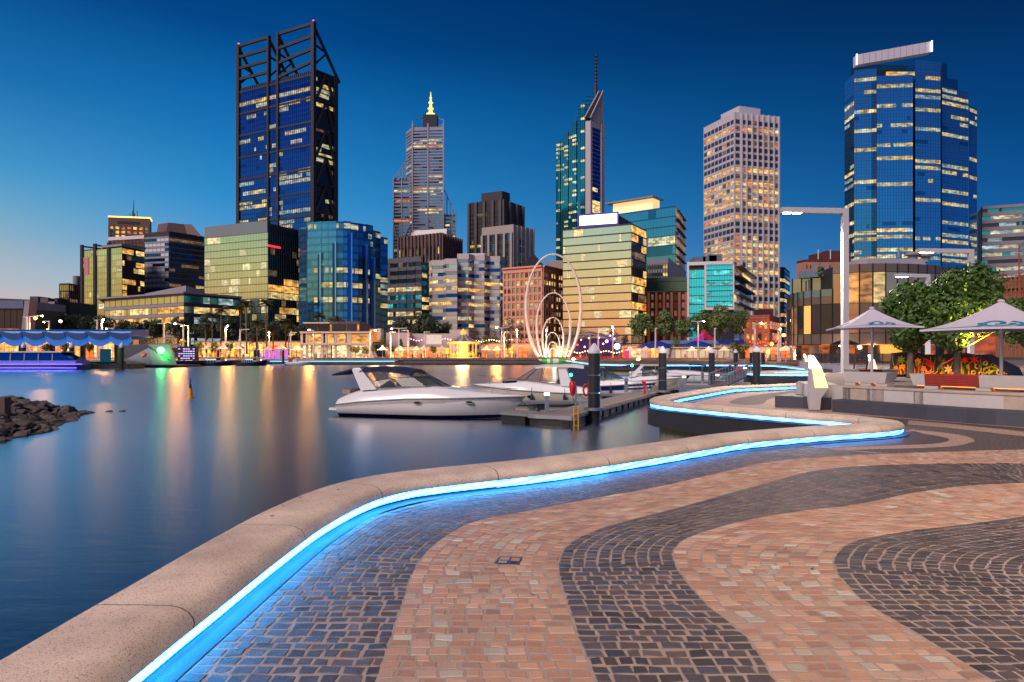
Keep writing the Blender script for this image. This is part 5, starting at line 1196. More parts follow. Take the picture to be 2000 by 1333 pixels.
fig('largest fig tree, standing behind the red slatted bench', xat(1869, 30), 30, TZ, zat(508, 30), 4.3, 1.0, 15000, 5)
fig('smaller fig tree between the first parasol and the largest fig tree', xat(1778, 31), 31, TZ, zat(543, 31), 2.75, 1.0, 8000, 8)
fig('fig tree half hidden behind the second parasol', xat(2010, 36), 36, TZ, zat(580, 36), 4.4, 1.2, 4000, 11)
# ================================================================ far quays and everything that stands on them
q_ = MB()
q_.prism([(-420, 150), (-92, 150), (-78, 168), (-70, 188), (-420, 188)], -1.6, -.02, M_fascia, M_pale)
q_.prism([(-420, 188), (13.2, 188), (13.2, 330), (-420, 330)], -1.6, .0, M_fascia, M_pale)
q_.prism([(13.2, 187.1), (140, 187.1), (140, 330), (13.2, 330)], -.5, .02, M_fascia, M_pale)
q_.build('far_quay', kind='structure')
M_step = mat('quay_step', rgb(96, 86, 84), .8, var=.2, vs_=.5)
M_timber = mat('dark_timber', rgb(58, 52, 52), .8, var=.25, vs_=.6, stretch=(.2, 4, 1))
steps_ = thing('quay_steps', 'long dark stepped edge of the far quay', 'steps', (-30, 186, -1.3))
for k, (y0, y1, z) in enumerate(((184.5, 186.2, -1.0), (186.2, 187.4, -.62), (187.4, 188.4, -.28))):
 for x0, x1 in ((-62, -30), (-29.8, -8), (-7.8, 13)):
  b = MB(); b.box(x0, x1, y0, y1 + .3 * k, -1.6, z, M_step if k else M_timber); b.build('step', steps_)
b = MB(); b.box(-55, 60, 191, 191.8, 0, .45, M_step); tag(b.build('seat_wall'), 'long low stone seat wall along the far promenade', 'seat wall')
b = MB()
for x0, x1, y in ((-60, -22, 181.5), (-20, 6, 180.2)): b.box(x0, x1, y, y + 2.2, WZ - .1, WZ + .45, M_timber)
tag(b.build('pontoon'), 'dark floating timber pontoon below the far quay', 'pontoon')
M_blueled = mat('far_blue_led', (.2, .4, .5), .4, emit=(.05, .55, 1), es=1.6, sample=True)
b = MB(); b.box(-66, -32, 186, 186.2, -.55, -.3, M_blueled); b.box(-67, -31, 186.2, 187.5, -.3, .1, M_pale); tag(b.build('lit_quay_edge'), 'blue lit edge of the promenade behind the small white motorboat', 'quay edge')
h_dark = mat('hall_roof_dark', (.03, .035, .055), .5, var=.2, vs_=.1)
t = thing('exhibition_hall', 'low dark exhibition hall with a slanted grey end fin', 'building', (xat(20, 240), 240, 0))
b = MB(); b.box(xat(-120, 240), xat(46, 240), 240, 262, 0, zat(603, 240), C_DARK); b.build('wall', t)
b = MB(); b.box(xat(-120, 242), xat(56, 242), 239.2, 262, zat(603, 240), zat(588, 240), mat('blue_grey_fascia', rgb(84, 96, 132), .5)); b.build('roof', t)
for k in range(6):
 b = MB(); b.box(xat(-26 + 12 * k, 240), xat(-15 + 12 * k, 240), 239.85, 240, .5, zat(605, 240), G_DARK); b.build('window', t)
b = MB(); b.box(xat(-60, 240), xat(38, 240), 239.8, 239.9, 3, zat(642, 240), L_ORG); b.build('lit_window_row', t)
b = MB(); b.hexa([(xat(40, 238), 237, 0), (xat(49, 238), 237, 0), (xat(49, 238), 241, 0), (xat(40, 238), 241, 0), (xat(52, 238), 237, zat(588, 238)), (xat(62, 238), 237, zat(588, 238)), (xat(62, 238), 241, zat(588, 238)), (xat(52, 238), 241, zat(588, 238))], C_CONC); b.build('end_fin', t)
t = thing('exhibition_hall', 'long black roofed hall behind the fin with small roof boxes', 'building', (xat(60, 340), 340, 0))
b = MB(); b.prism([(xat(-150, 340), 340), (xat(118, 340), 340), (xat(118, 340), 370), (xat(-150, 340), 370)], 0, [zat(577, 340), zat(588, 340), zat(588, 340), zat(577, 340)], h_dark); b.build('wall', t)
for x0, x1, y, m in ((84, 99, 583, C_BROWN), (100, 116, 590, C_CONC), (64, 80, 580, h_dark), (112, 117, 583, C_DARK)):
 b = MB(); b.box(xat(x0, 338), xat(x1, 338), 336, 345, 2, zat(y, 338), m); b.build('roof_box', t)
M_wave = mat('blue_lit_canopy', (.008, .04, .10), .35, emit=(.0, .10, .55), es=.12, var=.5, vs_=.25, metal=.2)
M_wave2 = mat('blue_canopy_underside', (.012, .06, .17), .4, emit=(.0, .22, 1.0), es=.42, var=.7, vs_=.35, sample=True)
D = 140; t = thing('wavy_canopy', 'long wavy canopy lit deep blue above the ferry pier', 'canopy', (xat(120, D), D, -.3))
xs0, xs1 = xat(-60, D), xat(268, D); n = 8; seg = (xs1 - xs0) / n
for k in range(n):
 x0 = xs0 + k * seg; b = MB(); top = []; bot = []
 for i in range(9):
  s = i / 8; zc = zat(668, D) - .9 * math.sin(math.pi * s) * (1 if s < 1 else 0) + .35 * math.cos(math.pi * s); x = x0 + seg * (s * 1.06)
  top.append((x, zc)); 
 for (z_a, z_b, y0, y1, m) in ((0, 1.25, D - 3, D - 2.6, M_wave2), (1.3, 2.0, D - 3.4, D + 4, M_wave)):
  for i in range(8):
   (xa, za), (xb, zb) = top[i], top[i + 1]
   f = .55 if z_a == 0 else .25
   b.hexa([(xa, y0, za * 1 + z_a), (xb, y0, zb + z_a), (xb, y1, zb + z_a + .2), (xa, y1, za + z_a + .2), (xa, y0, zat(658, D) + (z_b - 1) * .8 + f * (za - zat(668, D))), (xb, y0, zat(658, D) + (z_b - 1) * .8 + f * (zb - zat(668, D))), (xb, y1, zat(658, D) + z_b * .8), (xa, y1, zat(658, D) + z_b * .8)], m)
 b.build('canopy_wave', t, rec=True)
for k in range(5):
 x = xat(-18 + 60 * k + (6 if k == 4 else 0), D); b = MB(); b.box(x - .35, x + .35, D - .3, D + .4, -1.6, zat(664, D), C_BLACK); b.build('column', t)
b = MB(); b.box(xat(-60, D), xat(262, D), D - 1.5, D + 4, -1.5, -.35, C_BLACK); b.build('deck', t)
for px in (46, 140, 238):
 b = MB(); x = xat(px, D - 3); b.lathe([(.45, -2), (.45, 3.0)], (x, D - 3, 0), C_BLACK, 12); b.lathe([(.47, 3.0), (.47, 3.4), (.05, 4.1)], (x, D - 3, 0), C_WHITE, 12); tag(b.build('mooring_pile'), {46: 'black mooring pile behind the cruise boat cabin', 140: 'black mooring pile at the cruise boat bow', 238: 'black mooring pile beside the faceted kiosk'}[px], 'pile', 'piles by the ferry pier')
M_tq = mat('turquoise_panel', rgb(60, 160, 180), .5, emit=rgb(40, 150, 180), es=.12)
for i, (x0, x1) in enumerate(((195, 204), (206, 215))):
 b = MB(); b.box(xat(x0, 146), xat(x1, 146), 146, 146.4, -.1, zat(682, 146), M_tq); b.box(xat(x0, 146) + .2, xat(x1, 146) - .2, 146.05, 146.35, -.35, -.1, C_DARK); tag(b.build('information_panel'), ('turquoise information panel nearer the cruise boat', 'turquoise information panel nearer the faceted kiosk')[i], 'panel', 'turquoise panels')
M_violet = mat('violet_led', (.3, .2, .6), .4, emit=(.06, .04, 1.0), es=4.0, sample=True)
D = 131; t = thing('cruise_boat', 'low white cruise boat edged with violet blue light lines', 'cruise boat', (xat(40, D), D, WZ)); x0, x1 = xat(-120, D), xat(160, D)
b = MB(); b.loft([[(x0, D + s * 2.4, WZ - .3) if 0 else (x, D + 2.5 + s * hb, z) for s, z in ((-1, WZ - .3), (-1, WZ + .9), (1, WZ + .9), (1, WZ - .3))] for x, hb in ((x0, 2.5), (x1 - 6, 2.5), (x1 - 2, 1.7), (x1, .3))], mat('dark_hull', (.03, .04, .09), .3), True, True); b.build('hull', t, rec=True)
for z in (WZ + .28, WZ + 1.0):
 for xa, xb in ((x0, xat(78, D)), (xat(79, D), x1 - 1.0 if z < WZ + .5 else x1 + .1)): b = MB(); b.box(xa, xb, D - .16, D - .02, z, z + .16, M_violet); b.build('light_line', t)
b = MB(); b.prism([(x0, D + .3), (x1 - 1.4, D + .3), (x1 - 1.4, D + 4.6), (x0, D + 4.6)], WZ + .9, WZ + 1.75, mat('blue_white_gunwale', rgb(110, 120, 190), .3)); b.build('gunwale', t)
b = MB(); b.hexa([(x0, D + .5, WZ + 1.75), (x1 - 1.6, D + .5, WZ + 1.75), (x1 - 1.6, D + 4.4, WZ + 1.75), (x0, D + 4.4, WZ + 1.75), (x0, D + .8, WZ + 3.3), (x1 - 5, D + .8, WZ + 3.3), (x1 - 5, D + 4.1, WZ + 3.3), (x0, D + 4.1, WZ + 3.3)], G_NAVY2); b.build('cabin_glass', t)
b = MB(); b.box(x0, x1 - 4.2, D + .4, D + 4.4, WZ + 3.3, WZ + 3.55, C_WHITE); b.build('roof', t)
for k in range(9):
 x = x1 - 6 - k * 2.7; b = MB(); b.bar((x, D + .45, WZ + 1.7), (x - .1, D + .72, WZ + 3.3), .22, .12, C_CONC); b.build('window_post', t)
D = 152; t = thing('pier_kiosk', 'grey faceted pier kiosk with a round green light', 'kiosk', (xat(300, D), D, -.6)); mk = mat('grey_zinc', rgb(118, 128, 136), .4, metal=.4, var=.1, vs_=.5)
zz = lambda y: zat(y, D)
P = [(244, 701), (296, 713), (345, 712), (337, 672), (293, 672), (288, 673), (276, 681)]
b = MB()
A = at(246, 702, D); Bq = at(298, 713, D - 2); Cq = at(345, 713, D - 1); Dq = at(330, 673, D + 1); Eq = at(288, 673, D); F = at(290, 680, D - .6); Gq = at(237, 676, D + 2); H = at(246, 713, D)
b.add([A, Bq, F, H], [(3, 1, 0), (0, 1, 2)], mk); b.add([Bq, Cq, Dq, Eq, F], [(0, 1, 2, 3, 4)], mk); b.add([at(345, 713, D), at(341, 690, D + 4), Dq, at(338, 713, D + 8)], [(0, 1, 2)], mk)
bk = [at(244, 713, D + 9), at(240, 674, D + 9), at(332, 671, D + 9), at(343, 713, D + 9)]
b.add([Gq, Eq, Dq, bk[2], bk[1]], [(0, 1, 2, 3, 4)], mk); b.add(bk, [(3, 2, 1, 0)], mk); b.add([Cq, bk[3], bk[2], Dq], [(0, 1, 2, 3)], mk); b.build('shell', t)
b = MB(); b.add([at(243, 700, D + 1.5), at(286, 690, D + 1.2), at(287, 676, D + 1.2), at(240, 680, D + 1.5)], [(0, 1, 2, 3)], G_DARK); b.add([A, F, Eq, Gq], [(0, 1, 2, 3)], C_DARK); b.build('dark_recess', t)
b = MB(); b.add([at(276, 697, D - 1.1), at(283, 694, D - 1.3), at(282, 686, D - 1.2), at(275, 690, D - 1.0)], [(0, 1, 2, 3)], L_ORG); b.build('window', t)
gm_ = mat('green_round_light', (.2, .6, .2), .4, emit=(.03, 1.0, .10), es=30.0, sample=True)
b = MB(); c = at(314, 685, D - 2.1); vs = [(c.x + .72 * math.cos(a * .3926991), c.y - .12, c.z + .72 * math.sin(a * .3926991)) for a in range(16)]; b.add([(x, y + .3, z) for x, y, z in vs] + vs, [tuple(range(16, 32))] + [(i, (i + 1) % 16, 16 + (i + 1) % 16, 16 + i) for i in range(16)], gm_); b.build('green_light', t)
gw = mat('white_round_light', (.8, .8, .8), .4, emit=(.7, 1, .75), es=5.0)
b = MB(); vs = [(c.x + .5 * math.cos(a * .3926991), c.y - .16, c.z + .5 * math.sin(a * .3926991)) for a in range(16)]; b.add(vs, [tuple(range(16))], gw); b.build('light_core', t)
b = MB(); b.box(xat(200, 150), xat(352, 150), 149, 160, -1.6, -.75, C_BLACK); b.build('deck', t)
D = 172; t = thing('light_cabinet', 'cabinet of small violet and blue lights on the pier', 'light cabinet', (xat(364, D), D, -1)); b = MB(); b.box(xat(347, D), xat(381, D), D, D + 2, -1.2, zat(677, D), C_BLACK); b.build('frame', t)
mv = [mat('violet_tube', (.5, .3, .6), .4, emit=(.75, .35, 1.0), es=1.0), mat('blue_tube', (.3, .4, .6), .4, emit=(.4, .6, 1.0), es=.9), mat('pink_tube', (.6, .3, .5), .4, emit=(1.0, .6, .9), es=.9)]
for r in range(6):
 for k in range(7):
  if R.random() < .85:
   b = MB(); x = xat(348.5 + k * 4.7, D); z = zat(706 - r * 4.6, D); b.box(x, x + .45, D - .1, D, z, z + .28, R.choice(mv)); b.build('light_tube', t)
D = 222; t = thing('pavilion', 'two storey glazed waterfront pavilion with an orange stair side', 'pavilion', (xat(660, D), D, 0)); X = lambda p: xat(p, D); Z = lambda y: zat(y, D)
mw = mat('pavilion_white', rgb(198, 186, 176), .6, var=.08); mb_ = mat('pavilion_brown', rgb(84, 68, 72), .6, var=.1); wl_ = lit('pavilion_lit_room', rgb(255, 176, 92), 1.0, .35); ws_ = lit('pavilion_bright_room', rgb(255, 214, 160), 1.25, .5)
b = MB(); b.box(X(590), X(722), D + .6, D + 14, 0, Z(650), mb_); b.build('wall', t)
for y, p in ((672.5, 1.4), (650, 1.0)): b = MB(); b.box(X(587), X(728), D - p, D + 14, Z(y + 1.5), Z(y - 2), mw); b.build('floor_slab', t)
for x0, x1 in ((600, 626), (637, 651), (656, 674), (684, 720)): b = MB(); b.box(X(x0), X(x1), D + .4, D + .55, Z(671), Z(653), wl_); b.build('window', t)
for x0, x1 in ((592, 606), (608, 645), (648, 680), (684, 720)): b = MB(); b.box(X(x0), X(x1), D + .3, D + .55, .3, Z(675), ws_); b.build('window', t)
for x in (588, 598, 628, 636, 654, 678, 682, 724): b = MB(); b.box(X(x), X(x) + .7, D - .6, D + .2, 0, Z(650), mw); b.build('column', t)
b = MB(); b.box(X(592), X(641), D + 3, D + 12, Z(648), Z(632), G_DARK); b.box(X(590), X(642), D + 1, D + 12, Z(632), Z(629.5), mw); b.build('roof_terrace', t)
b = MB(); b.box(X(642), X(701), D + 1, D + 12, Z(648), Z(628), mb_); b.build('upper_storey', t)
for x0, x1 in ((647, 673), (677, 694)): b = MB(); b.box(X(x0), X(x1), D + .8, D + 1, Z(646.5), Z(633), G_DARK); b.build('window', t)
for x in (643.5, 697): b = MB(); b.box(X(x), X(x + 3), D + .8, D + 1, Z(646), Z(634), wl_); b.build('window', t)
b = MB(); b.hexa([(X(701), D + 1, Z(648)), (X(716), D + 3, Z(648)), (X(716), D + 12, Z(648)), (X(701), D + 12, Z(648)), (X(701), D + 1, Z(628)), (X(711), D + 3, Z(634)), (X(711), D + 12, Z(634)), (X(701), D + 12, Z(628))], mb_); b.build('upper_storey_end', t)
mo = mat('orange_lit_panel', rgb(170, 96, 40), .6, emit=rgb(255, 140, 30), es=.35, var=.3, vs_=.4); b = MB(); b.box(X(723), X(738), D - .5, D + 6, Z(668), Z(643), mo); b.build('orange_panel', t); b = MB(); b.box(X(738), X(745), D - 1, D + 4, Z(664), Z(642), mw); b.build('white_panel', t)
b = MB(); b.bar((X(722), D - 1, Z(672)), (X(737), D - 3, .3), 1.6, .6, mw); b.build('stair', t)
mt = mat('pale_market_wall', rgb(196, 178, 176), .8, var=.1)
for lab, x0, x1, y0, y1, d, z in (('pale white market wall beside the orange stair', 754, 800, 650, 672, 232, 0), ('long pinkish market wall with string lights', 800, 902, 652, 676, 236, 0), ('tall pale wall behind the merry-go-round', 878, 915, 644, 672, 240, 0)):
 b = MB(); b.box(xat(x0, d), xat(x1, d), d, d + 6, 0, zat(y0, d), mt); tag(b.build('market_wall'), lab, 'wall')
b = MB(); b.box(xat(832, 228), xat(864, 228), 228, 228.5, zat(674, 228), zat(654, 228), C_WHITE); s_ = b; o = b.build('screen_frame'); tag(o, 'blank white outdoor screen in front of the market wall', 'screen')
b = MB(); b.quad(at(833, 673, 227.8), at(863, 673, 227.8), at(863, 655, 227.8), at(833, 655, 227.8), mat('pale_screen', rgb(220, 215, 205), .7, emit=rgb(225, 220, 210), es=.18)); b.build('screen', o)
mbulb = mat('bulb_warm', (.8, .6, .3), .4, emit=rgb(255, 214, 130), es=5.0); mbr = mat('bulb_red', (.8, .2, .1), .4, emit=rgb(255, 60, 20), es=4.0); mbp = mat('bulb_pink', (.8, .4, .5), .4, emit=rgb(255, 170, 180), es=4.0)
for lab, x0, x1, y, m, d in (('string of pale bulbs along the pinkish market wall', 798, 905, 662, mbp, 230), ('string of warm bulbs above the promenade tents', 880, 1000, 664, mbulb, 226), ('string of red bulbs before the peach stone building', 985, 1060, 664, mbr, 228), ('string of warm bulbs along the stage front', 1112, 1220, 686, mbulb, 226), ('string of red bulbs by the brick building', 1465, 1540, 668, mbr, 216)):
 t = thing('string_lights', lab, 'string lights', (xat(x0, d), d, 0)); b = MB(); pts = []
 nb = int((x1 - x0) / 5)
 for k in range(nb + 1):
  s = k / nb; p = at(x0 + (x1 - x0) * s, y + 4 * math.sin(s * math.pi * 3) ** 2, d); pts.append(p)
  bb = MB(); bb.lathe([(.05, -.2), (.2, -.05), (.2, .1), (.05, .22)], tuple(p), m, 6); bb.build('bulb', t)
 b.tube(pts, .03, C_BLACK, 4); b.build('cable', t)
D = 214; t = thing('carousel', 'merry-go-round glowing gold under a pointed striped roof', 'merry-go-round', (xat(905, D), D, 0)); cx = xat(905, D); Z = lambda y: zat(y, D)
mg = mat('gold_glow', (.7, .5, .2), .5, emit=rgb(255, 170, 44), es=.95, var=.6, vs_=1.2); mg2 = mat('glowing_gold_paint', (.6, .42, .15), .45, emit=rgb(255, 150, 30), es=.8, var=.6, vs_=2); ms = mat('roof_stripe_grey', rgb(96, 96, 120), .7); ms2 = mat('roof_stripe_pale', rgb(170, 150, 140), .7)  # bulb light is put into the gold of drum, poles, platform and horses
n = 20; r0 = 4.9; zr, za = Z(668), Z(655)
for k in range(n):
 a0, a1 = 2 * math.pi * k / n, 2 * math.pi * (k + 1) / n; b = MB()
 pr = [(r0, zr), (r0 * .45, zr + (za - zr) * .6), (.5, za + .5)]
 for (ra, z_a), (rb, z_b) in zip(pr[:-1], pr[1:]): b.quad((cx + ra * math.cos(a0), D + ra * math.sin(a0), z_a), (cx + ra * math.cos(a1), D + ra * math.sin(a1), z_a), (cx + rb * math.cos(a1), D + rb * math.sin(a1), z_b), (cx + rb * math.cos(a0), D + rb * math.sin(a0), z_b), ms if k % 2 else ms2)
 b.build('roof_panel', t)
b = MB(); b.lathe([(r0 + .1, Z(672)), (r0 + .15, Z(668.5)), (r0, zr)], (cx, D, 0), mg, 40, False); b.build('lit_valance', t)
b = MB(); b.lathe([(.9, za - .2), (.9, za + .7), (1.2, za + .8), (.6, za + 1.4), (.1, za + 2)], (cx, D, 0), mg, 14); b.build('lantern', t)
b = MB(); b.lathe([(1.6, .4), (1.6, Z(672))], (cx, D, 0), mg, 16); b.build('centre_drum', t); b = MB(); b.lathe([(5.0, 0), (5.0, .45), (4.9, .5)], (cx, D, 0), mg2, 40); b.build('platform', t)
for k in range(16):
 a = k * math.pi / 8; b = MB(); b.tube([(cx + 4.2 * math.cos(a), D + 4.2 * math.sin(a), .45), (cx + 4.2 * math.cos(a), D + 4.2 * math.sin(a), Z(671))], .07, mg, 5); b.build('brass_pole', t)
 x, y, z = cx + 3.7 * math.cos(a), D + 3.7 * math.sin(a), 1.1 + .25 * (k % 3); tx, ty = -math.sin(a), math.cos(a); b = MB()
 b.tube([(x - tx * .6, y - ty * .6, z + .1), (x, y, z), (x + tx * .6, y + ty * .6, z + .08)], [.2, .26, .22], mg2, 6); b.tube([(x + tx * .5, y + ty * .5, z + .1), (x + tx * .8, y + ty * .8, z + .6), (x + tx * 1.1, y + ty * 1.1, z + .5)], [.17, .12, .07], mg2, 5)
 for s in (-.45, .45):
  b.tube([(x + tx * s, y + ty * s, z), (x + tx * (s + .15), y + ty * (s + .15), z - .35), (x + tx * s, y + ty * s, z - .62)], [.09, .06, .05], mg2, 4)
 b.build('horse', t)
la = bpy.data.lights.new('carousel_light', 'POINT'); la.energy = 3500; la.color = (1, .68, .28); la.shadow_soft_size = 2; lo = bpy.data.objects.new('carousel_light', la); COL.objects.link(lo); lo.parent = t; lo.location = (0, -6.5, 3)
D = 205; z0 = zat(699, D); t = thing('ring_sculpture', 'tall white sculpture of six nested open rings', 'sculpture', (xat(1081, D), D, z0)); mr = mat('white_painted_steel', rgb(226, 218, 208), .4, var=.05)
for cxp, a, top, base_h, r in ((1081, 53.5, 497, 29, .50), (1081, 33, 572.5, 23, .36), (1080, 20.5, 620.5, 16, .29), (1079.5, 13.5, 649.6, 12, .22), (1079.6, 9, 668, 8, .13), (1079.6, 6, 680.5, 5, .10)):
 cyp = top + (698 - top) * .5; bu = cyp - top; th = math.acos(min(.99, base_h / a)); bl = (698 - cyp) / math.sin(th); P = []; rs = []
 k = 48
 for i in range(k + 1):
  ang = -th + (math.pi + 2 * th) * i / k; s, c = math.sin(ang), math.cos(ang)
  P.append(at(cxp + a * c, cyp - (bu if s > 0 else bl) * s, D)); rs.append(r * (1.0 - .45 * max(0, s)))
 b = MB(); b.tube(P, rs, mr, 8); b.build('ring', t, smooth=True)
la = bpy.data.lights.new('sculpture_uplight', 'POINT'); la.energy = 2600; la.color = (1, .84, .66); la.shadow_soft_size = .4; lo = bpy.data.objects.new('sculpture_uplight', la); COL.objects.link(lo); lo.parent = t; lo.location = (0, -3, .8)
D = 232; t = thing('concert_stage', 'open air stage with a truss roof and violet lights', 'stage', (xat(1165, D), D, 0)); mtr = mat('truss_steel', rgb(150, 140, 160), .4, metal=.5); pts = [(1114, 668), (1130, 655), (1152, 648), (1176, 652), (1196, 660), (1212, 664)]
b = MB()
for k in range(len(pts) - 1):
 p, q = at(*pts[k], D), at(*pts[k + 1], D); w = Vector((0, 12, 0)); b.quad(p, q, q + w, p + w, mat('stage_cloth', rgb(128, 118, 150), .7)); b.quad(p + w, q + w, q, p, MATS['stage_cloth'])
b.build('roof', t); b = MB()
for k in range(len(pts) - 1):
 p, q = at(*pts[k], D), at(*pts[k + 1], D); d3 = Vector((0, 0, -.9)); b.bar(p, q, .25, .25, mtr); b.bar(p + d3, q + d3, .25, .25, mtr)
 for i in range(4): b.bar(p.lerp(q, i / 4), (p + d3).lerp(q + d3, (i + .5) / 4), .14, .14, mtr); b.bar((p + d3).lerp(q + d3, (i + .5) / 4), p.lerp(q, (i + 1) / 4), .14, .14, mtr)
b.build('truss', t)
for px, y in ((1116, 668), (1152, 650), (1210, 664)): b = MB(); p = at(px, y, D); b.box(p.x - .3, p.x + .3, D - .3, D + .3, 0, p.z, mtr); b.build('tower_leg', t)
b = MB(); b.box(xat(1116, D), xat(1212, D), D + 1, D + 11, 0, 1.4, C_BLACK); b.build('platform', t)
mvl = mat('violet_stage_light', (.5, .3, .8), .4, emit=(.55, .28, 1.0), es=7.0); mwl = mat('white_stage_light', (.8, .8, .9), .4, emit=(.9, .9, 1.0), es=8.0)
for px, y, m, r in ((1185, 667, mvl, .55), (1205, 677, mwl, 1.0), (1200, 662, mvl, .3), (1170, 660, mvl, .25), (1178, 672, mbulb, .3), (1135, 664, mbulb, .25), (1150, 661, mbulb, .25), (1160, 676, mbr, .3), (1142, 678, mbulb, .3), (1192, 656, mvl, .3), (1128, 674, mbr, .3)):
 b = MB(); p = at(px, y, D - 1); b.lathe([(.05, -r), (r * .8, -r * .6), (r, 0), (r * .8, r * .6), (.05, r)], tuple(p), m, 10); b.build('stage_lamp', t)
b = MB(); b.box(xat(1116, D), xat(1210, D), D + 9, D + 9.3, 1.4, zat(660, D), mat('stage_backdrop', (.06, .03, .10), .8, emit=(.35, .12, .6), es=.12, var=.7, vs_=.3)); b.build('backdrop', t)
md = mat('blue_canvas', rgb(22, 48, 128), .6, var=.12); mc = mat('cream_canvas', rgb(214, 196, 174), .7, var=.06); mwt = mat('white_tent_wall', rgb(196, 190, 176), .8, var=.1); mbt = mat('pale_blue_canvas', rgb(96, 128, 176), .6)
for lab, x0, x1, yt, yb in (('blue domed market tent nearer the ring sculpture', 1245, 1315, 665.5, 680), ('blue domed market tent nearer the brick building', 1325, 1396, 665.5, 681)):
 D = 208; t = thing('dome_tent', lab, 'tent', (xat((x0 + x1) / 2, D), D, 0), 0, 'blue dome tents'); b = MB(); rows = []
 for i in range(13):
  s = i / 12; x = xat(x0 + (x1 - x0) * s, D); zc = zat(yb, D) + (zat(yt, D) - zat(yb, D)) * math.sin(math.pi * s) ** .8
  rows.append([(x, D + 5 * math.cos(math.pi * j / 6) * 1.0, zat(yb, D) - .1 + (zc - zat(yb, D)) * math.sin(math.pi * j / 6)) for j in range(7)])
 b.loft(rows, md, False); b.build('dome', t, smooth=True)
 for k in range(5): b = MB(); x = xat(x0 + 3 + (x1 - x0 - 6) * k / 4, D); b.box(x - .08, x + .08, D - 4.9, D - 4.7, 0, zat(yb, D), C_WHITE); b.build('tent_pole', t)
for lab, x0, x1, yt, yr, yb, d, m in (('pale blue gabled market tent roof', 1296, 1420, 665, 672, 680, 218, mbt), ('bright blue gabled market tent beside the brick building', 1410, 1455, 664, 671, 684, 216, md), ('long white tent wall behind the small parasols', 1318, 1425, 678, 680, 698, 200, mwt)):
 t = thing('market_tent', lab, 'tent', (xat((x0 + x1) / 2, d), d, 0)); b = MB(); b.box(xat(x0, d), xat(x1, d), d, d + 6, 0, zat(yr, d), mwt if m is not mwt else mwt); b.build('tent_wall', t)
 b = MB(); a, c = xat(x0 - 2, d), xat(x1 + 2, d); z1, z2 = zat(yr, d), zat(yt, d); b.quad((a, d - .6, z1), (c, d - .6, z1), (c, d + 3, z2), (a, d + 3, z2), m); b.quad((a, d + 3, z2), (c, d + 3, z2), (c, d + 6.6, z1), (a, d + 6.6, z1), m); b.add([(a, d - .6, z1), (a, d + 3, z2), (a, d + 6.6, z1), (c, d - .6, z1), (c, d + 3, z2), (c, d + 6.6, z1)], [(2, 1, 0), (3, 4, 5)], m); b.build('tent_roof', t)
 k_ = int((x1 - x0) / 11)
 for k in range(k_ + 1): b = MB(); x = xat(x0 + (x1 - x0) * k / k_, d); b.box(x - .1, x + .1, d - .15, d, 0, zat(yr, d), C_CONC); b.build('tent_pole', t)
D = 226; t = thing('peaked_tent', 'peaked magenta and red tent behind the blue domes', 'tent', (xat(1372, D), D, 0)); mm = mat('magenta_canvas', rgb(180, 50, 150), .6, emit=rgb(200, 40, 160), es=.15); mrd = mat('red_canvas', rgb(170, 30, 50), .6, emit=rgb(200, 20, 40), es=.12)
for m, pts in ((mm, [(1352, 668), (1372, 655), (1376, 651), (1375, 668)]), (mrd, [(1380, 668), (1380, 650), (1386, 655), (1400, 666)]), (mrd, [(1374, 656), (1378, 645), (1381, 650), (1382, 668)])):
 q = [at(x, y, D) for x, y in pts]; b = MB(); b.add([tuple(v) for v in q] + [(v.x, v.y + 5, v.z) for v in q], [(0, 1, 2, 3), (7, 6, 5, 4), (0, 4, 5, 1), (1, 5, 6, 2), (2, 6, 7, 3)], m); b.build('canvas', t, rec=True)
D = 200; t = thing('market_stall', 'pink and white market stall under the parasols', 'stall', (xat(1243, D), D, 0)); mpk = mat('pink_panel', rgb(196, 60, 120), .6, emit=rgb(230, 60, 130), es=.2)
for x0, x1, m in ((1222, 1229, mpk), (1230, 1252, ws_), (1253, 1264, C_WHITE)): b = MB(); b.box(xat(x0, D), xat(x1, D), D, D + 3, 0, zat(681, D), m); b.build('stall_panel', t)
b = MB(); b.box(xat(1221, D), xat(1266, D), D - .5, D + 3.2, zat(681, D), zat(679, D), mpk); b.build('stall_roof', t)
def parasol_small():
 t = thing('market_parasol', 'pale parasol on the far promenade', 'parasol', (0, 0, 0)); b = MB(); r = 1.9; z0, z1 = 2.3, 3.5
 for k in range(4):
  a0, a1 = math.pi / 4 + k * math.pi / 2, math.pi / 4 + (k + 1) * math.pi / 2; P = []
  for s in (1.0, .66, .33, .04):
   z = z0 + (z1 - z0) * (1 - s) ** 1.5; P.append(((r * s * math.cos(a0), r * s * math.sin(a0), z), (r * s * math.cos(a1), r * s * math.sin(a1), z)))
  for (p, q), (u, v) in zip(P[:-1], P[1:]): b.quad(p, q, v, u, mc)
 b.build('canopy', t, world=False); b = MB(); b.tube([(0, 0, 0), (0, 0, 3.3)], .07, C_WHITE, 6); b.build('pole', t, world=False)
 b = MB(); b.lathe([(.5, 0), (.5, .08), (.1, .1)], (0, 0, 0), C_CONC, 10); b.build('base', t, world=False); return t
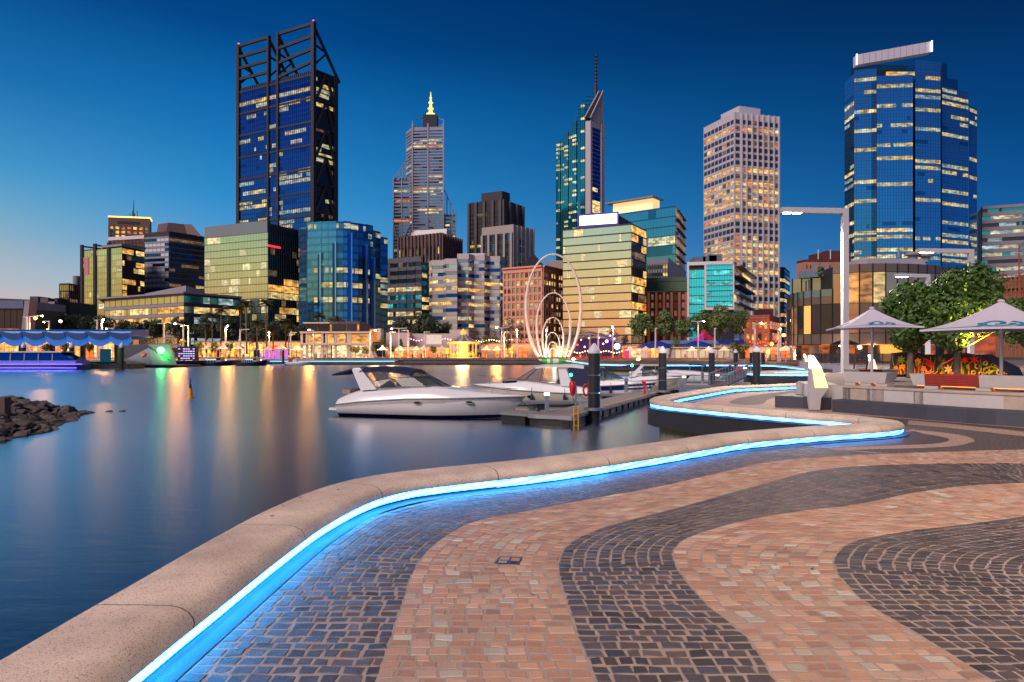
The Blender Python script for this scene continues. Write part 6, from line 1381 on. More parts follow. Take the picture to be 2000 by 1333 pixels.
pp = parasol_small(); PAR = [('pale parasol left of the tallest palm', 405, 672), ('pale parasol between the round green trees', 436, 671), ('pale parasol at the foot of the tallest palm', 468, 671), ('pale parasol beside the violet lit pillars', 525, 674), ('pale parasol before the pavilion corner', 549, 671), ('pale parasol close to the pavilion', 580, 674),
 ('pale parasol beside the cypress', 747, 675), ('pale parasol in front of the pale market wall', 782, 675), ('grey parasol left of the white screen', 814, 675.5), ('grey parasol under the white screen', 827, 674), ('grey parasol between screen and merry-go-round', 863, 674.5), ('pale parasol right of the merry-go-round', 950, 675), ('pale parasol before the russet tree', 971, 675), ('pale parasol at the near side of the merry-go-round', 890, 676),
 ('pale parasol above the pink stall', 1231, 676), ('cream parasol before the first blue dome', 1261, 676), ('cream parasol at the end of the first blue dome', 1288, 676), ('cream parasol before the second blue dome', 1351, 676), ('cream parasol under the second blue dome', 1384, 676), ('cream parasol right of the second blue dome', 1415, 676), ('pale parasol beside the round bronze restaurant', 1535, 674)]
for i, (lab, px, y) in enumerate(PAR):
 d = 196 if px > 1200 or px < 640 else 204; d = 150 if px == 1535 else d; x = xat(px, d); sc = (zat(y, d) - .0) / 3.5
 if i == 0: o = pp; o.location = (x, d, 0); o.scale = (1.15, 1.15, sc); o['label'] = lab; o['group'] = 'parasols on the far promenade'
 else: o = dup(pp, (x, d, 0), 0, lab, 'parasols on the far promenade', (1.15, 1.15, sc))
for i, (px, lab) in enumerate(((507, 'violet lit pillar nearest the dark ferries'), (520, 'row of tall violet planters beside the lit pillar'), (531, 'violet planter in the middle of the row'), (541, 'broad violet planter right of the middle one'), (558, 'violet lamp box at the end of the planters'))):
 d = 188.8; b = MB(); x = xat(px, d); b.box(x - .28 - .15 * (i % 2), x + .28 + .15 * (i % 2), d, d + 1, 0, zat((690, 684, 686, 683, 682)[i], d), mat('violet_glow', (.4, .2, .6), .5, emit=(.5, .10, 1.0), es=.6)); b.lathe([(.55, 0), (.6, .1), (.55, .2)], (x, d + .5, -.02), C_DARK, 8); tag(b.build('lit_planter'), lab, 'planter', 'violet lit planters')
b = MB()
for k in range(24): x = xat(1115 + k * 4, 204); b.box(x, x + .5, 204, 204.2, .0, 1.0, mat('red_barrier', rgb(190, 30, 30), .6))
b.box(xat(1115, 204), xat(1211, 204), 204.05, 204.15, .35, .85, MATS['red_barrier']); tag(b.build('barrier'), 'red plastic barrier line in front of the stage', 'barrier')
SKIN = mat('skin', rgb(176, 130, 106), .6, var=.08); CL = [mat('cloth_navy', (.02, .03, .07), .8), mat('cloth_white', (.5, .5, .5), .8), mat('cloth_red', (.3, .04, .04), .8), mat('cloth_grey', (.12, .12, .13), .8), mat('cloth_teal', (.04, .18, .2), .8)]; HAIRM = mat('dark_hair', (.02, .015, .012), .6)
PERSON = {}
def person_mesh(ci, pose):
 k = (ci, pose)
 if k in PERSON: return PERSON[k]
 sk = [((0, 0, .95), .16), ((0, 0, 1.2), .15), ((0, 0, 1.42), .14), ((0, 0, 1.52), .06), ((0, -.01, 1.64), .10), ((0, 0, 1.76), .07)]
 me = bpy.data.meshes.new('person'); v = [p for p, _ in sk]; r = [q for _, q in sk]; e = [(i, i + 1) for i in range(5)]
 st = .22 if pose else .04
 for s in (-1, 1):
  o = len(v); v += [(s * .10, s * st * .4, .88), (s * .11, s * st, .5), (s * .11, s * st * 1.2 - (0.05 if s > 0 else -.02), .08), (s * .11, s * st * 1.2 - .14, .04)]; r += [.105, .075, .05, .045]; e += [(0, o), (o, o + 1), (o + 1, o + 2), (o + 2, o + 3)]
  o = len(v); v += [(s * .2, 0, 1.4), (s * .27, -s * st * .5, 1.13), (s * .25, -s * st * .9 - .08, .88)]; r += [.06, .05, .04]; e += [(2, o), (o, o + 1), (o + 1, o + 2)]
 me.from_pydata(v, e, []); ob = bpy.data.objects.new('tmp', me); COL.objects.link(ob); ob.modifiers.new('s', 'SKIN'); ob.modifiers.new('u', 'SUBSURF').levels = 1
 for i, q in enumerate(r): me.skin_vertices[0].data[i].radius = (q, q * (.75 if i in (0, 1, 2) else 1))
 me.skin_vertices[0].data[0].use_root = True
 dg = bpy.context.evaluated_depsgraph_get(); m2 = bpy.data.meshes.new_from_object(ob.evaluated_get(dg)); bpy.data.objects.remove(ob)
 m2.materials.clear()
 for m in (CL[ci], CL[(ci * 3 + 3) % 5], SKIN, HAIRM): m2.materials.append(m)
 for p in m2.polygons:
  z, y = p.center.z, p.center.y; p.material_index = 3 if (z > 1.68 or (z > 1.58 and y > .02)) else (2 if z > 1.5 or (abs(p.center.x) > .2 and z < 1.1) else (0 if z > .93 else 1)); p.use_smooth = True
 PERSON[k] = m2; return m2
for i, (px, d, lab) in enumerate([(614, 200, 'person standing before the bright pavilion windows'), (672, 201, 'person walking past the pavilion'), (760, 203, 'person in the crowd beside the cypress'), (805, 200, 'person strolling below the market wall'), (838, 201, 'person under the white screen'), (872, 199, 'person waiting left of the merry-go-round'), (936, 199, 'person waiting right of the merry-go-round'), (1002, 200, 'person by the twin lamp posts'), (1040, 198, 'person in teal beside the ring sculpture'), (1150, 199, 'person before the stage'), (1196, 198, 'person near the stage light'), (1276, 194, 'person between the parasols and the pink stall'), (1338, 193, 'person before the white tent wall'), (1400, 193, 'person under the cream parasols'), (1504, 150, 'person by the tall double lamp post'), (1516, 152, 'person walking to the brick building'), (1496, 154, 'person in the lane beside the brick building'), (462, 194, 'person below the tallest palm'), (574, 195, 'person near the violet planters')]):
 o = bpy.data.objects.new('person', person_mesh(i % 5, i % 2)); COL.objects.link(o); o.location = (xat(px, d), d, .0); o.rotation_euler = (0, 0, i * 1.3); tag(o, lab, 'person', 'people on the far promenade')
M_shop = mat('shop_row_wall', rgb(120, 92, 78), .7, var=.15); S1 = lit('shop_warm', rgb(255, 156, 58), 2.0, .5); S2 = lit('shop_orange', rgb(255, 96, 28), 1.6, .5); S3 = lit('shop_pale', rgb(255, 196, 110), 1.7, .5)
for lab, x0, x1, y, d, cs in (('row of warm lit shopfronts behind the palms', 384, 588, 668, 246, (S1, S3, S1, S2)), ('row of red and orange lit shopfronts behind the blue canopy', -20, 238, 667, 214, (S2, S1, S2, S3)), ('row of orange lit stalls right of the merry-go-round', 940, 1048, 672, 236, (S2, S1, S2, S1)), ('row of lit stalls between the ring sculpture and the stage', 1060, 1118, 674, 240, (S2, S2, S1, S3)), ('row of lit stalls behind the low parasols by the market wall', 752, 878, 678, 226, (S1, S3, S2, S1)), ('row of warm lit stalls beyond the stage', 1214, 1300, 676, 236, (S1, S2, S3, S1)), ('row of lit shopfronts beside the brick building', 1456, 1545, 678, 205, (S2, S2, S1, S3))):
 t = thing('shop_row', lab, 'shops', (xat((x0 + x1) / 2, d), d, 0)); zt = zat(y, d); b = MB(); b.box(xat(x0, d), xat(x1, d), d + .3, d + 6, 0, zt, M_shop); b.build('wall', t)
 b = MB(); b.box(xat(x0 - 1, d), xat(x1 + 1, d), d - 1.2, d + 6.2, zt, zt + .3, C_CONC); b.build('roof', t); n = max(4, int((x1 - x0) / 9)); rn = random.Random(n)
 for k in range(n):
  if rn.random() < .18: continue
  xa, xb = xat(x0 + (x1 - x0) * (k + .12) / n, d), xat(x0 + (x1 - x0) * (k + .88) / n, d); b = MB(); b.box(xa, xb, d + .2, d + .29, .4, zt - .5 - rn.random() * .8, rn.choice(cs)); b.build('shop_window', t)
 la = bpy.data.lights.new('shop_light', 'AREA'); la.shape = 'RECTANGLE'; la.size = xat(x1, d) - xat(x0, d); la.size_y = 1.2; la.energy = 80 * la.size; la.color = (1, .62, .30); lo = bpy.data.objects.new('shop_light', la); COL.objects.link(lo); lo.parent = t; lo.location = (0, -1.3, zt - .4); lo.rotation_euler = (rad(35), 0, 0)
rn = random.Random(77); CN = ('navy', 'white', 'red', 'grey', 'teal')
for j, (x0, x1, lm) in enumerate(((395, 480, 'between the parasols and the tallest palm'), (590, 640, 'before the bright pavilion windows'), (645, 725, 'past the pavilion corner'), (752, 830, 'along the pale market wall'), (832, 880, 'below the outdoor screen'), (925, 1010, 'right of the merry-go-round'), (1132, 1212, 'in front of the stage'), (1232, 1318, 'under the first blue dome'), (1326, 1420, 'under the second blue dome'))):
 for ci in rn.sample(range(5), 4):
  d = rn.uniform(191, 206); px = rn.uniform(x0, x1); o = bpy.data.objects.new('person', person_mesh(ci, rn.randrange(2))); COL.objects.link(o); o.location = (xat(px, d), d, 0.0); o.rotation_euler = (0, 0, rn.uniform(0, 6.28)); tag(o, 'stroller in a ' + CN[ci] + ' top ' + lm, 'person', 'strollers in the evening crowd')
# ================================================================ street lamps
M_pole = mat('white_lamp_post', rgb(196, 194, 198), .45, metal=.2, var=.06, vs_=.5)
M_head = mat('amber_lamp_head', (.9, .7, .4), .4, emit=rgb(255, 168, 76), es=1900.0, sample=True)
M_heado = mat('orange_lamp_head', (.9, .5, .2), .4, emit=rgb(255, 130, 40), es=420.0, sample=True)
def lamp(label, px, ytop, d, arms, z0=0, w=.34, power=0, group='lamp posts on the far promenade', ball=False, up=0.0):
 """arms: (reach in px, rise in px, lit)"""
 zt = zat(ytop, d); x = xat(px, d); t = thing('street_lamp', label, 'street lamp', (x, d, z0), 0, group)
 b = MB(); b.box(x - w / 2, x + w / 2, d - w / 2, d + w / 2, z0, zt, M_pole); b.build('pole', t)
 for reach, rise, on in arms:
  xe = xat(px + reach, d); ze = zt + up - rise * d / FPX; s = 1 if reach > 0 else -1
  b = MB(); b.bar((x + s * w / 2, d, zt - w * .45), (xe, d, ze - w * .45), w * .7, w * .9, M_pole, up=(0, 1, 0)); b.build('arm', t)
  if on:
   b = MB(); r = .24 if not ball else .4; b.lathe([(.05, -r * .5), (r * .9, -r * .35), (r, 0), (r * .6, r * .3)], (xe - s * .25, d, ze - w - .1), M_head if on == 1 else M_heado, 10); b.build('lamp_head', t)
   if power:
    la = bpy.data.lights.new('lamp_light', 'SPOT'); la.energy = power; la.color = (1, .66, .36); la.shadow_soft_size = .35; la.spot_size = rad(150); la.spot_blend = .5; lo = bpy.data.objects.new('lamp_light', la); COL.objects.link(lo); lo.parent = t; lo.location = (xe - x, -.3, ze - z0 - w - .5)
 return t
for a in [
 ('unlit lamp post left of the first lit one, above the blue canopy', 52, 619, 200, [(-6, -1, 0)]), ('lit lamp post above the cruise boat', 57.5, 618, 204, [(26, -3, 1)], 1), ('slim lamp post beside the dark trees', 96, 627, 222, [(-12, 0, 2)]),
 ('unlit lamp post above the canopy end', 190, 625, 200, [(-5, 0, 0)]), ('lit lamp post paired with it above the canopy end', 199, 624, 204, [(4, -2, 1)], 1), ('small lit lamp post before the low green building', 221, 641, 226, [(-15, -1, 2)]),
 ('unlit lamp post behind the grey faceted kiosk', 320, 631, 190, [(-12, 0, 0)]), ('tall lit lamp post behind the violet cabinet', 358, 634, 194, [(-18, -4, 1)], 1), ('lamp post close beside the tall lit one', 368, 636, 198, [(-14, -2, 1)]),
 ('lit lamp post among the palms', 440.5, 637, 200, [(6, -3, 1)], 1), ('unlit lamp post right of the palms', 469, 643.5, 200, [(18, -1, 0)]), ('unlit lamp post behind the violet planters', 567.5, 649, 204, [(12, 0, 0)]), ('small lit globe lamp near the palms', 526, 647, 215, [(-2, 0, 1)]),
 ('lit lamp post before the pavilion', 612.5, 645, 198, [(-11, -3, 1)], 1), ('lit lamp post at the orange stair', 722, 646, 200, [(13, -3, 1)], 1), ('unlit lamp post beside the pale market wall', 763, 648, 202, [(10, 0, 0)]), ('double arm lamp post with one lit head', 779, 641, 198, [(-16, -1, 1), (16, -1, 0)], 1), ('lamp post just right of the double arm one', 797, 645, 204, [(-13, 0, 0)]), ('unlit lamp post below the white screen', 829, 648, 206, [(11, 0, 0)]),
 ('lit double lamp post right of the merry-go-round', 980, 640, 196, [(-12, -3, 1), (14, -2, 0)], 1), ('short lamp post paired with the double one', 985, 648, 200, [(9, 0, 0)]), ('slim post with an added orange head left of the ring sculpture', 1010, 642, 206, [(-2, 0, 2)]), ('slim post with a lit tip inside the ring sculpture', 1067, 642, 214, [(2, 0, 1)]),  # slim post by the sculpture: orange head and light added to warm the promenade
 ('unlit lamp post right of the ring sculpture', 1168.5, 643, 202, [(4, 0, 0)]), ('tall slim post with a lit tip before the stage', 1197, 635, 198, [(.8, 0, 1)]), ('short bracket lamp post before the first blue dome', 1280, 641, 194, [(4, -1, 0)]), ('double arm lamp post between the two blue domes', 1363.5, 628, 188, [(-13, -2, 0), (13, -3, 1)], 1), ('short bracket lamp post right of the second blue dome', 1396, 641, 200, [(3, 0, 0)])]:
 lamp(*a[:5], power=(7000 if len(a) > 5 else (4000 if any(q[2] for q in a[4]) else 0)))
lamp('lit lamp post before the red brick building', 1474, 633, 150, [(16, -4, 1)], z0=0, w=.30, power=2600)
lamp('tall lamp post reaching towards the brick building', 1520.5, 634, 150, [(-30, -1, 0)], z0=0, w=.30)
lamp('tall twin lamp post right beside the round restaurant corner', 1524.5, 640, 152, [(.6, 0, 2)], z0=0, w=.26)
M_glob = mat('orange_globe', (.9, .5, .2), .4, emit=rgb(255, 130, 40), es=26.0, sample=True); M_globw = mat('white_globe', (.9, .8, .6), .4, emit=rgb(255, 220, 170), es=14.0, sample=True)
for i, (px, y, d) in enumerate(((1531, 655, 230), (1507, 672, 220), (1540, 648, 240), (1519, 684, 215), (118, 628, 250), (94, 645, 236), (69, 622, 232))):
 b = MB(); p = at(px, y, d); r = .55; b.lathe([(.05, -r), (r * .8, -r * .5), (r, 0), (r * .8, r * .5), (.05, r)], tuple(p), M_glob if i != 4 else M_globw, 10); b.tube([(p.x, p.y, 0), (p.x, p.y, p.z - r)], .09, C_DARK, 5)
 tag(b.build('globe_lamp'), ('orange globe street light nearest the round restaurant', 'low orange globe light in the lane by the brick building', 'small orange globe light high in the lane', 'lowest orange globe light by the brick building', 'white globe light against the dark trees', 'orange globe light below the dark trees', 'small orange globe light beside the slanted fin')[i], 'street light', 'globe street lights')
la = bpy.data.lights.new('lane_light', 'POINT'); la.energy = 16000; la.color = (1, .30, .08); la.shadow_soft_size = .5; lo = bpy.data.objects.new('lane_light', la); COL.objects.link(lo); lo.location = (xat(1528, 270), 270, 7)
lo.parent = bpy.data.objects['globe_lamp']
def big_lamp(label, x, d, z0, zt, reach, heads, w=.30, dirx=-1, power=900, dz=.06, dy=0.0, col=(1, .85, .72)):
 t = thing('street_lamp', label, 'street lamp', (x, d, z0), 0, 'tall lamp posts of the terrace')
 b = MB(); b.box(x - w / 2, x + w / 2, d - w / 2, d + w / 2, z0, zt - .02, M_pole); b.box(x - w, x + w, d - w, d + w, z0, z0 + .03, M_pole); b.build('pole', t)
 xe = x + dirx * reach; b = MB(); b.bar((x + dirx * w * .5, d, zt - w * .5), (xe, d + dy, zt - w * .5 + dz), w * .95, w * .9, M_pole, up=(0, 1, 0)); b.build('arm', t)
 for k in range(heads):
  hx = xe - dirx * (.35 + k * .55); b = MB(); b.box(hx - .2, hx + .2, d + dy - .13, d + dy + .13, zt - w - .03 + dz, zt - w + .03 + dz, mat('bright_lamp_head', (.9, .8, .6), .4, emit=rgb(255, 214, 150), es=40.0)); b.build('lamp_head', t)
 la = bpy.data.lights.new('lamp_light', 'SPOT'); la.energy = power; la.color = col; la.shadow_soft_size = .45; la.spot_size = rad(165); la.spot_blend = .6
 lo = bpy.data.objects.new('lamp_light', la); COL.objects.link(lo); lo.parent = t; lo.location = (xe - x - dirx * .6, dy, zt - z0 - w - .2); return t
big_lamp('tall white lamp post with two lit heads beside the first parasol', xat(1650, 38), 38, TZ, zat(407.5, 38), 3.55, 2, .31, power=6500)
big_lamp('lamp post behind the fig trees with two lit heads', xat(1896, 52), 52, TZ, zat(487, 52), 4.0, 2, .33, power=6000)
big_lamp('lower lamp arm between restaurant and fig trees', xat(1812, 60), 60, TZ, zat(536, 60), 2.9, 2, .3, power=1500)
big_lamp('tall white lamp post beside the wavy paving', 14.5, 3.0, .0, 9.4, 3.6, 2, .31, power=4000, col=(1, .79, .58))
big_lamp('tall white lamp post at the start of the wavy paving', 7.5, -9.0, .0, 9.4, 3.6, 2, .31, power=1700)
# ================================================================ marina: piles, jetty, boats, buoy, rocks
M_pile = mat('pile_sleeve', (.016, .017, .022), .38, var=.25, vs_=1.5)
M_alu = mat('aluminium', rgb(150, 156, 166), .35, metal=.7, var=.1)
M_redp = mat('red_plastic', rgb(190, 22, 26), .4, var=.1); M_yel = mat('yellow_paint', rgb(226, 160, 24), .5, var=.1)
M_deck = mat('jetty_boards', rgb(120, 112, 110), .8, var=.25, vs_=1.2, stretch=(8, 1.5, 1))
M_lampw = mat('jetty_lamp_glow', (.9, .8, .6), .4, emit=rgb(255, 222, 150), es=7.0, sample=True)
def pile(label, px, d, ztop=2.42, r=.285, collar=None):
 x = xat(px, d); t = thing('mooring_pile', label, 'pile', (x, d, WZ), 0, 'black mooring piles of the marina')
 b = MB(); b.lathe([(r, -1), (r, ztop - WZ - .42)], (x, d, WZ), M_pile, 20); b.build('shaft', t, smooth=40)
 b = MB(); z = ztop - WZ - .42; b.lathe([(r + .01, z - .04), (r + .015, z + .08), (r * .9, z + .17), (.05, z + .44), (.01, z + .45)], (x, d, WZ), C_WHITE, 20); b.build('cap', t, smooth=30)
 if collar:
  b = MB(); b.lathe([(r + .02, .55), (r + .22, .55), (r + .22, .68), (r + .02, .68)], (x, d, WZ), M_alu, 20); b.build('collar', t)
  for z in (1.35, 2.2): b = MB(); b.lathe([(r + .005, z), (r + .02, z + .02), (r + .005, z + .04)], (x, d, WZ), M_alu, 20); b.build('rope', t)
pile('nearest and thickest black pile, standing at the jetty corner', 1160.5, 32.6, collar=True)
pile('black pile behind the second jetty length, left of the parapet tip', 1294, 47.5, collar=True)
pile('black pile at the foot of the gangway', 1390, 63)
pile('thick black pile beside the gangway top', 1477.5, 54.5, 2.5, .29)
pile('slim black pile left of the gangway top', 1437, 86); pile('thin far black pile left of the thick gangway pile', 1467.5, 110); pile('thin far black pile right of the thick gangway pile', 1490, 110)
for px, d, lab in ((426, 180, 'far black pile between the two dark ferries'), (498, 181, 'far black pile beside the violet pillar'), (505, 183, 'second far black pile by the violet pillar'), (553, 181, 'far black pile at the small white motorboat')): pile(lab, px, d, zat(681, d), .3)
JD = Vector((.39, .92)).normalized(); JN = Vector((JD.y, -JD.x)); t = thing('floating_jetty', 'long floating jetty of grey boards with finger pontoons', 'jetty', (6, 44, WZ)); DZ = -.8
J0 = Vector((2.62, 30.0)); J1 = J0 + JD * 29.5; wj = 1.75
nseg = 7
for k in range(nseg):
 a = J0 + JD * (29.5 * k / nseg + (.03 if k else 0)); c = J0 + JD * (29.5 * (k + 1) / nseg - .03)
 q = [a, c, c - JN * wj, a - JN * wj]
 b = MB(); b.prism([tuple(v) for v in q], DZ - .16, DZ, M_alu, M_deck); b.build('deck_section', t)
 for j in range(3):
  u = a.lerp(c, (j + .1) / 3); v = a.lerp(c, (j + .85) / 3); b = MB(); b.prism([tuple(x) for x in (u - JN * .12, v - JN * .12, v - JN * (wj - .12), u - JN * (wj - .12))], WZ - .3, DZ - .17, C_BLACK); b.build('float', t)
 b = MB(); b.bar((*a, DZ + .01), (*c, DZ + .01), .14, .12, mat('jetty_edge_board', rgb(150, 128, 112), .8)); b.build('edge_board', t)
h0 = Vector((.72, 31.35)); q = [h0, Vector((2.62, 29.98)), J0 + JD * 2.2 - JN * .1, h0 + JD * 2.2]
b = MB(); b.prism([tuple(v) for v in q], DZ - .2, DZ + .005, M_alu, M_deck); b.build('deck_section', t)
b = MB(); b.prism([tuple(v) for v in (h0 + Vector((.1, .1)), Vector((2.5, 30.1)), J0 + JD * 2.1, h0 + JD * 2.1)], WZ - .3, DZ - .21, C_BLACK); b.build('float', t)
q = [Vector((-.6, 32.6)), Vector((.70, 31.5)), Vector((1.2, 33.0)), Vector((-.2, 34.0))]; b = MB(); b.prism([tuple(v) for v in q], DZ - .16, DZ - .03, M_alu, M_deck); b.build('deck_section', t)
b = MB(); b.prism([tuple(v) for v in (Vector((-.5, 32.7)), Vector((.6, 31.7)), Vector((1.1, 32.9)), Vector((-.2, 33.9)))], WZ - .3, DZ - .17, C_BLACK); b.build('float', t)
for k, (s, L) in enumerate(((9.6, 7.5), (17, 7.5), (24.5, 6.5))):
 a = J0 + JD * s - JN * wj; q = [a + Vector((0, -.45)), a + Vector((.2, .45)), a + Vector((-L, .55)), a + Vector((-L, -.35))]
 b = MB(); b.prism([tuple(v) for v in q], DZ - .14, DZ, M_alu, M_deck); b.build('finger_deck', t)
 for j in range(4): x = a.x - L * (j + .6) / 4; b = MB(); b.box(x - .3, x + .3, a.y - .25, a.y + .45, WZ - .3, DZ - .145, C_BLACK); b.build('float', t)
q = [J1 + JN * .0, J1 - JN * wj, J1 - JN * wj + JD * 2, Vector((17.8, 59.0)), Vector((17.2, 56.2)), Vector((13.0, 54.5))]
b = MB(); b.prism([tuple(v) for v in (Vector((11.7, 53.6)), Vector((17.6, 55.6)), Vector((18.3, 58.4)), Vector((12.6, 59.2)))], DZ - .16, DZ + .004, M_alu, M_deck); b.build('landing_deck', t)
t = thing('gangway', 'sloping gangway with grey railings between jetty and quay', 'gangway', (20, 60, 0)); g0, g1 = Vector((17.2, 56.8, DZ + .06)), Vector((22.6, 64.0, .32)); gd = (g1 - g0).normalized(); gn = Vector((gd.y, -gd.x, 0)).normalized()
b = MB(); b.bar(g0, g1, 1.5, .1, mat('gangway_floor', rgb(84, 78, 78), .8)); b.build('ramp', t)
for s in (-1, 1):
 o = gn * .75 * s; b = MB(); b.bar(g0 + o + Vector((0, 0, 1.0)), g1 + o + Vector((0, 0, 1.0)), .07, .09, M_alu); b.bar(g0 + o + Vector((0, 0, .15)), g1 + o + Vector((0, 0, .15)), .05, .07, M_alu); b.build('handrail', t)
 for k in range(13): p = g0.lerp(g1, k / 12) + o; b = MB(); b.bar(p, p + Vector((0, 0, 1.0)), .05, .05, M_alu); b.build('railing_post', t)
def railing(label, pts, h=.95, post=1.3):
 t = thing('railing', label, 'railing', tuple(pts[0]))
 b = MB()
 for z in (h, h * .55): b.tube([Vector(p) + Vector((0, 0, z)) for p in pts], .022, M_alu, 6)
 b.build('rail', t)
 for p, q in zip(pts[:-1], pts[1:]):
  p, q = Vector(p), Vector(q); n = max(1, round((q - p).length / post))
  for k in range(n + (1 if q == Vector(pts[-1]) else 0)): u = p.lerp(q, k / n); b = MB(); b.tube([u, u + Vector((0, 0, h))], .025, M_alu, 6); b.build('post', t)
railing('silver tube railing round the jetty landing', [(11.9, 53.8, DZ), (14.6, 54.7, DZ), (17.4, 55.75, DZ)])
railing('short silver railing at the end of the jetty beside the gangway foot', [(11.9, 54.4, DZ), (12.5, 58.8, DZ)])
def light_post(label, px, y, h=.9):
 d = (HC - DZ) * FPX / (y - HY); x = xat(px, d); t = thing('jetty_light', label, 'bollard light', (x, d, DZ), 0, 'lit bollards on the jetty')
 b = MB(); b.box(x - .1, x + .1, d - .1, d + .1, DZ, DZ + h - .12, M_alu); b.build('post', t); b = MB(); b.box(x - .12, x + .12, d - .12, d + .12, DZ + h - .12, DZ + h, M_lampw); b.build('lamp', t)
light_post('lit bollard on the near jetty head', 1068, 804.5); light_post('lit bollard near the silver railing', 1336, 757, .9); light_post('lit bollard past the gangway pile', 1401, 752, .9); light_post('lit bollard beside the gangway railing', 1455, 747, 1.4)
def hose(label, px, y, ladder=False, buoy=False):
 d = (HC - DZ) * FPX / (y - HY); x = xat(px, d); t = thing('fire_hose_post', label, 'fire hose', (x, d, DZ), 0, 'red fire hose posts'); b = MB(); b.box(x + .1, x + .2, d - .06, d + .06, DZ, DZ + 1.2, M_alu); b.bar((x + .22, d, DZ + .85), (x + .45, d - .05, DZ), .08, .08, M_alu); b.build('post', t)
 b = MB(); b.loft([[(x + rx * math.cos(a * .785), d + .18 * math.sin(a * .785) * rx / .2, DZ + z) for a in range(8)] for rx, z in ((.06, .78), (.13, .95), (.17, 1.2), (.16, 1.38), (.08, 1.46))], M_redp, True, True); b.build('hose_bag', t, smooth=50)
 b = MB(); b.tube([(x, d, DZ + .8), (x + .03, d - .03, DZ + .6), (x + .12, d, DZ + .5)], .02, C_BLACK, 5); b.build('hose', t)
 return t
hose('red fire hose bag on a silver post at the near jetty head', 1118.5, 806)
t = thing('boarding_ladder', 'yellow boarding ladder hanging from the jetty head', 'ladder', (2.78, 30.0, DZ)); b = MB()
for dx in (0, .19): b.tube([(2.72 + dx, 29.9 + dx * .3, WZ - .2), (2.72 + dx, 29.9 + dx * .3, DZ + .45)], .028, M_yel, 6)
b.build('stile', t)
for k in range(4): b = MB(); b.tube([(2.72, 29.9, WZ + .1 + .25 * k), (2.91, 29.95, WZ + .1 + .25 * k)], .02, M_yel, 6); b.build('rung', t)
t = thing('lifebuoy', 'red and white lifebuoy hanging by the nearest pile', 'lifebuoy', (3.6, 33.2, .2)); c = at(1144.5, 762, 33.0); P = [(c.x + .12 * math.cos(a * .3927), c.y, c.z + .27 * math.sin(a * .3927)) for a in range(16)]; b = MB(); b.tube(P, .055, M_redp, 6, False, True); b.build('ring', t, smooth=True); b = MB(); b.box(c.x + .1, c.x + .16, c.y, c.y + .06, DZ, c.z + .4, M_alu); b.build('stand', t)
d = 44.6; x = xat(1259, d); t = thing('fire_hydrant', 'slim red hydrant post on the jetty', 'hydrant', (x, d, DZ)); b = MB(); b.tube([(x, d, DZ), (x, d, DZ + .85)], .07, M_redp, 8); b.lathe([(.12, .8), (.16, .9), (.1, 1.0), (.03, 1.02)], (x - .05, d, DZ), M_redp, 8); b.build('post', t); b = MB(); b.bar((x + .1, d, DZ + .6), (x + .3, d, DZ), .06, .06, M_alu); b.build('stay', t)
for px, d, lab in ((1397.5, 68, 'small red hose cabinet past the gangway pile'), (1440, 76, 'small red hose cabinet at the gangway railing'), (1449, 76, 'red hose cabinet at the gangway top')):
 x = xat(px, d); b = MB(); z = zat(719 if px < 1420 else 716, d); b.box(x - .17, x + .17, d, d + .25, z - .75, z, M_redp); b.box(x - .06, x + .06, d, d + .15, DZ, z - .75, M_alu); tag(b.build('hose_cabinet'), lab, 'cabinet', 'red cabinets')
for px, d, lab in ((1223, 48, 'silver power pedestal behind the nearest pile'), (1372, 62, 'silver power pedestal left of the gangway pile')):
 x = xat(px, d); t = thing('power_pedestal', lab, 'pedestal', (x, d, DZ), 0, 'power pedestals'); b = MB(); b.lathe([(.14, 0), (.12, .1), (.12, .8), (.15, .82), (.15, .95), (.05, 1.0)], (x, d, DZ), M_alu, 10); b.build('body', t); b = MB(); b.box(x - .05, x + .05, d - .16, d - .11, DZ + .55, DZ + .75, C_BLACK); b.build('socket', t)
M_gel = mat('white_gelcoat', rgb(222, 220, 222), .25, var=.04, coat=.4); M_gel2 = mat('cream_gelcoat', rgb(206, 196, 180), .3, var=.05, coat=.3); M_navy = mat('navy_canvas', rgb(24, 30, 66), .8, var=.15, vs_=4); M_navyh = mat('navy_gelcoat', rgb(22, 34, 92), .2, coat=.5); M_rub = mat('rub_rail', rgb(150, 148, 146), .4); M_clear = mat('clear_vinyl', (.10, .09, .08), .05, alpha=.25, var=.1); M_tint = mat('tinted_screen', (.02, .05, .05), .05, alpha=.55, var=.1); M_port = mat('porthole_glass', (.01, .01, .012), .1); M_frame = mat('screen_frame', (.03, .03, .035), .35, metal=.5)
def interp(tab, s):
 for (a, va), (b, vb) in zip(tab[:-1], tab[1:]):
  if s <= b: t = (s - a) / (b - a); t = t * t * (3 - 2 * t) if False else t; return va + (vb - va) * t
 return tab[-1][1]
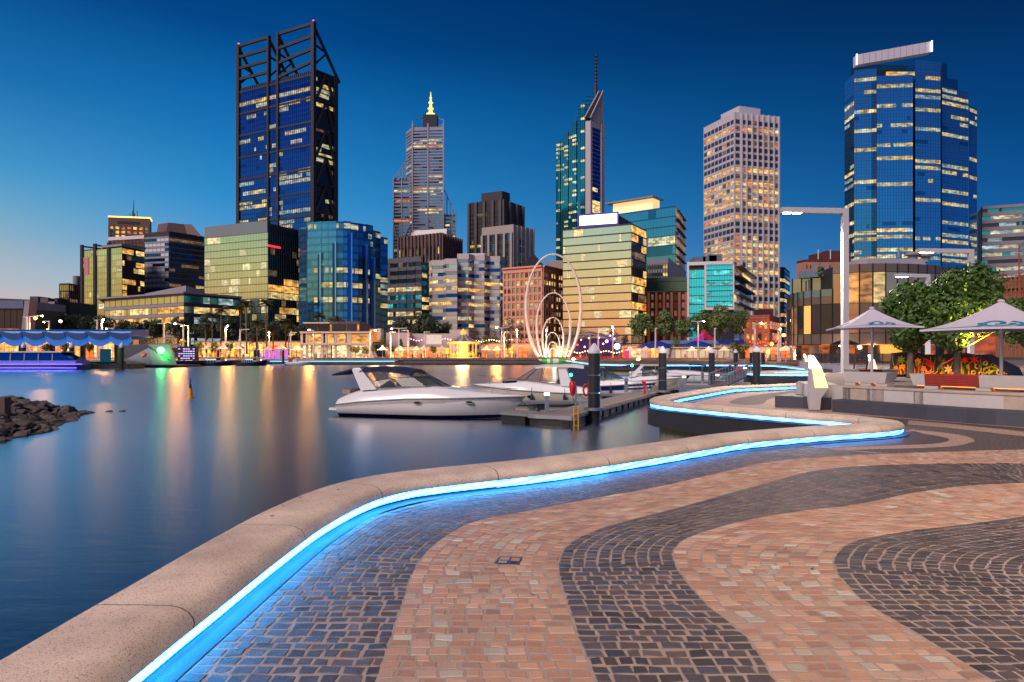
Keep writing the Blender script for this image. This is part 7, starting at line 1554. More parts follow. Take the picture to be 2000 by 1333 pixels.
def hull(t, L, B, rail, crown, hm, dm, stripe=None, boot=None, n=22, rake=.12, rub=True):
 """rail, crown: heights over the water along the length (0 stern .. 1 bow)"""
 def hb(s): return B * (1 - .06 * max(0, .3 - s) / .3) * (1 - max(0, (s - .42) / .58) ** 2.3) + .015
 R_ = []; D_ = []; ST = []; BT = []
 for i in range(n + 1):
  s = i / n; b = hb(s); zr = interp(rail, s); k = max(0, (s - .55) / .45)
  def X(f): return L * (s - rake * f * k * k) + (.35 * (1 - s) * 0)
  lo = -.38 * (1 - k ** 3) + (zr * .25) * k ** 4
  half = [(X(1.0), 0, lo), (X(.9), b * .70 * (1 - .3 * k), lo * .2 + .02), (X(.86), b * .86 * (1 - .18 * k), .14 + .06 * k), (X(.5), b * .955 * (1 - .06 * k), zr * .52), (X(.22), b * .985, zr * .78), (X(0), b, zr)]
  R_.append([(x, -y, z) for x, y, z in half[::-1]] + half[1:])
  zc = interp(crown, s); up = zc - zr
  prof = [(b * 1.0, zr), (b * .985, zr + up * .10), (b * .93, zr + up * .36), (b * .80, zr + up * .78), (b * .58, zr + up * .97), (0, zr + up)]
  D_.append([(X(0), -y, z) for y, z in prof] + [(X(0), y, z) for y, z in prof[:-1][::-1]])
 b = MB(); b.loft(R_, hm, False); b.add(R_[0], [tuple(range(len(R_[0])))], hm); b.build('hull', t, smooth=50, world=False, rec=True)
 b = MB(); b.loft(D_, dm, False); b.add(D_[0], [tuple(range(len(D_[0])))], dm); b.build('deck', t, smooth=50, world=False, rec=True)
 if rub:
  b = MB(); b.tube([(r[0][0], r[0][1] - .015, r[0][2]) for r in R_], .035, M_rub, 6); b.tube([(r[-1][0], r[-1][1] + .015, r[-1][2]) for r in R_], .035, M_rub, 6); b.build('rub_rail', t, world=False)
 def band(f0, f1, m, nm):
  b = MB()
  for sgn in (-1, 1):
   rows = []
   for r in R_:
    a, c = (Vector(r[j]) for j in ((0, 2) if sgn < 0 else (-1, -3)))   # rail to mid height
    e = [a.lerp(c, f0), a.lerp(c, f1)]; rows.append([(v.x, v.y + sgn * .012, v.z) for v in e])
   b.loft(rows, m, False)
  b.build(nm, t, world=False)
 if stripe: band(*stripe, 'hull_stripe')
 if boot:
  b = MB()
  for sgn in (-1, 1):
   rows = []
   for r in R_:
    c, a = Vector(r[3 if sgn < 0 else -4]), Vector(r[4 if sgn < 0 else -5]); rows.append([(v.x, v.y + sgn * .012, v.z) for v in (c.lerp(a, -.12), c.lerp(a, .75))])
   b.loft(rows, boot, False)
  b.build('boot_stripe', t, world=False)
 return R_, D_, hb
def pane(t, pts, m=None, nm='window', frame=True, r=.018):
 b = MB(); b.add(pts, [tuple(range(len(pts)))], m or M_clear); o = b.build(nm, t, world=False)
 if frame: b = MB(); b.tube(pts, r, M_frame, 5, False, True); b.build('frame', o, world=False)
 return o
def place(label, stern, bow, name='motor_boat', group=None):
 v = Vector(bow) - Vector(stern); return thing(name, label, 'boat', (stern[0], stern[1], WZ), math.atan2(v.y, v.x), group), v.length
def screen(t, base, top, m, nm='windscreen'):
 for i in range(len(base) - 1):
  pane(t, [base[i], base[i + 1], top[i + 1], top[i]], m, nm)
t, L = place('large white sports cruiser with a navy canopy, nearest the camera', (-8.75, 36.6), (.68, 34.0))
R_, D_, hb = hull(t, L, 1.45, [(0, .62), (.15, .80), (.4, .98), (.7, 1.05), (1, 1.12)], [(0, .95), (.06, 1.22), (.14, 1.42), (.3, 1.52), (.46, 1.62), (.55, 1.6), (.75, 1.38), (.92, 1.2), (1, 1.15)], M_gel, M_gel, stripe=(.06, .5, mat('grey_gelcoat', rgb(176, 172, 172), .3, coat=.3)), boot=M_navyh, rake=.10)
b = MB(); b.prism([(-.55, -1.1), (-.62, 0), (-.55, 1.1), (.15, 1.25), (.15, -1.25)], .30, .42, M_gel); b.build('swim_platform', t, world=False)
for s_, w in ((.47, .42), (.735, .42)):
 x = L * s_; y = -hb(s_) * .992; b = MB(); P = [(x + w / 2 * math.cos(a * .5236), y - .02, interp([(0, .62), (.4, .98), (1, 1.12)], s_) * .80 + .075 * math.sin(a * .5236)) for a in range(12)]; b.add(P, [tuple(range(12))], M_port); b.tube(P, .02, M_rub, 5, False, True); b.build('porthole', t, world=False)
for s in (-1, 1):
 b = MB(); b.hexa([(1.35, s * 1.22, 1.35), (2.25, s * 1.22, 1.42), (2.25, s * 1.10, 1.42), (1.35, s * 1.10, 1.35), (.75, s * 1.05, 2.42), (1.25, s * 1.05, 2.46), (1.25, s * .93, 2.46), (.75, s * .93, 2.42)], M_gel); b.build('arch_leg', t, world=False, rec=True)
b = MB(); b.hexa([(.75, -1.05, 2.40), (1.25, -1.05, 2.40), (1.25, 1.05, 2.40), (.75, 1.05, 2.40), (.8, -.98, 2.5), (1.2, -.98, 2.52), (1.2, .98, 2.52), (.8, .98, 2.5)], M_gel); b.build('arch_top', t, world=False)
rows = []
for i in range(9):
 s = i / 8; x = 1.2 + 2.85 * s; z = 2.52 + .10 * math.sin(math.pi * min(1, s * .9)) - .14 * s * s
 rows.append([(x, y * (1.0 - .12 * s), z - .13 * abs(y) ** 3) for y in (-1.08, -.9, -.5, 0, .5, .9, 1.08)] + [(x, y * (1.0 - .12 * s), z - .13 * abs(y) ** 3 - .12) for y in (1.08, .5, 0, -.5, -1.08)])
b = MB(); b.loft(rows, M_navy, True, True); b.build('canopy', t, world=False, smooth=50)
b = MB(); b.loft([[(x, y, z + dz) for y, dz in ((-.95, 0), (0, .06), (.95, 0), (.95, -.08), (-.95, -.08))] for x, z in ((-.45, 2.16), (.2, 2.34), (.85, 2.5))], M_navy, True, True); b.build('rear_canopy', t, world=False)
base = [(2.3, -1.22, 1.50), (3.6, -1.16, 1.56), (4.9, -.98, 1.58), (5.6, -.5, 1.56), (5.78, 0, 1.55), (5.6, .5, 1.56), (4.9, .98, 1.58), (3.6, 1.16, 1.56), (2.3, 1.22, 1.50)]
top = [(2.0, -1.10, 1.82), (3.1, -1.06, 2.02), (4.15, -.9, 2.04), (4.6, -.5, 2.04), (4.72, 0, 2.04), (4.6, .5, 2.04), (4.15, .9, 2.04), (3.1, 1.06, 2.02), (2.0, 1.10, 1.82)]
screen(t, base, top, M_tint)
up = [(1.3, -1.02, 2.40), (2.6, -.98, 2.46), (3.85, -.82, 2.34), (4.0, -.45, 2.40), (4.05, 0, 2.42), (4.0, .45, 2.40), (3.85, .82, 2.34), (2.6, .98, 2.46), (1.3, 1.02, 2.40)]
screen(t, top, up, M_clear, 'clear_curtain')
b = MB(); b.tube([(6.0, -.85, 1.5), (7.4, -.68, 1.55), (8.8, -.28, 1.5), (9.35, 0, 1.48), (8.8, .28, 1.5), (7.4, .68, 1.55), (6.0, .85, 1.5)], .016, M_alu, 5)
for x, y in ((6.6, .79), (7.4, .68), (8.2, .47), (8.9, .26)):
 for s in (-1, 1): b.tube([(x, s * y, 1.2), (x, s * y, 1.53)], .013, M_alu, 5)
b.build('bow_rail', t, world=False)
b = MB(); b.box(.05, .5, -.8, .8, 1.15, 1.35, mat('cockpit_tan', rgb(150, 128, 106), .7)); b.build('rear_seat', t, world=False)
t, L = place('white hard-top cruiser with its bow pointing left behind the first boat', (5.0, 42.8), (-2.5, 43.6))
R_, D_, hb = hull(t, L, 1.35, [(0, .75), (.3, .85), (.7, 1.02), (1, 1.25)], [(0, 1.0), (.12, 1.2), (.3, 1.35), (.55, 1.55), (.75, 1.42), (1, 1.28)], M_gel2, M_gel, rake=.12)
b = MB()
P = [(.6, 1.02), (3.2, .95), (3.6, .5)]
b.loft([[(x, y, z + dz) for y, dz in ((-1.08 * k, 0), (0, .09), (1.08 * k, 0), (1.08 * k, -.12), (-1.08 * k, -.12))] for x, z, k in ((.5, 2.42, .92), (1.2, 2.50, 1.0), (2.8, 2.50, 1.0), (3.5, 2.40, .85))], M_gel, True, True); b.build('hard_top', t, world=False, smooth=40)
for s in (-1, 1): b = MB(); b.hexa([(1.2, s * 1.12, 1.2), (1.9, s * 1.12, 1.25), (1.9, s * 1.02, 1.25), (1.2, s * 1.02, 1.2), (1.6, s * 1.0, 2.4), (2.1, s * 1.0, 2.4), (2.1, s * .92, 2.4), (1.6, s * .92, 2.4)], M_gel); b.build('arch_leg', t, world=False, rec=True)
base = [(1.95, -1.1, 1.36), (3.2, -1.06, 1.48), (4.2, -.8, 1.56), (4.75, 0, 1.58), (4.2, .8, 1.56), (3.2, 1.06, 1.48), (1.95, 1.1, 1.36)]; top = [(2.1, -1.0, 2.38), (3.0, -.96, 2.40), (3.35, -.7, 2.36), (3.5, 0, 2.36), (3.35, .7, 2.36), (3.0, .96, 2.40), (2.1, 1.0, 2.38)]
screen(t, base, top, M_clear)
b = MB()
for s in (-1, 1): b.tube([(4.6, s * .95, 1.55), (6.2, s * .62, 1.75), (7.3, s * .15, 1.85)], .016, M_alu, 5); b.tube([(5.4, s * .8, 1.3), (5.4, s * .8, 1.66)], .014, M_alu, 5); b.tube([(6.4, s * .55, 1.3), (6.4, s * .55, 1.77)], .014, M_alu, 5)
b.build('bow_rail', t, world=False)
for x in (4.9, 4.2): b = MB(); b.lathe([(.14, 0), (.15, .02), (.1, .03)], (0, 0, 0), M_port, 10); 
b = MB(); x = L * .5; P = [(x + .2 * math.cos(a * .5236), hb(.5) * 1.0 + .01, .60 + .08 * math.sin(a * .5236)) for a in range(12)]; b.add(P, [tuple(range(12))], M_port); b.build('porthole', t, world=False)
b = MB(); b.add([(4.6, .72, 1.56), (5.6, .6, 1.50), (5.5, .75, 1.38), (4.7, .9, 1.42)], [(0, 1, 2, 3)], M_port); b.build('deck_window', t, world=False)
kg = mat('green_kayak', rgb(40, 190, 50), .4, var=.1); kw = mat('white_kayak', rgb(214, 210, 204), .4); k_ = thing('kayak', 'green and white kayak lying on the hard-top roof', 'kayak', (xat(1078, 43), 43.2, 1.28)); b = MB(); rows = []
for i in range(11): s = i / 10; r = .24 * math.sin(math.pi * (.06 + .88 * s)) + .01; x = xat(1052 + 56 * s, 43); rows.append([(x, 43.2 + r * math.cos(a * .785), zat(706, 43) + .10 * abs(2 * s - 1) ** 2 + .7 * r * math.sin(a * .785)) for a in range(8)])
b.loft(rows, kw, True, True); f = b.f; kk = b.mi(kg); b.m = [kk if (j // 8) in (1, 2, 4, 7, 8, 9) else mm for j, mm in enumerate(b.m)]; b.build('kayak_shell', k_, smooth=True)
t, L = place('white runabout with a navy hull stripe and dark canvas, bow to the right', (4.1, 51.6), (10.7, 50.4))
R_, D_, hb = hull(t, L, 1.2, [(0, .75), (.4, .85), (1, 1.1)], [(0, .95), (.2, 1.15), (.45, 1.32), (.7, 1.22), (1, 1.12)], M_gel, M_gel, stripe=(.12, .85, M_navyh), rake=.14)
base = [(1.9, -1.05, 1.25), (3.0, -1.0, 1.34), (3.9, -.7, 1.36), (4.3, 0, 1.36), (3.9, .7, 1.36), (3.0, 1.0, 1.34), (1.9, 1.05, 1.25)]; top = [(1.9, -.95, 1.9), (2.6, -.9, 1.98), (3.0, -.6, 1.98), (3.15, 0, 1.98), (3.0, .6, 1.98), (2.6, .9, 1.98), (1.9, .95, 1.9)]
screen(t, base, top, M_tint)
b = MB(); b.loft([[(x, y, z - .12 * abs(y) ** 2) for y in (-1.0, -.5, 0, .5, 1.0)] + [(x, y, z - .12 * abs(y) ** 2 - .08) for y in (1.0, 0, -1.0)] for x, z in ((.9, 2.15), (1.8, 2.25), (2.9, 2.2))], M_navyh, True, True); b.build('bimini_top', t, world=False)
for x in (1.0, 1.9, 2.75):
 for s in (-1, 1): b = MB(); b.tube([(x + .15, s * .98, 1.1), (x, s * .95, 2.1)], .03, M_alu, 5); b.build('top_support', t, world=False)
t, L = place('white boat under a tall dark navy canvas cover behind the nearest pile', (6.1, 47.3), (.6, 48.4))
hull(t, L, 1.15, [(0, .7), (.4, .8), (1, 1.05)], [(0, .95), (.3, 1.15), (.6, 1.2), (1, 1.08)], M_gel, M_gel, rake=.14)
b = MB(); b.loft([[(x, y, z) for y, z in ((-1.0, .95), (-.85, zt), (0, zt + .12), (.85, zt), (1.0, .95))] for x, zt in ((.3, 1.5), (.9, 2.25), (2.0, 2.3), (2.9, 1.35))], M_navy, False); b.build('canvas_cover', t, world=False)
t, L = place('cream cuddy boat with a tall white radar arch further along the jetty', (9.5, 61.6), (15.0, 60.6)); R_, D_, hb = hull(t, L, 1.1, [(0, .7), (1, 1.05)], [(0, .95), (.3, 1.2), (.55, 1.3), (1, 1.1)], M_gel2, M_gel, rake=.14)
b = MB()
for s in (-1, 1): b.hexa([(1.0, s * 1.0, 1.1), (1.6, s * 1.0, 1.15), (1.6, s * .9, 1.15), (1.0, s * .9, 1.1), (2.0, s * .85, 2.1), (2.3, s * .85, 2.1), (2.3, s * .78, 2.1), (2.0, s * .78, 2.1)], M_gel)
b.box(1.95, 2.35, -.85, .85, 2.08, 2.18, M_gel); b.build('radar_arch', t, world=False, rec=True)
screen(t, [(2.2, -.9, 1.2), (3.2, -.75, 1.3), (3.6, 0, 1.3), (3.2, .75, 1.3), (2.2, .9, 1.2)], [(2.2, -.85, 1.7), (2.8, -.7, 1.75), (3.0, 0, 1.75), (2.8, .7, 1.75), (2.2, .85, 1.7)], M_tint)
b = MB(); b.loft([[(x, y, z - .1 * y * y) for y in (-.9, 0, .9)] + [(x, y, z - .1 * y * y - .07) for y in (.9, -.9)] for x, z in ((.2, 2.1), (2.0, 2.25))], M_navy, True, True); b.build('canopy', t, world=False)
t, L = place('long low white boat moored left of the gangway pile', (22.2, 74.5), (15.2, 76)); hull(t, L, 1.2, [(0, .8), (1, 1.1)], [(0, 1.0), (.3, 1.3), (.6, 1.4), (1, 1.15)], M_gel, M_gel, rake=.12)
b = MB(); b.loft([[(x, y, z - .1 * y * y) for y in (-.9, 0, .9)] + [(x, y, z - .1 * y * y - .07) for y in (.9, -.9)] for x, z in ((1.0, 2.0), (2.8, 2.1))], M_navy, True, True)
for x in (1.3, 2.6):
 for s in (-1, 1): b.tube([(x + .2, s * .9, 1.0), (x, s * .85, 2.0)], .03, M_alu, 5)
b.build('bimini_top', t, world=False)
t, L = place('white half cabin boat with a pale canopy beyond the cuddy boat', (12.2, 68.3), (17.6, 67.2)); hull(t, L, 1.1, [(0, .75), (1, 1.1)], [(0, 1.0), (.35, 1.2), (.6, 1.35), (1, 1.15)], M_gel, M_gel, stripe=(.2, .6, M_navyh), rake=.14)
screen(t, [(2.2, -.9, 1.2), (3.1, -.7, 1.3), (3.4, 0, 1.3), (3.1, .7, 1.3), (2.2, .9, 1.2)], [(2.1, -.85, 1.9), (2.6, -.6, 1.95), (2.8, 0, 1.95), (2.6, .6, 1.95), (2.1, .85, 1.9)], M_tint); b = MB(); b.box(.8, 2.7, -.9, .9, 1.98, 2.06, M_gel2)
for x in (.9, 2.1):
 for s in (-1, 1): b.tube([(x, s * .9, .9), (x, s * .86, 2.0)], .03, M_alu, 5)
b.build('canopy', t, world=False)
t, L = place('low white speedboat moored farthest along the jetty', (14.5, 84.5), (20.5, 83.4)); hull(t, L, 1.1, [(0, .7), (1, 1.0)], [(0, .95), (.4, 1.2), (.7, 1.2), (1, 1.05)], M_gel2, M_gel, rake=.14)
screen(t, [(2.4, -.8, 1.2), (3.3, 0, 1.25), (2.4, .8, 1.2)], [(2.2, -.75, 1.7), (2.9, 0, 1.75), (2.2, .75, 1.7)], M_tint)
for px, y, d, m, lab in ((1234.5, 714, 50, mat('green_lamp_glow', (.2, .6, .4), .4, emit=(.02, 1, .5), es=10), 'green navigation light above the navy topped runabout'), (1115, 732.5, 44, MATS['green_lamp_glow'], 'small green navigation light on the hard-top boat')):
 b = MB(); p = at(px, y, d); b.lathe([(.02, -.11), (.09, -.06), (.1, .04), (.03, .1)], tuple(p), m, 8); b.tube([(p.x, p.y, p.z - .1), (p.x, p.y + .2, p.z - 1.0)], .02, M_alu, 4); tag(b.build('navigation_light'), lab, 'light', 'green navigation lights')
b = MB()
for px, y, d in ((1120, 702, 188), (1247, 702.5, 187)): p = at(px, y, d); b = MB(); b.lathe([(.05, -.4), (.35, -.2), (.4, .1), (.1, .3)], tuple(p), M_heado, 8); b.tube([(p.x, p.y, -1), (p.x, p.y, p.z - .3)], .12, C_DARK, 5); tag(b.build('quay_light'), 'orange marker light on the far quay edge ' + ('behind the kayak' if px < 1200 else 'right of the nearest pile'), 'light', 'orange quay lights')
for lab, p, q in (('mooring rope from the hard-top bow', (-2.3, 43.4, -.1), (-4.5, 42.0, WZ)), ('mooring rope from the white cruiser to the jetty head', (.3, 33.8, -.25), (1.3, 31.9, DZ + .05)), ('mooring rope from the hard-top stern to the finger pontoon', (3.8, 42.3, -.4), (4.8, 39.6, DZ + .02)), ('mooring rope from the navy striped runabout', (10.3, 50.3, -.25), (10.9, 49.0, DZ + .02))):
 p, q = Vector(p), Vector(q); b = MB(); b.tube([p, p.lerp(q, .5) - Vector((0, 0, .12)), q], .018, C_DARK, 5); tag(b.build('mooring_rope'), lab, 'rope', 'mooring ropes')
for lab, x, y, z in (('dark fender hanging at the hard-top side', 1.2, 41.75, -.75), ('dark fender near the hard-top stern', 3.2, 41.5, -.75), ('dark fender on the navy striped runabout', 7.2, 49.75, -.75)):
 b = MB(); b.lathe([(.02, -.26), (.09, -.2), (.1, .1), (.06, .2), (.02, .24)], (x, y, z), C_DARK, 10); b.tube([(x, y, z + .2), (x, y + .1, z + .6)], .012, C_DARK, 4); tag(b.build('fender'), lab, 'fender', 'boat fenders')
def ferry(label, px0, px1, d, yb):
 x0, x1 = xat(px0, d), xat(px1, d); L = x1 - x0; t = thing('ferry_boat', label, 'ferry', (x0, d, WZ), 0, 'little dark ferries'); hm = mat('ferry_navy_hull', rgb(26, 32, 62), .35, var=.1)
 hull(t, L, 1.6, [(0, .75), (.5, .85), (.8, 1.05), (1, 1.4)], [(0, .8), (.5, .9), (1, 1.4)], hm, hm, rake=.04, rub=False)
 b = MB(); b.box(1.2, L * .68, -1.3, 1.3, 2.0, 2.15, mat('ferry_roof', rgb(170, 190, 176), .5)); b.build('roof', t, world=False)
 b = MB(); b.box(L * .55, L * .68, -1.0, 1.0, .85, 2.0, mat('ferry_cabin', rgb(170, 160, 146), .5)); b.build('wheelhouse', t, world=False)
 b = MB(); b.box(L * .57, L * .66, -1.02, -1.0, 1.4, 1.85, G_DARK); b.build('window', t, world=False)
 for k in range(6): b = MB(); x = 1.3 + (L * .55 - 1.3) * k / 5; b.box(x, x + .1, -1.25, -1.15, .8, 2.0, C_WHITE); b.build('roof_post', t, world=False)
 b = MB(); b.box(1.4, L * .53, .8, .9, 1.4, 1.62, mat('ferry_cyan_light', (.3, .5, .6), .4, emit=(.3, .85, 1), es=1.6)); b.build('cabin_light', t, world=False)
 b = MB(); b.lathe([(.05, 0), (.22, .1), (.05, .3)], (L * .78, 0, 1.3), M_lampw, 8); b.build('bow_lamp', t, world=False)
ferry('dark ferry with a pale green roof nearer the violet light cabinet', 388, 456, 172, 715); ferry('dark ferry with a pale roof nearer the violet pillars', 466, 522, 172, 715)
t, L = place('small white motorboat by the blue lit quay edge', (xat(560, 174), 174), (xat(610, 174), 174)); hull(t, L, 1.1, [(0, .6), (1, .95)], [(0, .8), (.4, 1.0), (.7, 1.1), (1, 1.0)], M_gel, M_gel, rake=.12, rub=False)
b = MB(); b.box(1.6, 2.8, -.7, .7, 1.0, 1.5, M_gel2); b.build('console', t, world=False); b = MB(); b.box(.6, 1.4, -.6, .6, .9, 1.9, mat('red_white_gear', rgb(170, 50, 50), .6, var=.5, vs_=3)); b.build('gear', t, world=False); b = MB(); b.tube([(2.8, 0, 1.0), (3.0, 0, 2.4)], .05, M_alu, 5); b.build('mast', t, world=False)
for px, w in ((346, 10), (530, 26)): 
 b = MB(); b.box(xat(px, 172), xat(px + w, 172), 172, 173.6, WZ - .1, WZ + .4, M_alu); tag(b.build('pontoon'), 'grey pontoon beside the violet light cabinet' if px < 400 else 'grey pontoon between ferry and motorboat', 'pontoon')
d = 3.3 * FPX / (776.5 - HY); x = xat(371.5, d); t = thing('marker_buoy', 'yellow conical marker buoy with a black top mark', 'buoy', (x, d, WZ)); s = d / FPX
b = MB(); b.lathe([(8 * s, -.1), (7.6 * s, .05), (5.5 * s, 2 * s), (3.2 * s, 17 * s), (2.6 * s, 18 * s)], (x, d, WZ), M_yel, 16); b.build('cone', t, smooth=40)
b = MB(); b.lathe([(2.6 * s, 18 * s), (2.0 * s, 26 * s), (.6 * s, 27 * s)], (x, d, WZ), C_DARK, 12); b.build('neck', t, smooth=40)
for z in (28, 32.5): b = MB(); b.lathe([(2.0 * s, z * s), (.3 * s, (z + 3.8) * s)], (x, d, WZ), C_BLACK, 12); b.build('top_mark', t)
b = MB(); b.tube([(x, d, WZ + 26 * s), (x, d, WZ + 36 * s)], .4 * s, C_BLACK, 5); b.build('staff', t)
M_rock = mat('revetment_rock', rgb(88, 76, 70), .85, var=.4, vs_=1.5, bump=.6, bs=5, objvar=.35)
M_bank = mat('rock_bank', rgb(52, 48, 48), .9, var=.4, vs_=2)
ROCKS = []
for k in range(10):
 rn = random.Random(100 + k); bm = bmesh.new(); bmesh.ops.create_icosphere(bm, subdivisions=2, radius=1)
 cut = [Vector((rn.gauss(0, 1), rn.gauss(0, 1), rn.gauss(0, 1))).normalized() for _ in range(9)]
 for v in bm.verts:
  for c in cut:
   e = v.co.dot(c) - rn.uniform(.55, .6)
   if e > 0: v.co -= c * e
  v.co *= 1 + rn.gauss(0, .02)
 me = bpy.data.meshes.new('rock'); bm.to_mesh(me); bm.free(); me.materials.append(M_rock); ROCKS.append(me)
bank = MB(); bnk = [(-60, 18), (-19.6, 20), (-19.1, 25.4), (-19.2, 28.2), (-20.6, 31.2), (-22.5, 35.8), (-23.4, 37.8), (-25.4, 39), (-40, 40), (-60, 41)]
bank.prism(bnk, WZ - .5, WZ + .02, M_bank); cr = [(-60, 18), (-23.6, 20), (-23.2, 28), (-25, 32), (-26.6, 36), (-28, 37.3), (-60, 38)]
bank.prism(cr, WZ, -.62, M_bank); bank_o = bank.build('rock_bank', kind='structure')
rn = random.Random(5); nr = 0
pts = []
while nr < 420:
 y = rn.uniform(23.5, 38.6); fx = interp([(20, -19.6), (25.4, -19.1), (28.2, -19.2), (31.2, -20.6), (35.8, -22.5), (37.8, -23.2), (38.8, -25)], y)
 u = rn.uniform(-.2, 9.5); x = fx - u; px = 1000 + x * FPX / y
 if px < -40: continue
 z = WZ - .12 + min(.85, u * .22) * (1 if y < 37.5 else .6); sz = rn.uniform(.16, .46)
 o = bpy.data.objects.new('rock', ROCKS[nr % 10]); COL.objects.link(o); o.location = (x, y, z); o.scale = (sz * rn.uniform(.9, 1.5), sz * rn.uniform(.9, 1.3), sz * rn.uniform(.55, .9)); o.rotation_euler = (rn.uniform(-.4, .4), rn.uniform(-.4, .4), rn.uniform(0, 6.28)); o.parent = bank_o; nr += 1
 if nr >= 300: break
rk = MB()
for k in range(170):
 y = rn.uniform(22, 38.4); fx = interp([(20, -19.6), (25.4, -19.1), (28.2, -19.2), (31.2, -20.6), (35.8, -22.5), (37.8, -23.2), (38.8, -25)], y); u = rn.uniform(-.2, 14); x = fx - u
 if 1000 + x * FPX / y > -40: continue
 z = WZ - .12 + min(.85, u * .22); me = ROCKS[k % 10]; s = Vector((rn.uniform(.3, .6), rn.uniform(.3, .6), rn.uniform(.2, .4))); rot = Matrix.Rotation(rn.uniform(0, 6.28), 3, 'Z')
 rk.add([Vector((x, y, z)) + rot @ Vector((v.co.x * s.x, v.co.y * s.y, v.co.z * s.z)) for v in me.vertices], [tuple(p.vertices) for p in me.polygons], M_rock)
rk.build('loose_rocks', bank_o, kind='stuff')
for x, y in ((-22.4, 38.0), (-21.8, 38.2)): o = bpy.data.objects.new('rock', ROCKS[3]); COL.objects.link(o); o.location = (x, y, WZ - .02); o.scale = (.3, .22, .14); o.parent = bank_o
b = MB(); b.box(xat(-30, 30.5), xat(9, 30.5), 30.5, 30.9, WZ + .3, zat(777, 30.5), C_BROWN); tag(b.build('timber_wall'), 'short brown timber wall end above the rocks', 'wall')
# ================================================================ raised terrace on the right
M_sand = mat('sandstone_block', rgb(170, 152, 136), .8, var=.28, vs_=2.2, bump=.25, bs=14, objvar=.06)
M_seat = mat('basalt_seat', rgb(62, 62, 70), .6, var=.22, vs_=3, bump=.2, bs=30, objvar=.15)
M_conc = mat('pale_concrete', rgb(186, 178, 172), .7, var=.10, vs_=3, bump=.1, bs=40)
M_terr = mat('terrace_paving', rgb(116, 102, 96), .8, var=.2, vs_=1.5)
WL = [Vector(p) for p in ((10.5, 24.7), (10.95, 23.35), (12.75, 19.95), (13.9, 18.45), (16.5, 15.3), (19.5, 12.0), (22, 9.5))]
SEATP = resample(catmull(WL[1:], 10), .05)
def soff(o):                                   # polyline moved back by o
 nn = normals2(SEATP); return [p + n * o for p, n in zip(SEATP, nn)]
F0, F1, F2 = SEATP, soff(.55), soff(.95)
terr = [(10.9, 26.2), (13.5, 30), (17.4, 37.6), (19.7, 40.6), (22.6, 44.9), (26.6, 50), (30, 54), (31, 57.5), (30, 61), (31, 66), (34.5, 71), (37.5, 77), (39, 84), (40.5, 96), (46, 110), (140, 110), (140, 9)] + [tuple(p) for p in F1[::-1]]
b = MB(); b.prism(terr, -.03, TZ - .004, M_conc, M_terr); b.build('terrace', kind='structure')
seat = thing('step_seat', 'long dark basalt step seat in front of the sandstone wall', 'step seat', (12, 21, 0)); wall_ = thing('stone_wall', 'low sandstone block wall edging the raised terrace', 'wall', (13, 20, 0))
cum = [0.0]
for p, q in zip(SEATP[:-1], SEATP[1:]): cum.append(cum[-1] + (q - p).length)
def pieces(parent, nm, A, B_, z0, z1, m, lens, gap, bev=.02):
 rn = random.Random(3); pos = 0.0
 while pos < cum[-1] - .3:
  l = rn.uniform(*lens); i0 = min(range(len(cum)), key=lambda i: abs(cum[i] - pos - gap)); i1 = min(range(len(cum)), key=lambda i: abs(cum[i] - pos - l)); pos += l
  if i1 <= i0: break
  ii = sorted(set([i0, (2 * i0 + i1) // 3, (i0 + 2 * i1) // 3, i1])); b = MB(); rings = []
  for i in ii:
   n = (B_[i] - A[i]).normalized(); rings.append([(*A[i], z0), (*A[i], z1 - bev), (*(A[i] + n * bev), z1), (*B_[i], z1), (*B_[i], z0)])
  b.loft([r[::-1] for r in rings], m, True, True); b.build(nm, parent, rec=True)
pieces(seat, 'seat_stone', F0, soff(.56), -.02, .40, M_seat, (.55, .75), .012, .03)
pieces(wall_, 'stone_block', F1, F2, .0, TZ - .06, M_sand, (.8, 1.15), .008, .008)
pieces(wall_, 'cap_stone', soff(.52), soff(1.0), TZ - .058, TZ + .012, M_sand, (.9, 1.3), .006, .03)
b = MB(); b.prism([(9.75, 25.3), (10.55, 24.72), (10.85, 23.95), (11.6, 24.3), (12.2, 26.5), (11.2, 27.2)], -.02, .40, M_seat); b.build('seat_end', seat)
b = MB(); b.prism([(10.75, 25.1), (11.15, 24.2), (11.6, 24.3), (12.4, 26.9), (11.3, 27)], .40, TZ + .01, M_conc); b.build('end_block', wall_)
M_finy = mat('fin_yellow_glow', (.9, .85, .5), .4, emit=rgb(255, 238, 130), es=1.05, var=.1, sample=True); M_finw = mat('fin_white_glow', (.9, .9, .9), .4, emit=(1, .97, .93), es=4.0, sample=True)
def fin(label, px, py, d, k):
 """the reference shape is the near fin, scaled by k about its own point px, py (its top)"""
 t = thing('light_fin', label, 'light fin', (xat(px, d), d, 0), 0, 'glowing light fins')
 def q(x, y): return at(px + (x - 1581) * k, py + (y - 695) * k, d)
 def slab(pts, y0, y1, m, nm):
  n = len(pts); P = [q(*p) for p in pts]; b = MB(); vs = [(v.x, d + y0, v.z) for v in P] + [(v.x, d + y1, v.z) for v in P]
  b.add(vs, [tuple(range(n)), tuple(range(2 * n - 1, n - 1, -1))] + [(i, n + i, n + (i + 1) % n, (i + 1) % n) for i in range(n)], m); b.build(nm, t, rec=True)
 slab([(1581, 695), (1588.5, 694.5), (1605, 720), (1583, 720)], -.02, .12, M_finw, 'white_lamp')
 slab([(1586, 721), (1605.5, 721), (1617.5, 758), (1592, 758)], -.02, .11, M_finy, 'yellow_lamp')
 slab([(1582, 721), (1586, 721), (1592, 758.5), (1618, 758.5), (1604, 778), (1601.5, 801), (1583, 801), (1580, 780)], .0, .15, M_conc, 'base')
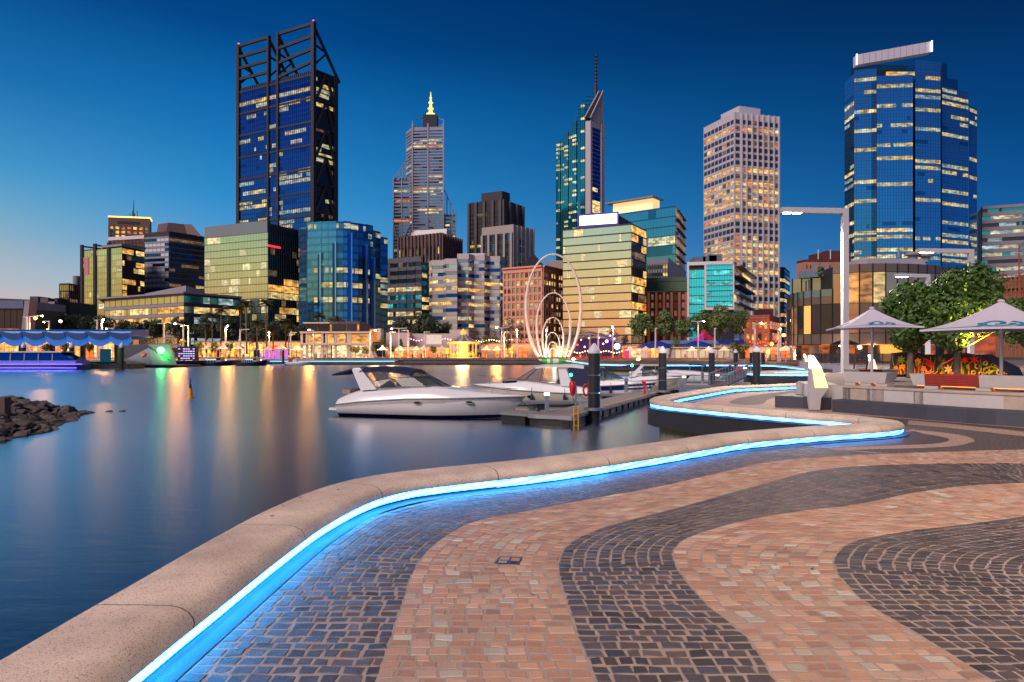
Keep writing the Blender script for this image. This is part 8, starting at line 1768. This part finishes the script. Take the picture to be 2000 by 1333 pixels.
fin('largest glowing fin standing in the basalt step seat', 1581, 695, 23.75, 1.0); fin('smaller glowing fin behind the first parasol pole', 1697, 693.5, 48, .47); fin('farthest tiny glowing fin before the restaurant', 1570, 692, 88, .24)
M_red = mat('red_slat', rgb(150, 44, 34), .55, var=.2, vs_=6); M_owarm = mat('warm_strip', (.8, .5, .2), .4, emit=rgb(255, 130, 40), es=7.0, sample=True)
def wpt(px, o):                                # point of the wall line moved back by o, seen at px
 L = soff(o); return min(L, key=lambda p: abs(1000 + p.x * FPX / p.y - px))
def bench(label, a, c, depth, spans, zb=TZ + .10, h=.37, foot=True):
 """spans: (t0, t1, 'w' or 'r')"""
 t = thing('bench', label, 'bench', ((a.x + c.x) / 2, (a.y + c.y) / 2, TZ), 0, 'terrace benches'); u = c - a; L = u.length; u = u / L; n = Vector((-u.y, u.x)); n = n if n.y > 0 else -n
 def P(s, o, z): v = a + u * s + n * o; return (v.x, v.y, z)
 for t0, t1, k in spans:
  s0, s1 = t0 * L, t1 * L
  if k == 'w':
   e0 = .10 if t0 == 0 else 0; e1 = .12 if t1 == 1 else 0
   b = MB(); b.hexa([P(s0 + e0, .06, zb), P(s1 - e1, .06, zb), P(s1 - e1, depth - .06, zb), P(s0 + e0, depth - .06, zb), P(s0, 0, zb + h), P(s1, 0, zb + h), P(s1, depth, zb + h), P(s0, depth, zb + h)], M_conc); b.build('concrete_seat', t)
  else:
   for i in range(6):
    z = zb + .02 + i * .058; o = .045 * (1 - i / 6); b = MB(); b.hexa([P(s0 + .01, o, z), P(s1 - .01, o, z), P(s1 - .01, o + .05, z), P(s0 + .01, o + .05, z), P(s0 + .01, o, z + .046), P(s1 - .01, o, z + .046), P(s1 - .01, o + .05, z + .046), P(s0 + .01, o + .05, z + .046)], M_red); b.build('slat', t)
   for i in range(8):
    o = .01 + i * (depth - .02) / 8; w = (depth - .02) / 8 - .012; b = MB(); b.hexa([P(s0 + .01, o, zb + h - .035), P(s1 - .01, o, zb + h - .035), P(s1 - .01, o + w, zb + h - .035), P(s0 + .01, o + w, zb + h - .035), P(s0 + .01, o, zb + h), P(s1 - .01, o, zb + h), P(s1 - .01, o + w, zb + h), P(s0 + .01, o + w, zb + h)], M_red); b.build('slat', t)
   b = MB(); b.hexa([P(s0 + .02, .10, zb), P(s1 - .02, .10, zb), P(s1 - .02, depth - .1, zb), P(s0 + .02, depth - .1, zb), P(s0 + .02, .10, zb + h - .04), P(s1 - .02, .10, zb + h - .04), P(s1 - .02, depth - .1, zb + h - .04), P(s0 + .02, depth - .1, zb + h - .04)], C_BLACK); b.build('seat_core', t)
 if foot:
  for f in (.15, .5, .85): b = MB(); b.hexa([P(f * L - .2, .08, TZ), P(f * L + .2, .08, TZ), P(f * L + .2, depth - .1, TZ), P(f * L - .2, depth - .1, TZ), P(f * L - .2, .08, zb), P(f * L + .2, .08, zb), P(f * L + .2, depth - .1, zb), P(f * L - .2, depth - .1, zb)], M_conc); b.build('foot', t)
  b = MB(); b.hexa([P(.1, .30, zb - .02), P(L - .1, .30, zb - .02), P(L - .1, .36, zb - .02), P(.1, .36, zb - .02), P(.1, .30, zb - .002), P(L - .1, .30, zb - .002), P(L - .1, .36, zb - .002), P(.1, .36, zb - .002)], M_owarm); b.build('under_light', t)
bench('white concrete bench behind the largest glowing fin', wpt(1626, .85) + Vector((.05, .55)), wpt(1738, 1.0) + Vector((.05, .25)), .6, [(0, 1, 'w')])
bench('long concrete bench with a red slatted middle at the terrace edge', wpt(1777, 1.1), wpt(2085, 1.1), .6, [(0, .11, 'w'), (.11, .48, 'r'), (.48, 1, 'w')])
a = gr(1661, 739, TZ); bench('white bench with red slats round the first parasol pole', Vector((xat(1661, 27.5), 27.5)), Vector((xat(1757, 27.2), 27.2)), .9, [(0, .18, 'w'), (.18, .66, 'r'), (.66, 1, 'w')], foot=False)
t = thing('lounge_chair', 'slatted timber lounge chair behind the white benches', 'chair', (xat(1670, 29), 29, TZ)); 
for k in range(8):
 b = MB(); x = xat(1664, 29); z = TZ + .35 + .07 * k; b.bar((x + .12 + k * .022, 29, z), (x + .34 + k * .022, 28.6, z), .05, .03, C_BROWN); b.build('slat', t)
for dx in (.0, .35): b = MB(); b.bar((xat(1664, 29) + dx, 29 - dx, TZ), (xat(1664, 29) + dx + .16, 29 - dx, TZ + .95), .05, .05, C_BROWN); b.build('frame', t)
b = MB(); b.box(xat(1658, 29), xat(1658, 29) + .35, 28.6, 29.1, TZ + .3, TZ + .36, C_BROWN); b.build('seat', t)
M_can = mat('parasol_canvas', rgb(196, 190, 200), .75, var=.05, vs_=3); M_tealp = mat('teal_print', rgb(36, 122, 150), .75)
def parasol(label, x, d, half, z0, z1, rot, motifs):
 t = thing('parasol', label, 'parasol', (x, d, TZ), 0, 'large printed parasols'); C = [Vector((math.cos(rot + k * math.pi / 2), math.sin(rot + k * math.pi / 2))) * half * 1.4142 for k in range(4)]
 def S(k, tt, s, lift=0.0):
  e = C[k].lerp(C[(k + 1) % 4], tt); e *= 1 - .10 * 4 * tt * (1 - tt) * s; p = e * s; sag = .05 * 4 * tt * (1 - tt) * s
  return Vector((x + p.x, d + p.y, z0 + (z1 - z0) * (1 - s) ** 1.45 + sag + lift))
 for k in range(4):
  b = MB(); rows = [[S(k, i / 10, .03 + .97 * j / 12) for i in range(11)] for j in range(13)]
  for j in range(12):
   for i in range(10): b.quad(rows[j][i], rows[j + 1][i], rows[j + 1][i + 1], rows[j][i + 1], M_can)
  o = b.build('canopy_panel', t, smooth='fix'); o.data.polygons.foreach_set('use_smooth', [True] * len(o.data.polygons))
  hem = MB()
  for i in range(10):
   p, q = S(k, i / 10, 1), S(k, (i + 1) / 10, 1); hem.quad(p, q, q - Vector((0, 0, .06)), p - Vector((0, 0, .06)), M_can)
  hem.build('hem', t)
  pr = MB()
  for line, w in motifs:
   L = catmull([Vector((u, v)) for u, v in line], 6)
   for i in range(len(L) - 1):
    a, c = L[i], L[i + 1]; dv = (c - a); nn = Vector((-dv.y, dv.x)).normalized() * w
    pr.quad(*[S(k, *(v), lift=.006) for v in (a - nn, c - nn, c + nn, a + nn)], M_tealp)
  pr.build('teal_print', t)
 b = MB(); b.tube([(x, d, TZ), (x, d, z1 - .05)], .055, M_pole, 10); b.build('pole', t, smooth=40)
 b = MB(); b.lathe([(.1, z1 - .03), (.09, z1 + .03), (.02, z1 + .05)], (x, d, 0), M_can, 12); b.build('finial', t)
 for k in range(4):
  for tt in (0, .5): b = MB(); b.tube([(x, d, z1 - .25), S(k, tt, .55) - Vector((0, 0, .05)), S(k, tt, .97) - Vector((0, 0, .03))], .014, M_pole, 5); b.build('rib', t)
spiral = [(.5 + .16 * math.cos(a) * (1 - a / 11), .74 + .16 * math.sin(a) * (1 - a / 11)) for a in [k * .5 for k in range(17)]]
MOT = [(spiral, .03), ([(.05, .97), (.25, .93), (.38, .86), (.34, .7)], .03), ([(.95, .97), (.8, .93), (.68, .88), (.75, .76), (.66, .66)], .03), ([(.36, .95), (.5, .97), (.64, .95)], .014)]
parasol('white parasol with teal swirls in front of the tall lamp post', xat(1703, 26), 26, 1.38, zat(641, 26) , zat(602, 26), rad(30), MOT)
parasol('nearer white parasol with teal swirls at the edge of the frame', xat(1955.5, 22), 22, 1.95, zat(645, 22), zat(588, 22), rad(4), MOT)
t = thing('mural_wall', 'dark angular wall painted with bright flowers and lit from below', 'mural', (xat(1860, 33), 33, TZ)); D = 32.6; M_mur = mat('mural_black', rgb(36, 26, 26), .7, var=.3, vs_=3); M_mblue = mat('mural_dark_blue', rgb(22, 30, 66), .6)
def slabp(pts, d, th, m, nm, par):
 P = [at(px, py, d) for px, py in pts]; n = len(P); b = MB(); b.add([tuple(v) for v in P] + [(v.x, v.y + th, v.z) for v in P], [tuple(range(n)), tuple(range(2 * n - 1, n - 1, -1))] + [(i, n + i, n + (i + 1) % n, (i + 1) % n) for i in range(n)], m); return b.build(nm, par, rec=True)
slabp([(1742, 737), (1981, 741), (1920, 697), (1890, 690), (1808, 693), (1784, 686), (1746, 690)], D, .25, M_mur, 'painted_wall', t)
slabp([(1981, 741), (2003, 741), (1991, 718), (1935, 692), (1919, 694)], D - .02, 1.2, M_mblue, 'sloping_end', t)
def ribbon(b, pts, w0, w1, m, lay=0):
 L = catmull([Vector(p) for p in pts], 5); n = len(L)
 for i in range(n - 1):
  a, c = L[i], L[i + 1]; dv = c - a; nn = Vector((-dv.y, dv.x)).normalized(); wa, wb = w0 + (w1 - w0) * i / n, w0 + (w1 - w0) * (i + 1) / n; dd = D - .012 - lay * .004
  b.quad(at(*(a - nn * wa), dd), at(*(a + nn * wa), dd), at(*(c + nn * wb), dd), at(*(c - nn * wb), dd), m)
def petal(b, cx_, cy_, ang, l, w, m, lay=1):
 c, s = math.cos(ang), math.sin(ang); dd = D - .014 - lay * .004; b.add([at(cx_ + c * u * l - s * v * w, cy_ + s * u * l + c * v * w, dd) for u, v in ((0, 0), (.3, -.8), (.65, -.9), (1, 0), (.65, .9), (.3, .8))], [tuple(range(6))], m)
PC = {k: mat('paint_' + k, rgb(*c), .7, var=.2, vs_=8) for k, c in dict(yellow=(250, 190, 40), red=(200, 40, 34), pink=(240, 130, 120), pale=(230, 220, 170), green=(120, 170, 40), deep_green=(40, 110, 40), blue=(80, 130, 170), orange=(236, 120, 30)).items()}
rn = random.Random(2)
b = MB()
for k in range(70):
 x = 1748 + k * 3.2 + rn.uniform(-2, 2); top_ = max(694 + max(0, (x - 1920) * .72), 737 - rn.uniform(12, 42)); ribbon(b, [(x, 737 + (x - 1742) * .015), (x + rn.uniform(-4, 4), (737 + top_) / 2), (x + rn.uniform(-9, 9), top_)], 1.0, .25, PC[rn.choice(['yellow', 'green', 'green', 'deep_green', 'orange'])])
b.build('painted_stems', t)
for x, y, c, n, l, w in ((1760, 703, 'green', 7, 9, 2), (1763, 716, 'yellow', 6, 6, 2), (1750, 720, 'yellow', 6, 5, 2), (1793, 706, 'yellow', 6, 7, 2.2), (1804, 720, 'pink', 5, 6, 2.4), (1812, 729, 'pink', 5, 5, 2), (1838, 716, 'blue', 6, 6, 2), (1842, 704, 'blue', 6, 5, 2), (1852, 721, 'pale', 6, 9, 2), (1859, 731, 'pink', 5, 5, 2), (1884, 704, 'red', 6, 8, 2), (1903, 703, 'red', 6, 11, 1.8), (1913, 715, 'deep_green', 5, 7, 3), (1836, 700, 'deep_green', 5, 8, 3), (1870, 700, 'red', 6, 7, 2)):
 b = MB()
 for k in range(n): petal(b, x, y, k * 2 * math.pi / n + .4, l, w, PC[c])
 petal(b, x - 1.2, y, 0, 2.4, 1.6, PC['orange'], 2); b.build('painted_flower', t)
for x, y, l in ((1806, 704, 17),):
 b = MB()
 for k in range(26): petal(b, x + (k % 9) * 1.9, y + (k // 9) * 4.5 - 4 + (k % 9) * 1.2, .6, 3.6, 1.8, PC['red'])
 b.build('painted_flower', t)
for x, y in ((1901, 728), (1908, 716), (1915, 731), (1925, 710), (1950, 728), (1956, 735)):
 b = MB()
 for k in range(14): petal(b, x, y, k * .45, 5, 1.1, PC['pale'])
 b.build('painted_flower', t)
b = MB()
for pts in ([(1915, 735), (1935, 725), (1965, 724)], [(1920, 722), (1936, 716), (1948, 722)], [(1838, 712), (1852, 706), (1866, 697)]): ribbon(b, pts, 1.8, .8, PC['green' if pts[0][0] > 1900 else 'orange'], 1)
for x, y, a in ((1940, 712, .5), (1950, 726, -.3), (1968, 727, .9), (1932, 730, -.6), (1770, 712, -1.2), (1790, 716, -1.4), (1830, 724, -1.1), (1872, 716, -1.5), (1890, 722, -1.7)): petal(b, x, y, a, 11, 2.2, PC['green'])
b.build('painted_leaves', t)
b = MB(); p0, p1 = at(1746, 738.5, D - .3), at(1976, 740.5, D - .3); b.bar((p0.x, p0.y, TZ + .05), (p1.x, p1.y, TZ + .05), .06, .05, mat('mural_light_strip', (.9, .6, .3), .4, emit=rgb(255, 150, 50), es=26.0, sample=True)); b.build('light_strip', t)
b = MB(); b.bar((p0.x, p0.y - .1, TZ + .05), (p1.x, p1.y - .1, TZ + .05), .04, .14, C_BLACK); b.build('light_shield', t)
t = thing('ground_uplight', 'yellow ground uplight beneath the large fig tree', 'uplight', (xat(1932, 28.6), 28.6, TZ)); b = MB(); b.lathe([(.12, 0), (.12, .1), (.09, .12)], (xat(1932, 28.6), 28.6, TZ), C_BLACK, 10); b.build('housing', t)
la = bpy.data.lights.new('uplight', 'SPOT'); la.energy = 5500; la.color = (1, .70, .10); la.spot_size = rad(84); la.spot_blend = .7; la.shadow_soft_size = .08; lo = bpy.data.objects.new('uplight', la); COL.objects.link(lo); lo.parent = t; lo.location = (0, 0, .16); lo.rotation_euler = (rad(176), rad(-4), 0)
t = thing('restaurant_building', 'round bronze panelled restaurant building behind the parasols', 'building', (48, 96, TZ)); M_brz = mat('bronze_panel', rgb(124, 106, 94), .35, metal=.5, var=.12, vs_=.4); M_brg = mat('bronze_mirror_glass', (.42, .32, .24), .06, metal=.8, var=.08, emit=rgb(255, 160, 90), es=.035); M_gold = mat('gold_window', (.8, .5, .2), .3, emit=rgb(255, 176, 60), es=.7, var=.15, vs_=.3); M_jnt = C_BLACK
ARC = catmull([Vector((xat(px, d), d)) for px, d in ((1538, 106), (1546, 101), (1562, 97.5), (1590, 94.5), (1620, 92.5), (1680, 90.5), (1740, 90), (1800, 91), (1853, 93.5), (1900, 98))], 8)
AR = resample(ARC, 1.62)
zr = [TZ + 2.3, zat(651, 92), zat(593, 92), zat(534, 92), zat(518.5, 92)]
iL = next(i for i, p in enumerate(AR) if 1000 + p.x * FPX / p.y > 1613)
lit_n = 0
for i in range(len(AR) - 1):
 a, c = AR[i], AR[i + 1]; u = (c - a).normalized(); n = Vector((u.y, -u.x)); px = 1000 + (a.x + c.x) / 2 * FPX / ((a.y + c.y) / 2)
 def panel(z0, z1, m, nm, g=.05, pr=.0):
  q = [a + u * g + n * pr, c - u * g + n * pr, c - u * g - n * .2, a + u * g - n * .2]; b = MB(); b.hexa([(*v, z0) for v in q] + [(*v, z1) for v in q], m); b.build(nm, t)
 panel(zr[0], zr[1] - .08, M_brz, 'panel')
 gold = 1572 < px < 1592 or px > 1850
 panel(zr[1], zr[2] - .08, (M_gold if gold else (M_brz if px > 1690 else (M_brg if R.random() < .35 else G_DARK))), 'window', .06)
 if i >= iL:
  panel(zr[2], zr[3] - .08, [M_brg, M_brg, lit('restaurant_lit_room', rgb(255, 176, 96), .55, .7), M_brg, lit('restaurant_bright_room', rgb(255, 214, 140), .8, .6)][0 if not (1660 < px < 1735) else (2 if px < 1710 else 4)], 'window', .06)
  panel(zr[3], zr[4], M_brz, 'panel')
 else:
  panel(zr[2], zr[2] + 1.0, M_brz, 'panel'); panel(zr[2] + 1.02, zr[2] + 2.0, mat('balustrade_glass', (.16, .26, .28), .08, metal=.5), 'balustrade', .03)
 b = MB(); b.box(a.x - .07, a.x + .07, a.y - .07, a.y + .1, zr[0], zr[4] if i > iL else zr[2] + 2.05, M_jnt); b.build('joint_post', t)
core = [tuple(p + Vector((.15, .45))) for p in AR] + [(75, 112), (45, 112)]
b = MB(); b.prism(core, zr[0] - .1, zr[2] + .1, C_BLACK); b.build('core_wall', t)
core2 = [tuple(p + Vector((.15, .45))) for p in AR[iL:]] + [(75, 112), (AR[iL].x + 3, 112)]
b = MB(); b.prism(core2, zr[2] + .1, zr[4] - .15, C_BLACK, C_CONC); b.build('core_wall', t)
b = MB(); b.prism([(xat(1546, 101), 101), (xat(1618, 97), 97), (xat(1618, 104), 106), (xat(1552, 108), 108)], zr[2], zat(545, 100), G_GREY); b.build('terrace_room', t)
b = MB(); b.prism([(xat(1562, 99.5), 99.5), (xat(1618, 96), 96), (xat(1618, 104), 106), (xat(1560, 108), 108)], zat(545, 100), zat(529, 99), mat('blue_grey_cladding2', rgb(96, 116, 132), .6)); b.build('terrace_roof', t)
for px in (1548, 1566, 1584, 1600): b = MB(); p = at(px, 560, 98.6); b.box(p.x - .07, p.x + .07, p.y, p.y + .15, zr[2], zat(545, 99), C_BLACK); b.build('terrace_post', t)
b = MB(); q = [Vector((xat(px, d), d)) for px, d in ((1664, 95), (1690, 94), (1815, 94.5), (1840, 97))]; b.loft([[(*p, zr[4] - .2) for p in q + [q[3] + Vector((0, 9)), q[0] + Vector((0, 9))]], [(*p, zat(505, 95)) for p in [q[0] + Vector((1.5, 1)), q[1] + Vector((1, 1)), q[2] + Vector((-.3, 1)), q[3] + Vector((-2, 2)), q[3] + Vector((-2, 7)), q[0] + Vector((1.5, 7))]]], C_CONC, True, True); b.build('roof_house', t, rec=True)
for px, y in ((1782, 498), (1808, 500)): b = MB(); p = at(px, y, 98); b.lathe([(.5, -.9), (.55, -.2), (1.0, -.1), (1.05, .1), (.7, .3), (.1, .45)], tuple(p), C_CONC, 14); b.build('roof_vent', t)
b = MB(); p = at(1755, 504, 98); b.tube([p, p + Vector((0, 0, 1.4))], .15, C_CONC, 8); b.build('flue', t)
GF = [p + Vector((1.2, 3.5)) for p in AR[3:]]
for i in range(0, len(GF) - 1):
 a, c = GF[i], GF[i + 1]; px = 1000 + a.x * FPX / a.y; m = M_gold if (1690 < px < 1750 and i % 3) else (lit('restaurant_glow', rgb(255, 130, 70), .35, .8) if i % 2 else G_DARK)
 b = MB(); b.quad((*a, TZ), (*c, TZ), (*c, zr[0]), (*a, zr[0]), m); b.build('ground_window', t)
for px, d in ((1590, 96), (1648, 93), (1712, 92), (1780, 92), (1840, 94)): b = MB(); x = xat(px, d); w = .6 if px == 1590 else .18; b.box(x - w, x + w, d - .2, d + .4, TZ, zr[0], M_brz if px == 1590 else C_DARK); b.build('column', t)
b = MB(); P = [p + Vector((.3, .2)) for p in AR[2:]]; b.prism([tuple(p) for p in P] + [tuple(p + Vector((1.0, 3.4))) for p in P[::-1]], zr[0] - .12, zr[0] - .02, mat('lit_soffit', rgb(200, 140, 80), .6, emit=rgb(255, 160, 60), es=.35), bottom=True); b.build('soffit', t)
for px in (1640, 1705, 1770):
 la = bpy.data.lights.new('dining_light', 'POINT'); la.energy = 320; la.color = (1, .60, .34); la.shadow_soft_size = .3; lo = bpy.data.objects.new('dining_light', la); COL.objects.link(lo); lo.parent = t; lo.location = (xat(px, 90) - 48, 90 - 96, 1.9)
 b = MB(); b.lathe([(.03, 0), (.12, .05), (.12, .12), (.03, .2)], (xat(px, 90), 90, zr[0] - .35), mat('dining_lamp', (.9, .7, .5), .4, emit=rgb(255, 190, 120), es=6), 8); b.build('pendant_lamp', t)
tree('green bush growing at the roof edge of the round restaurant', 1603, 16, 519, 546, 94.5, M_leafg, 500, .05, None, name='balcony_bush', cat='bush', leaf=.14)
t = thing('parasol', 'black parasol over the restaurant tables', 'parasol', (xat(1650, 80), 80, TZ)); b = MB(); x = xat(1650, 80); b.lathe([(1.75, 2.05), (1.1, 2.4), (.1, 2.75)], (x, 80, TZ), C_BLACK, 8); b.build('canopy', t); b = MB(); b.tube([(x, 80, TZ), (x, 80, TZ + 2.7)], .04, C_DARK, 6); b.build('pole', t)
M_tab = mat('dark_table', (.03, .025, .022), .4)
def diner(label, px, d, kind):
 x = xat(px, d)
 if kind == 't':
  t = thing('cafe_table', label, 'table', (x, d, TZ), 0, 'restaurant tables'); b = MB(); b.lathe([(.42, .72), (.42, .75)], (x, d, TZ), M_tab, 14); b.build('top', t); b = MB(); b.lathe([(.25, 0), (.04, .04), (.04, .72)], (x, d, TZ), M_tab, 8); b.build('pedestal', t)
 else:
  t = thing('cafe_chair', label, 'chair', (x, d, TZ), 0, 'restaurant chairs'); b = MB(); b.box(x - .22, x + .22, d - .22, d + .22, TZ + .43, TZ + .47, M_tab); b.build('seat', t); b = MB(); b.box(x - .22, x + .22, d + .18, d + .22, TZ + .5, TZ + .9, M_tab); b.build('backrest', t)
  for sx in (-.2, .2):
   for sy in (-.2, .2): b = MB(); b.box(x + sx - .02, x + sx + .02, d + sy - .02, d + sy + .02, TZ, TZ + .43, M_tab); b.build('leg', t)
for k, px in enumerate((1612, 1634, 1664, 1690, 1724)): diner(['dark round cafe table nearest the farthest glowing fin', 'dark round cafe table left of the tall lamp post', 'dark round cafe table under the black parasol', 'dark round cafe table left of the small glowing fin', 'dark round cafe table right of the small glowing fin'][k], px, 78 + k % 2 * 3, 't'); diner(['dark cafe chair nearest the farthest glowing fin', 'dark cafe chair left of the tall lamp post', 'dark cafe chair under the black parasol', 'dark cafe chair left of the small glowing fin', 'dark cafe chair right of the small glowing fin'][k], px - 9, 78 + k % 2 * 3, 'c')
t = thing('glass_balustrade', 'low dark glass balustrade in front of the restaurant tables', 'balustrade', (xat(1680, 70), 70, TZ))
for k in range(9): b = MB(); x0 = xat(1585 + k * 20, 70); b.box(x0, x0 + .98, 70, 70.03, TZ + .05, TZ + 1.0, mat('dark_balustrade_glass', (.05, .05, .06), .05, metal=.4, alpha=.6)); b.build('glass_panel', t); b = MB(); b.box(x0 + .98, x0 + 1.04, 69.97, 70.06, TZ, TZ + 1.04, C_DARK); b.build('post', t)
b = MB(); b.box(xat(1585, 70), xat(1766, 70), 69.96, 70.06, TZ + 1.0, TZ + 1.05, C_DARK); b.build('rail', t)
for i, (px, d, lab) in enumerate(((1638, 82, 'person seated area guest standing by the black parasol'), (1675, 83, 'person in yellow light beside the small glowing fin'), (1602, 84, 'person walking past the restaurant column'))):
 o = bpy.data.objects.new('person', person_mesh(i + 1, i % 2)); COL.objects.link(o); o.location = (xat(px, d), d, TZ); o.rotation_euler = (0, 0, i); tag(o, ['person standing beside the black parasol', 'person standing near the small glowing fin', 'person walking past the restaurant column'][i], 'person', 'people at the restaurant')
t = thing('building_shell', 'orange lit building under construction with bare slabs and scaffolding', 'building', (xat(1990, 170), 170, TZ)); D = 170; M_osl = mat('raw_slab', rgb(150, 110, 92), .8, var=.2); M_scaf = mat('scaffold_tube', rgb(170, 96, 60), .5, metal=.3)
for k, y in enumerate((541, 563, 582, 602, 625)): b = MB(); b.prism([(xat(1948 - k * 2, D), D), (xat(2100, D - 14), D - 14), (xat(2100, D - 14), D + 16), (xat(1952, D), D + 16)], zat(y + 3, D), zat(y, D), C_WHITE if k == 0 else M_osl); b.build('floor_slab', t)
for k in range(14):
 px = 1953 + k * 9; b = MB(); x = xat(px, D - k); b.box(x - .3, x + .3, D + .6 - k, D + 1.2 - k, .8, zat(543, D), M_osl); b.build('column', t)
b = MB(); b.box(xat(1952, D), xat(2090, D), D + 9, D + 9.2, .8, zat(544, D), lit('site_glow', rgb(255, 110, 60), .35, .25)); b.build('back_wall', t)
b = MB()
for k in range(16): x = xat(1950 + k * 5, D - 2); b.tube([(x, D - 2 - k * .6, 1), (x, D - 2 - k * .6, zat(536, D))], .1, M_scaf, 4)
for y in (538, 550, 571, 592): b.tube([at(1950, y, D - 2), at(2030, y, D - 11)], .1, M_scaf, 4)
b.build('scaffolding', t)
b = MB(); x = xat(1997, 160); 
for dx in (-.8, .8): b.bar((x + dx, 160, 10), (x + dx, 160, zat(480, 160)), .2, .2, M_scaf)
for k in range(14): z = zat(560, 160) + k * .75; b.bar((x - .8, 160, z), (x + .8, 160, z + .75), .12, .12, M_scaf)
b.build('hoist_mast', t)
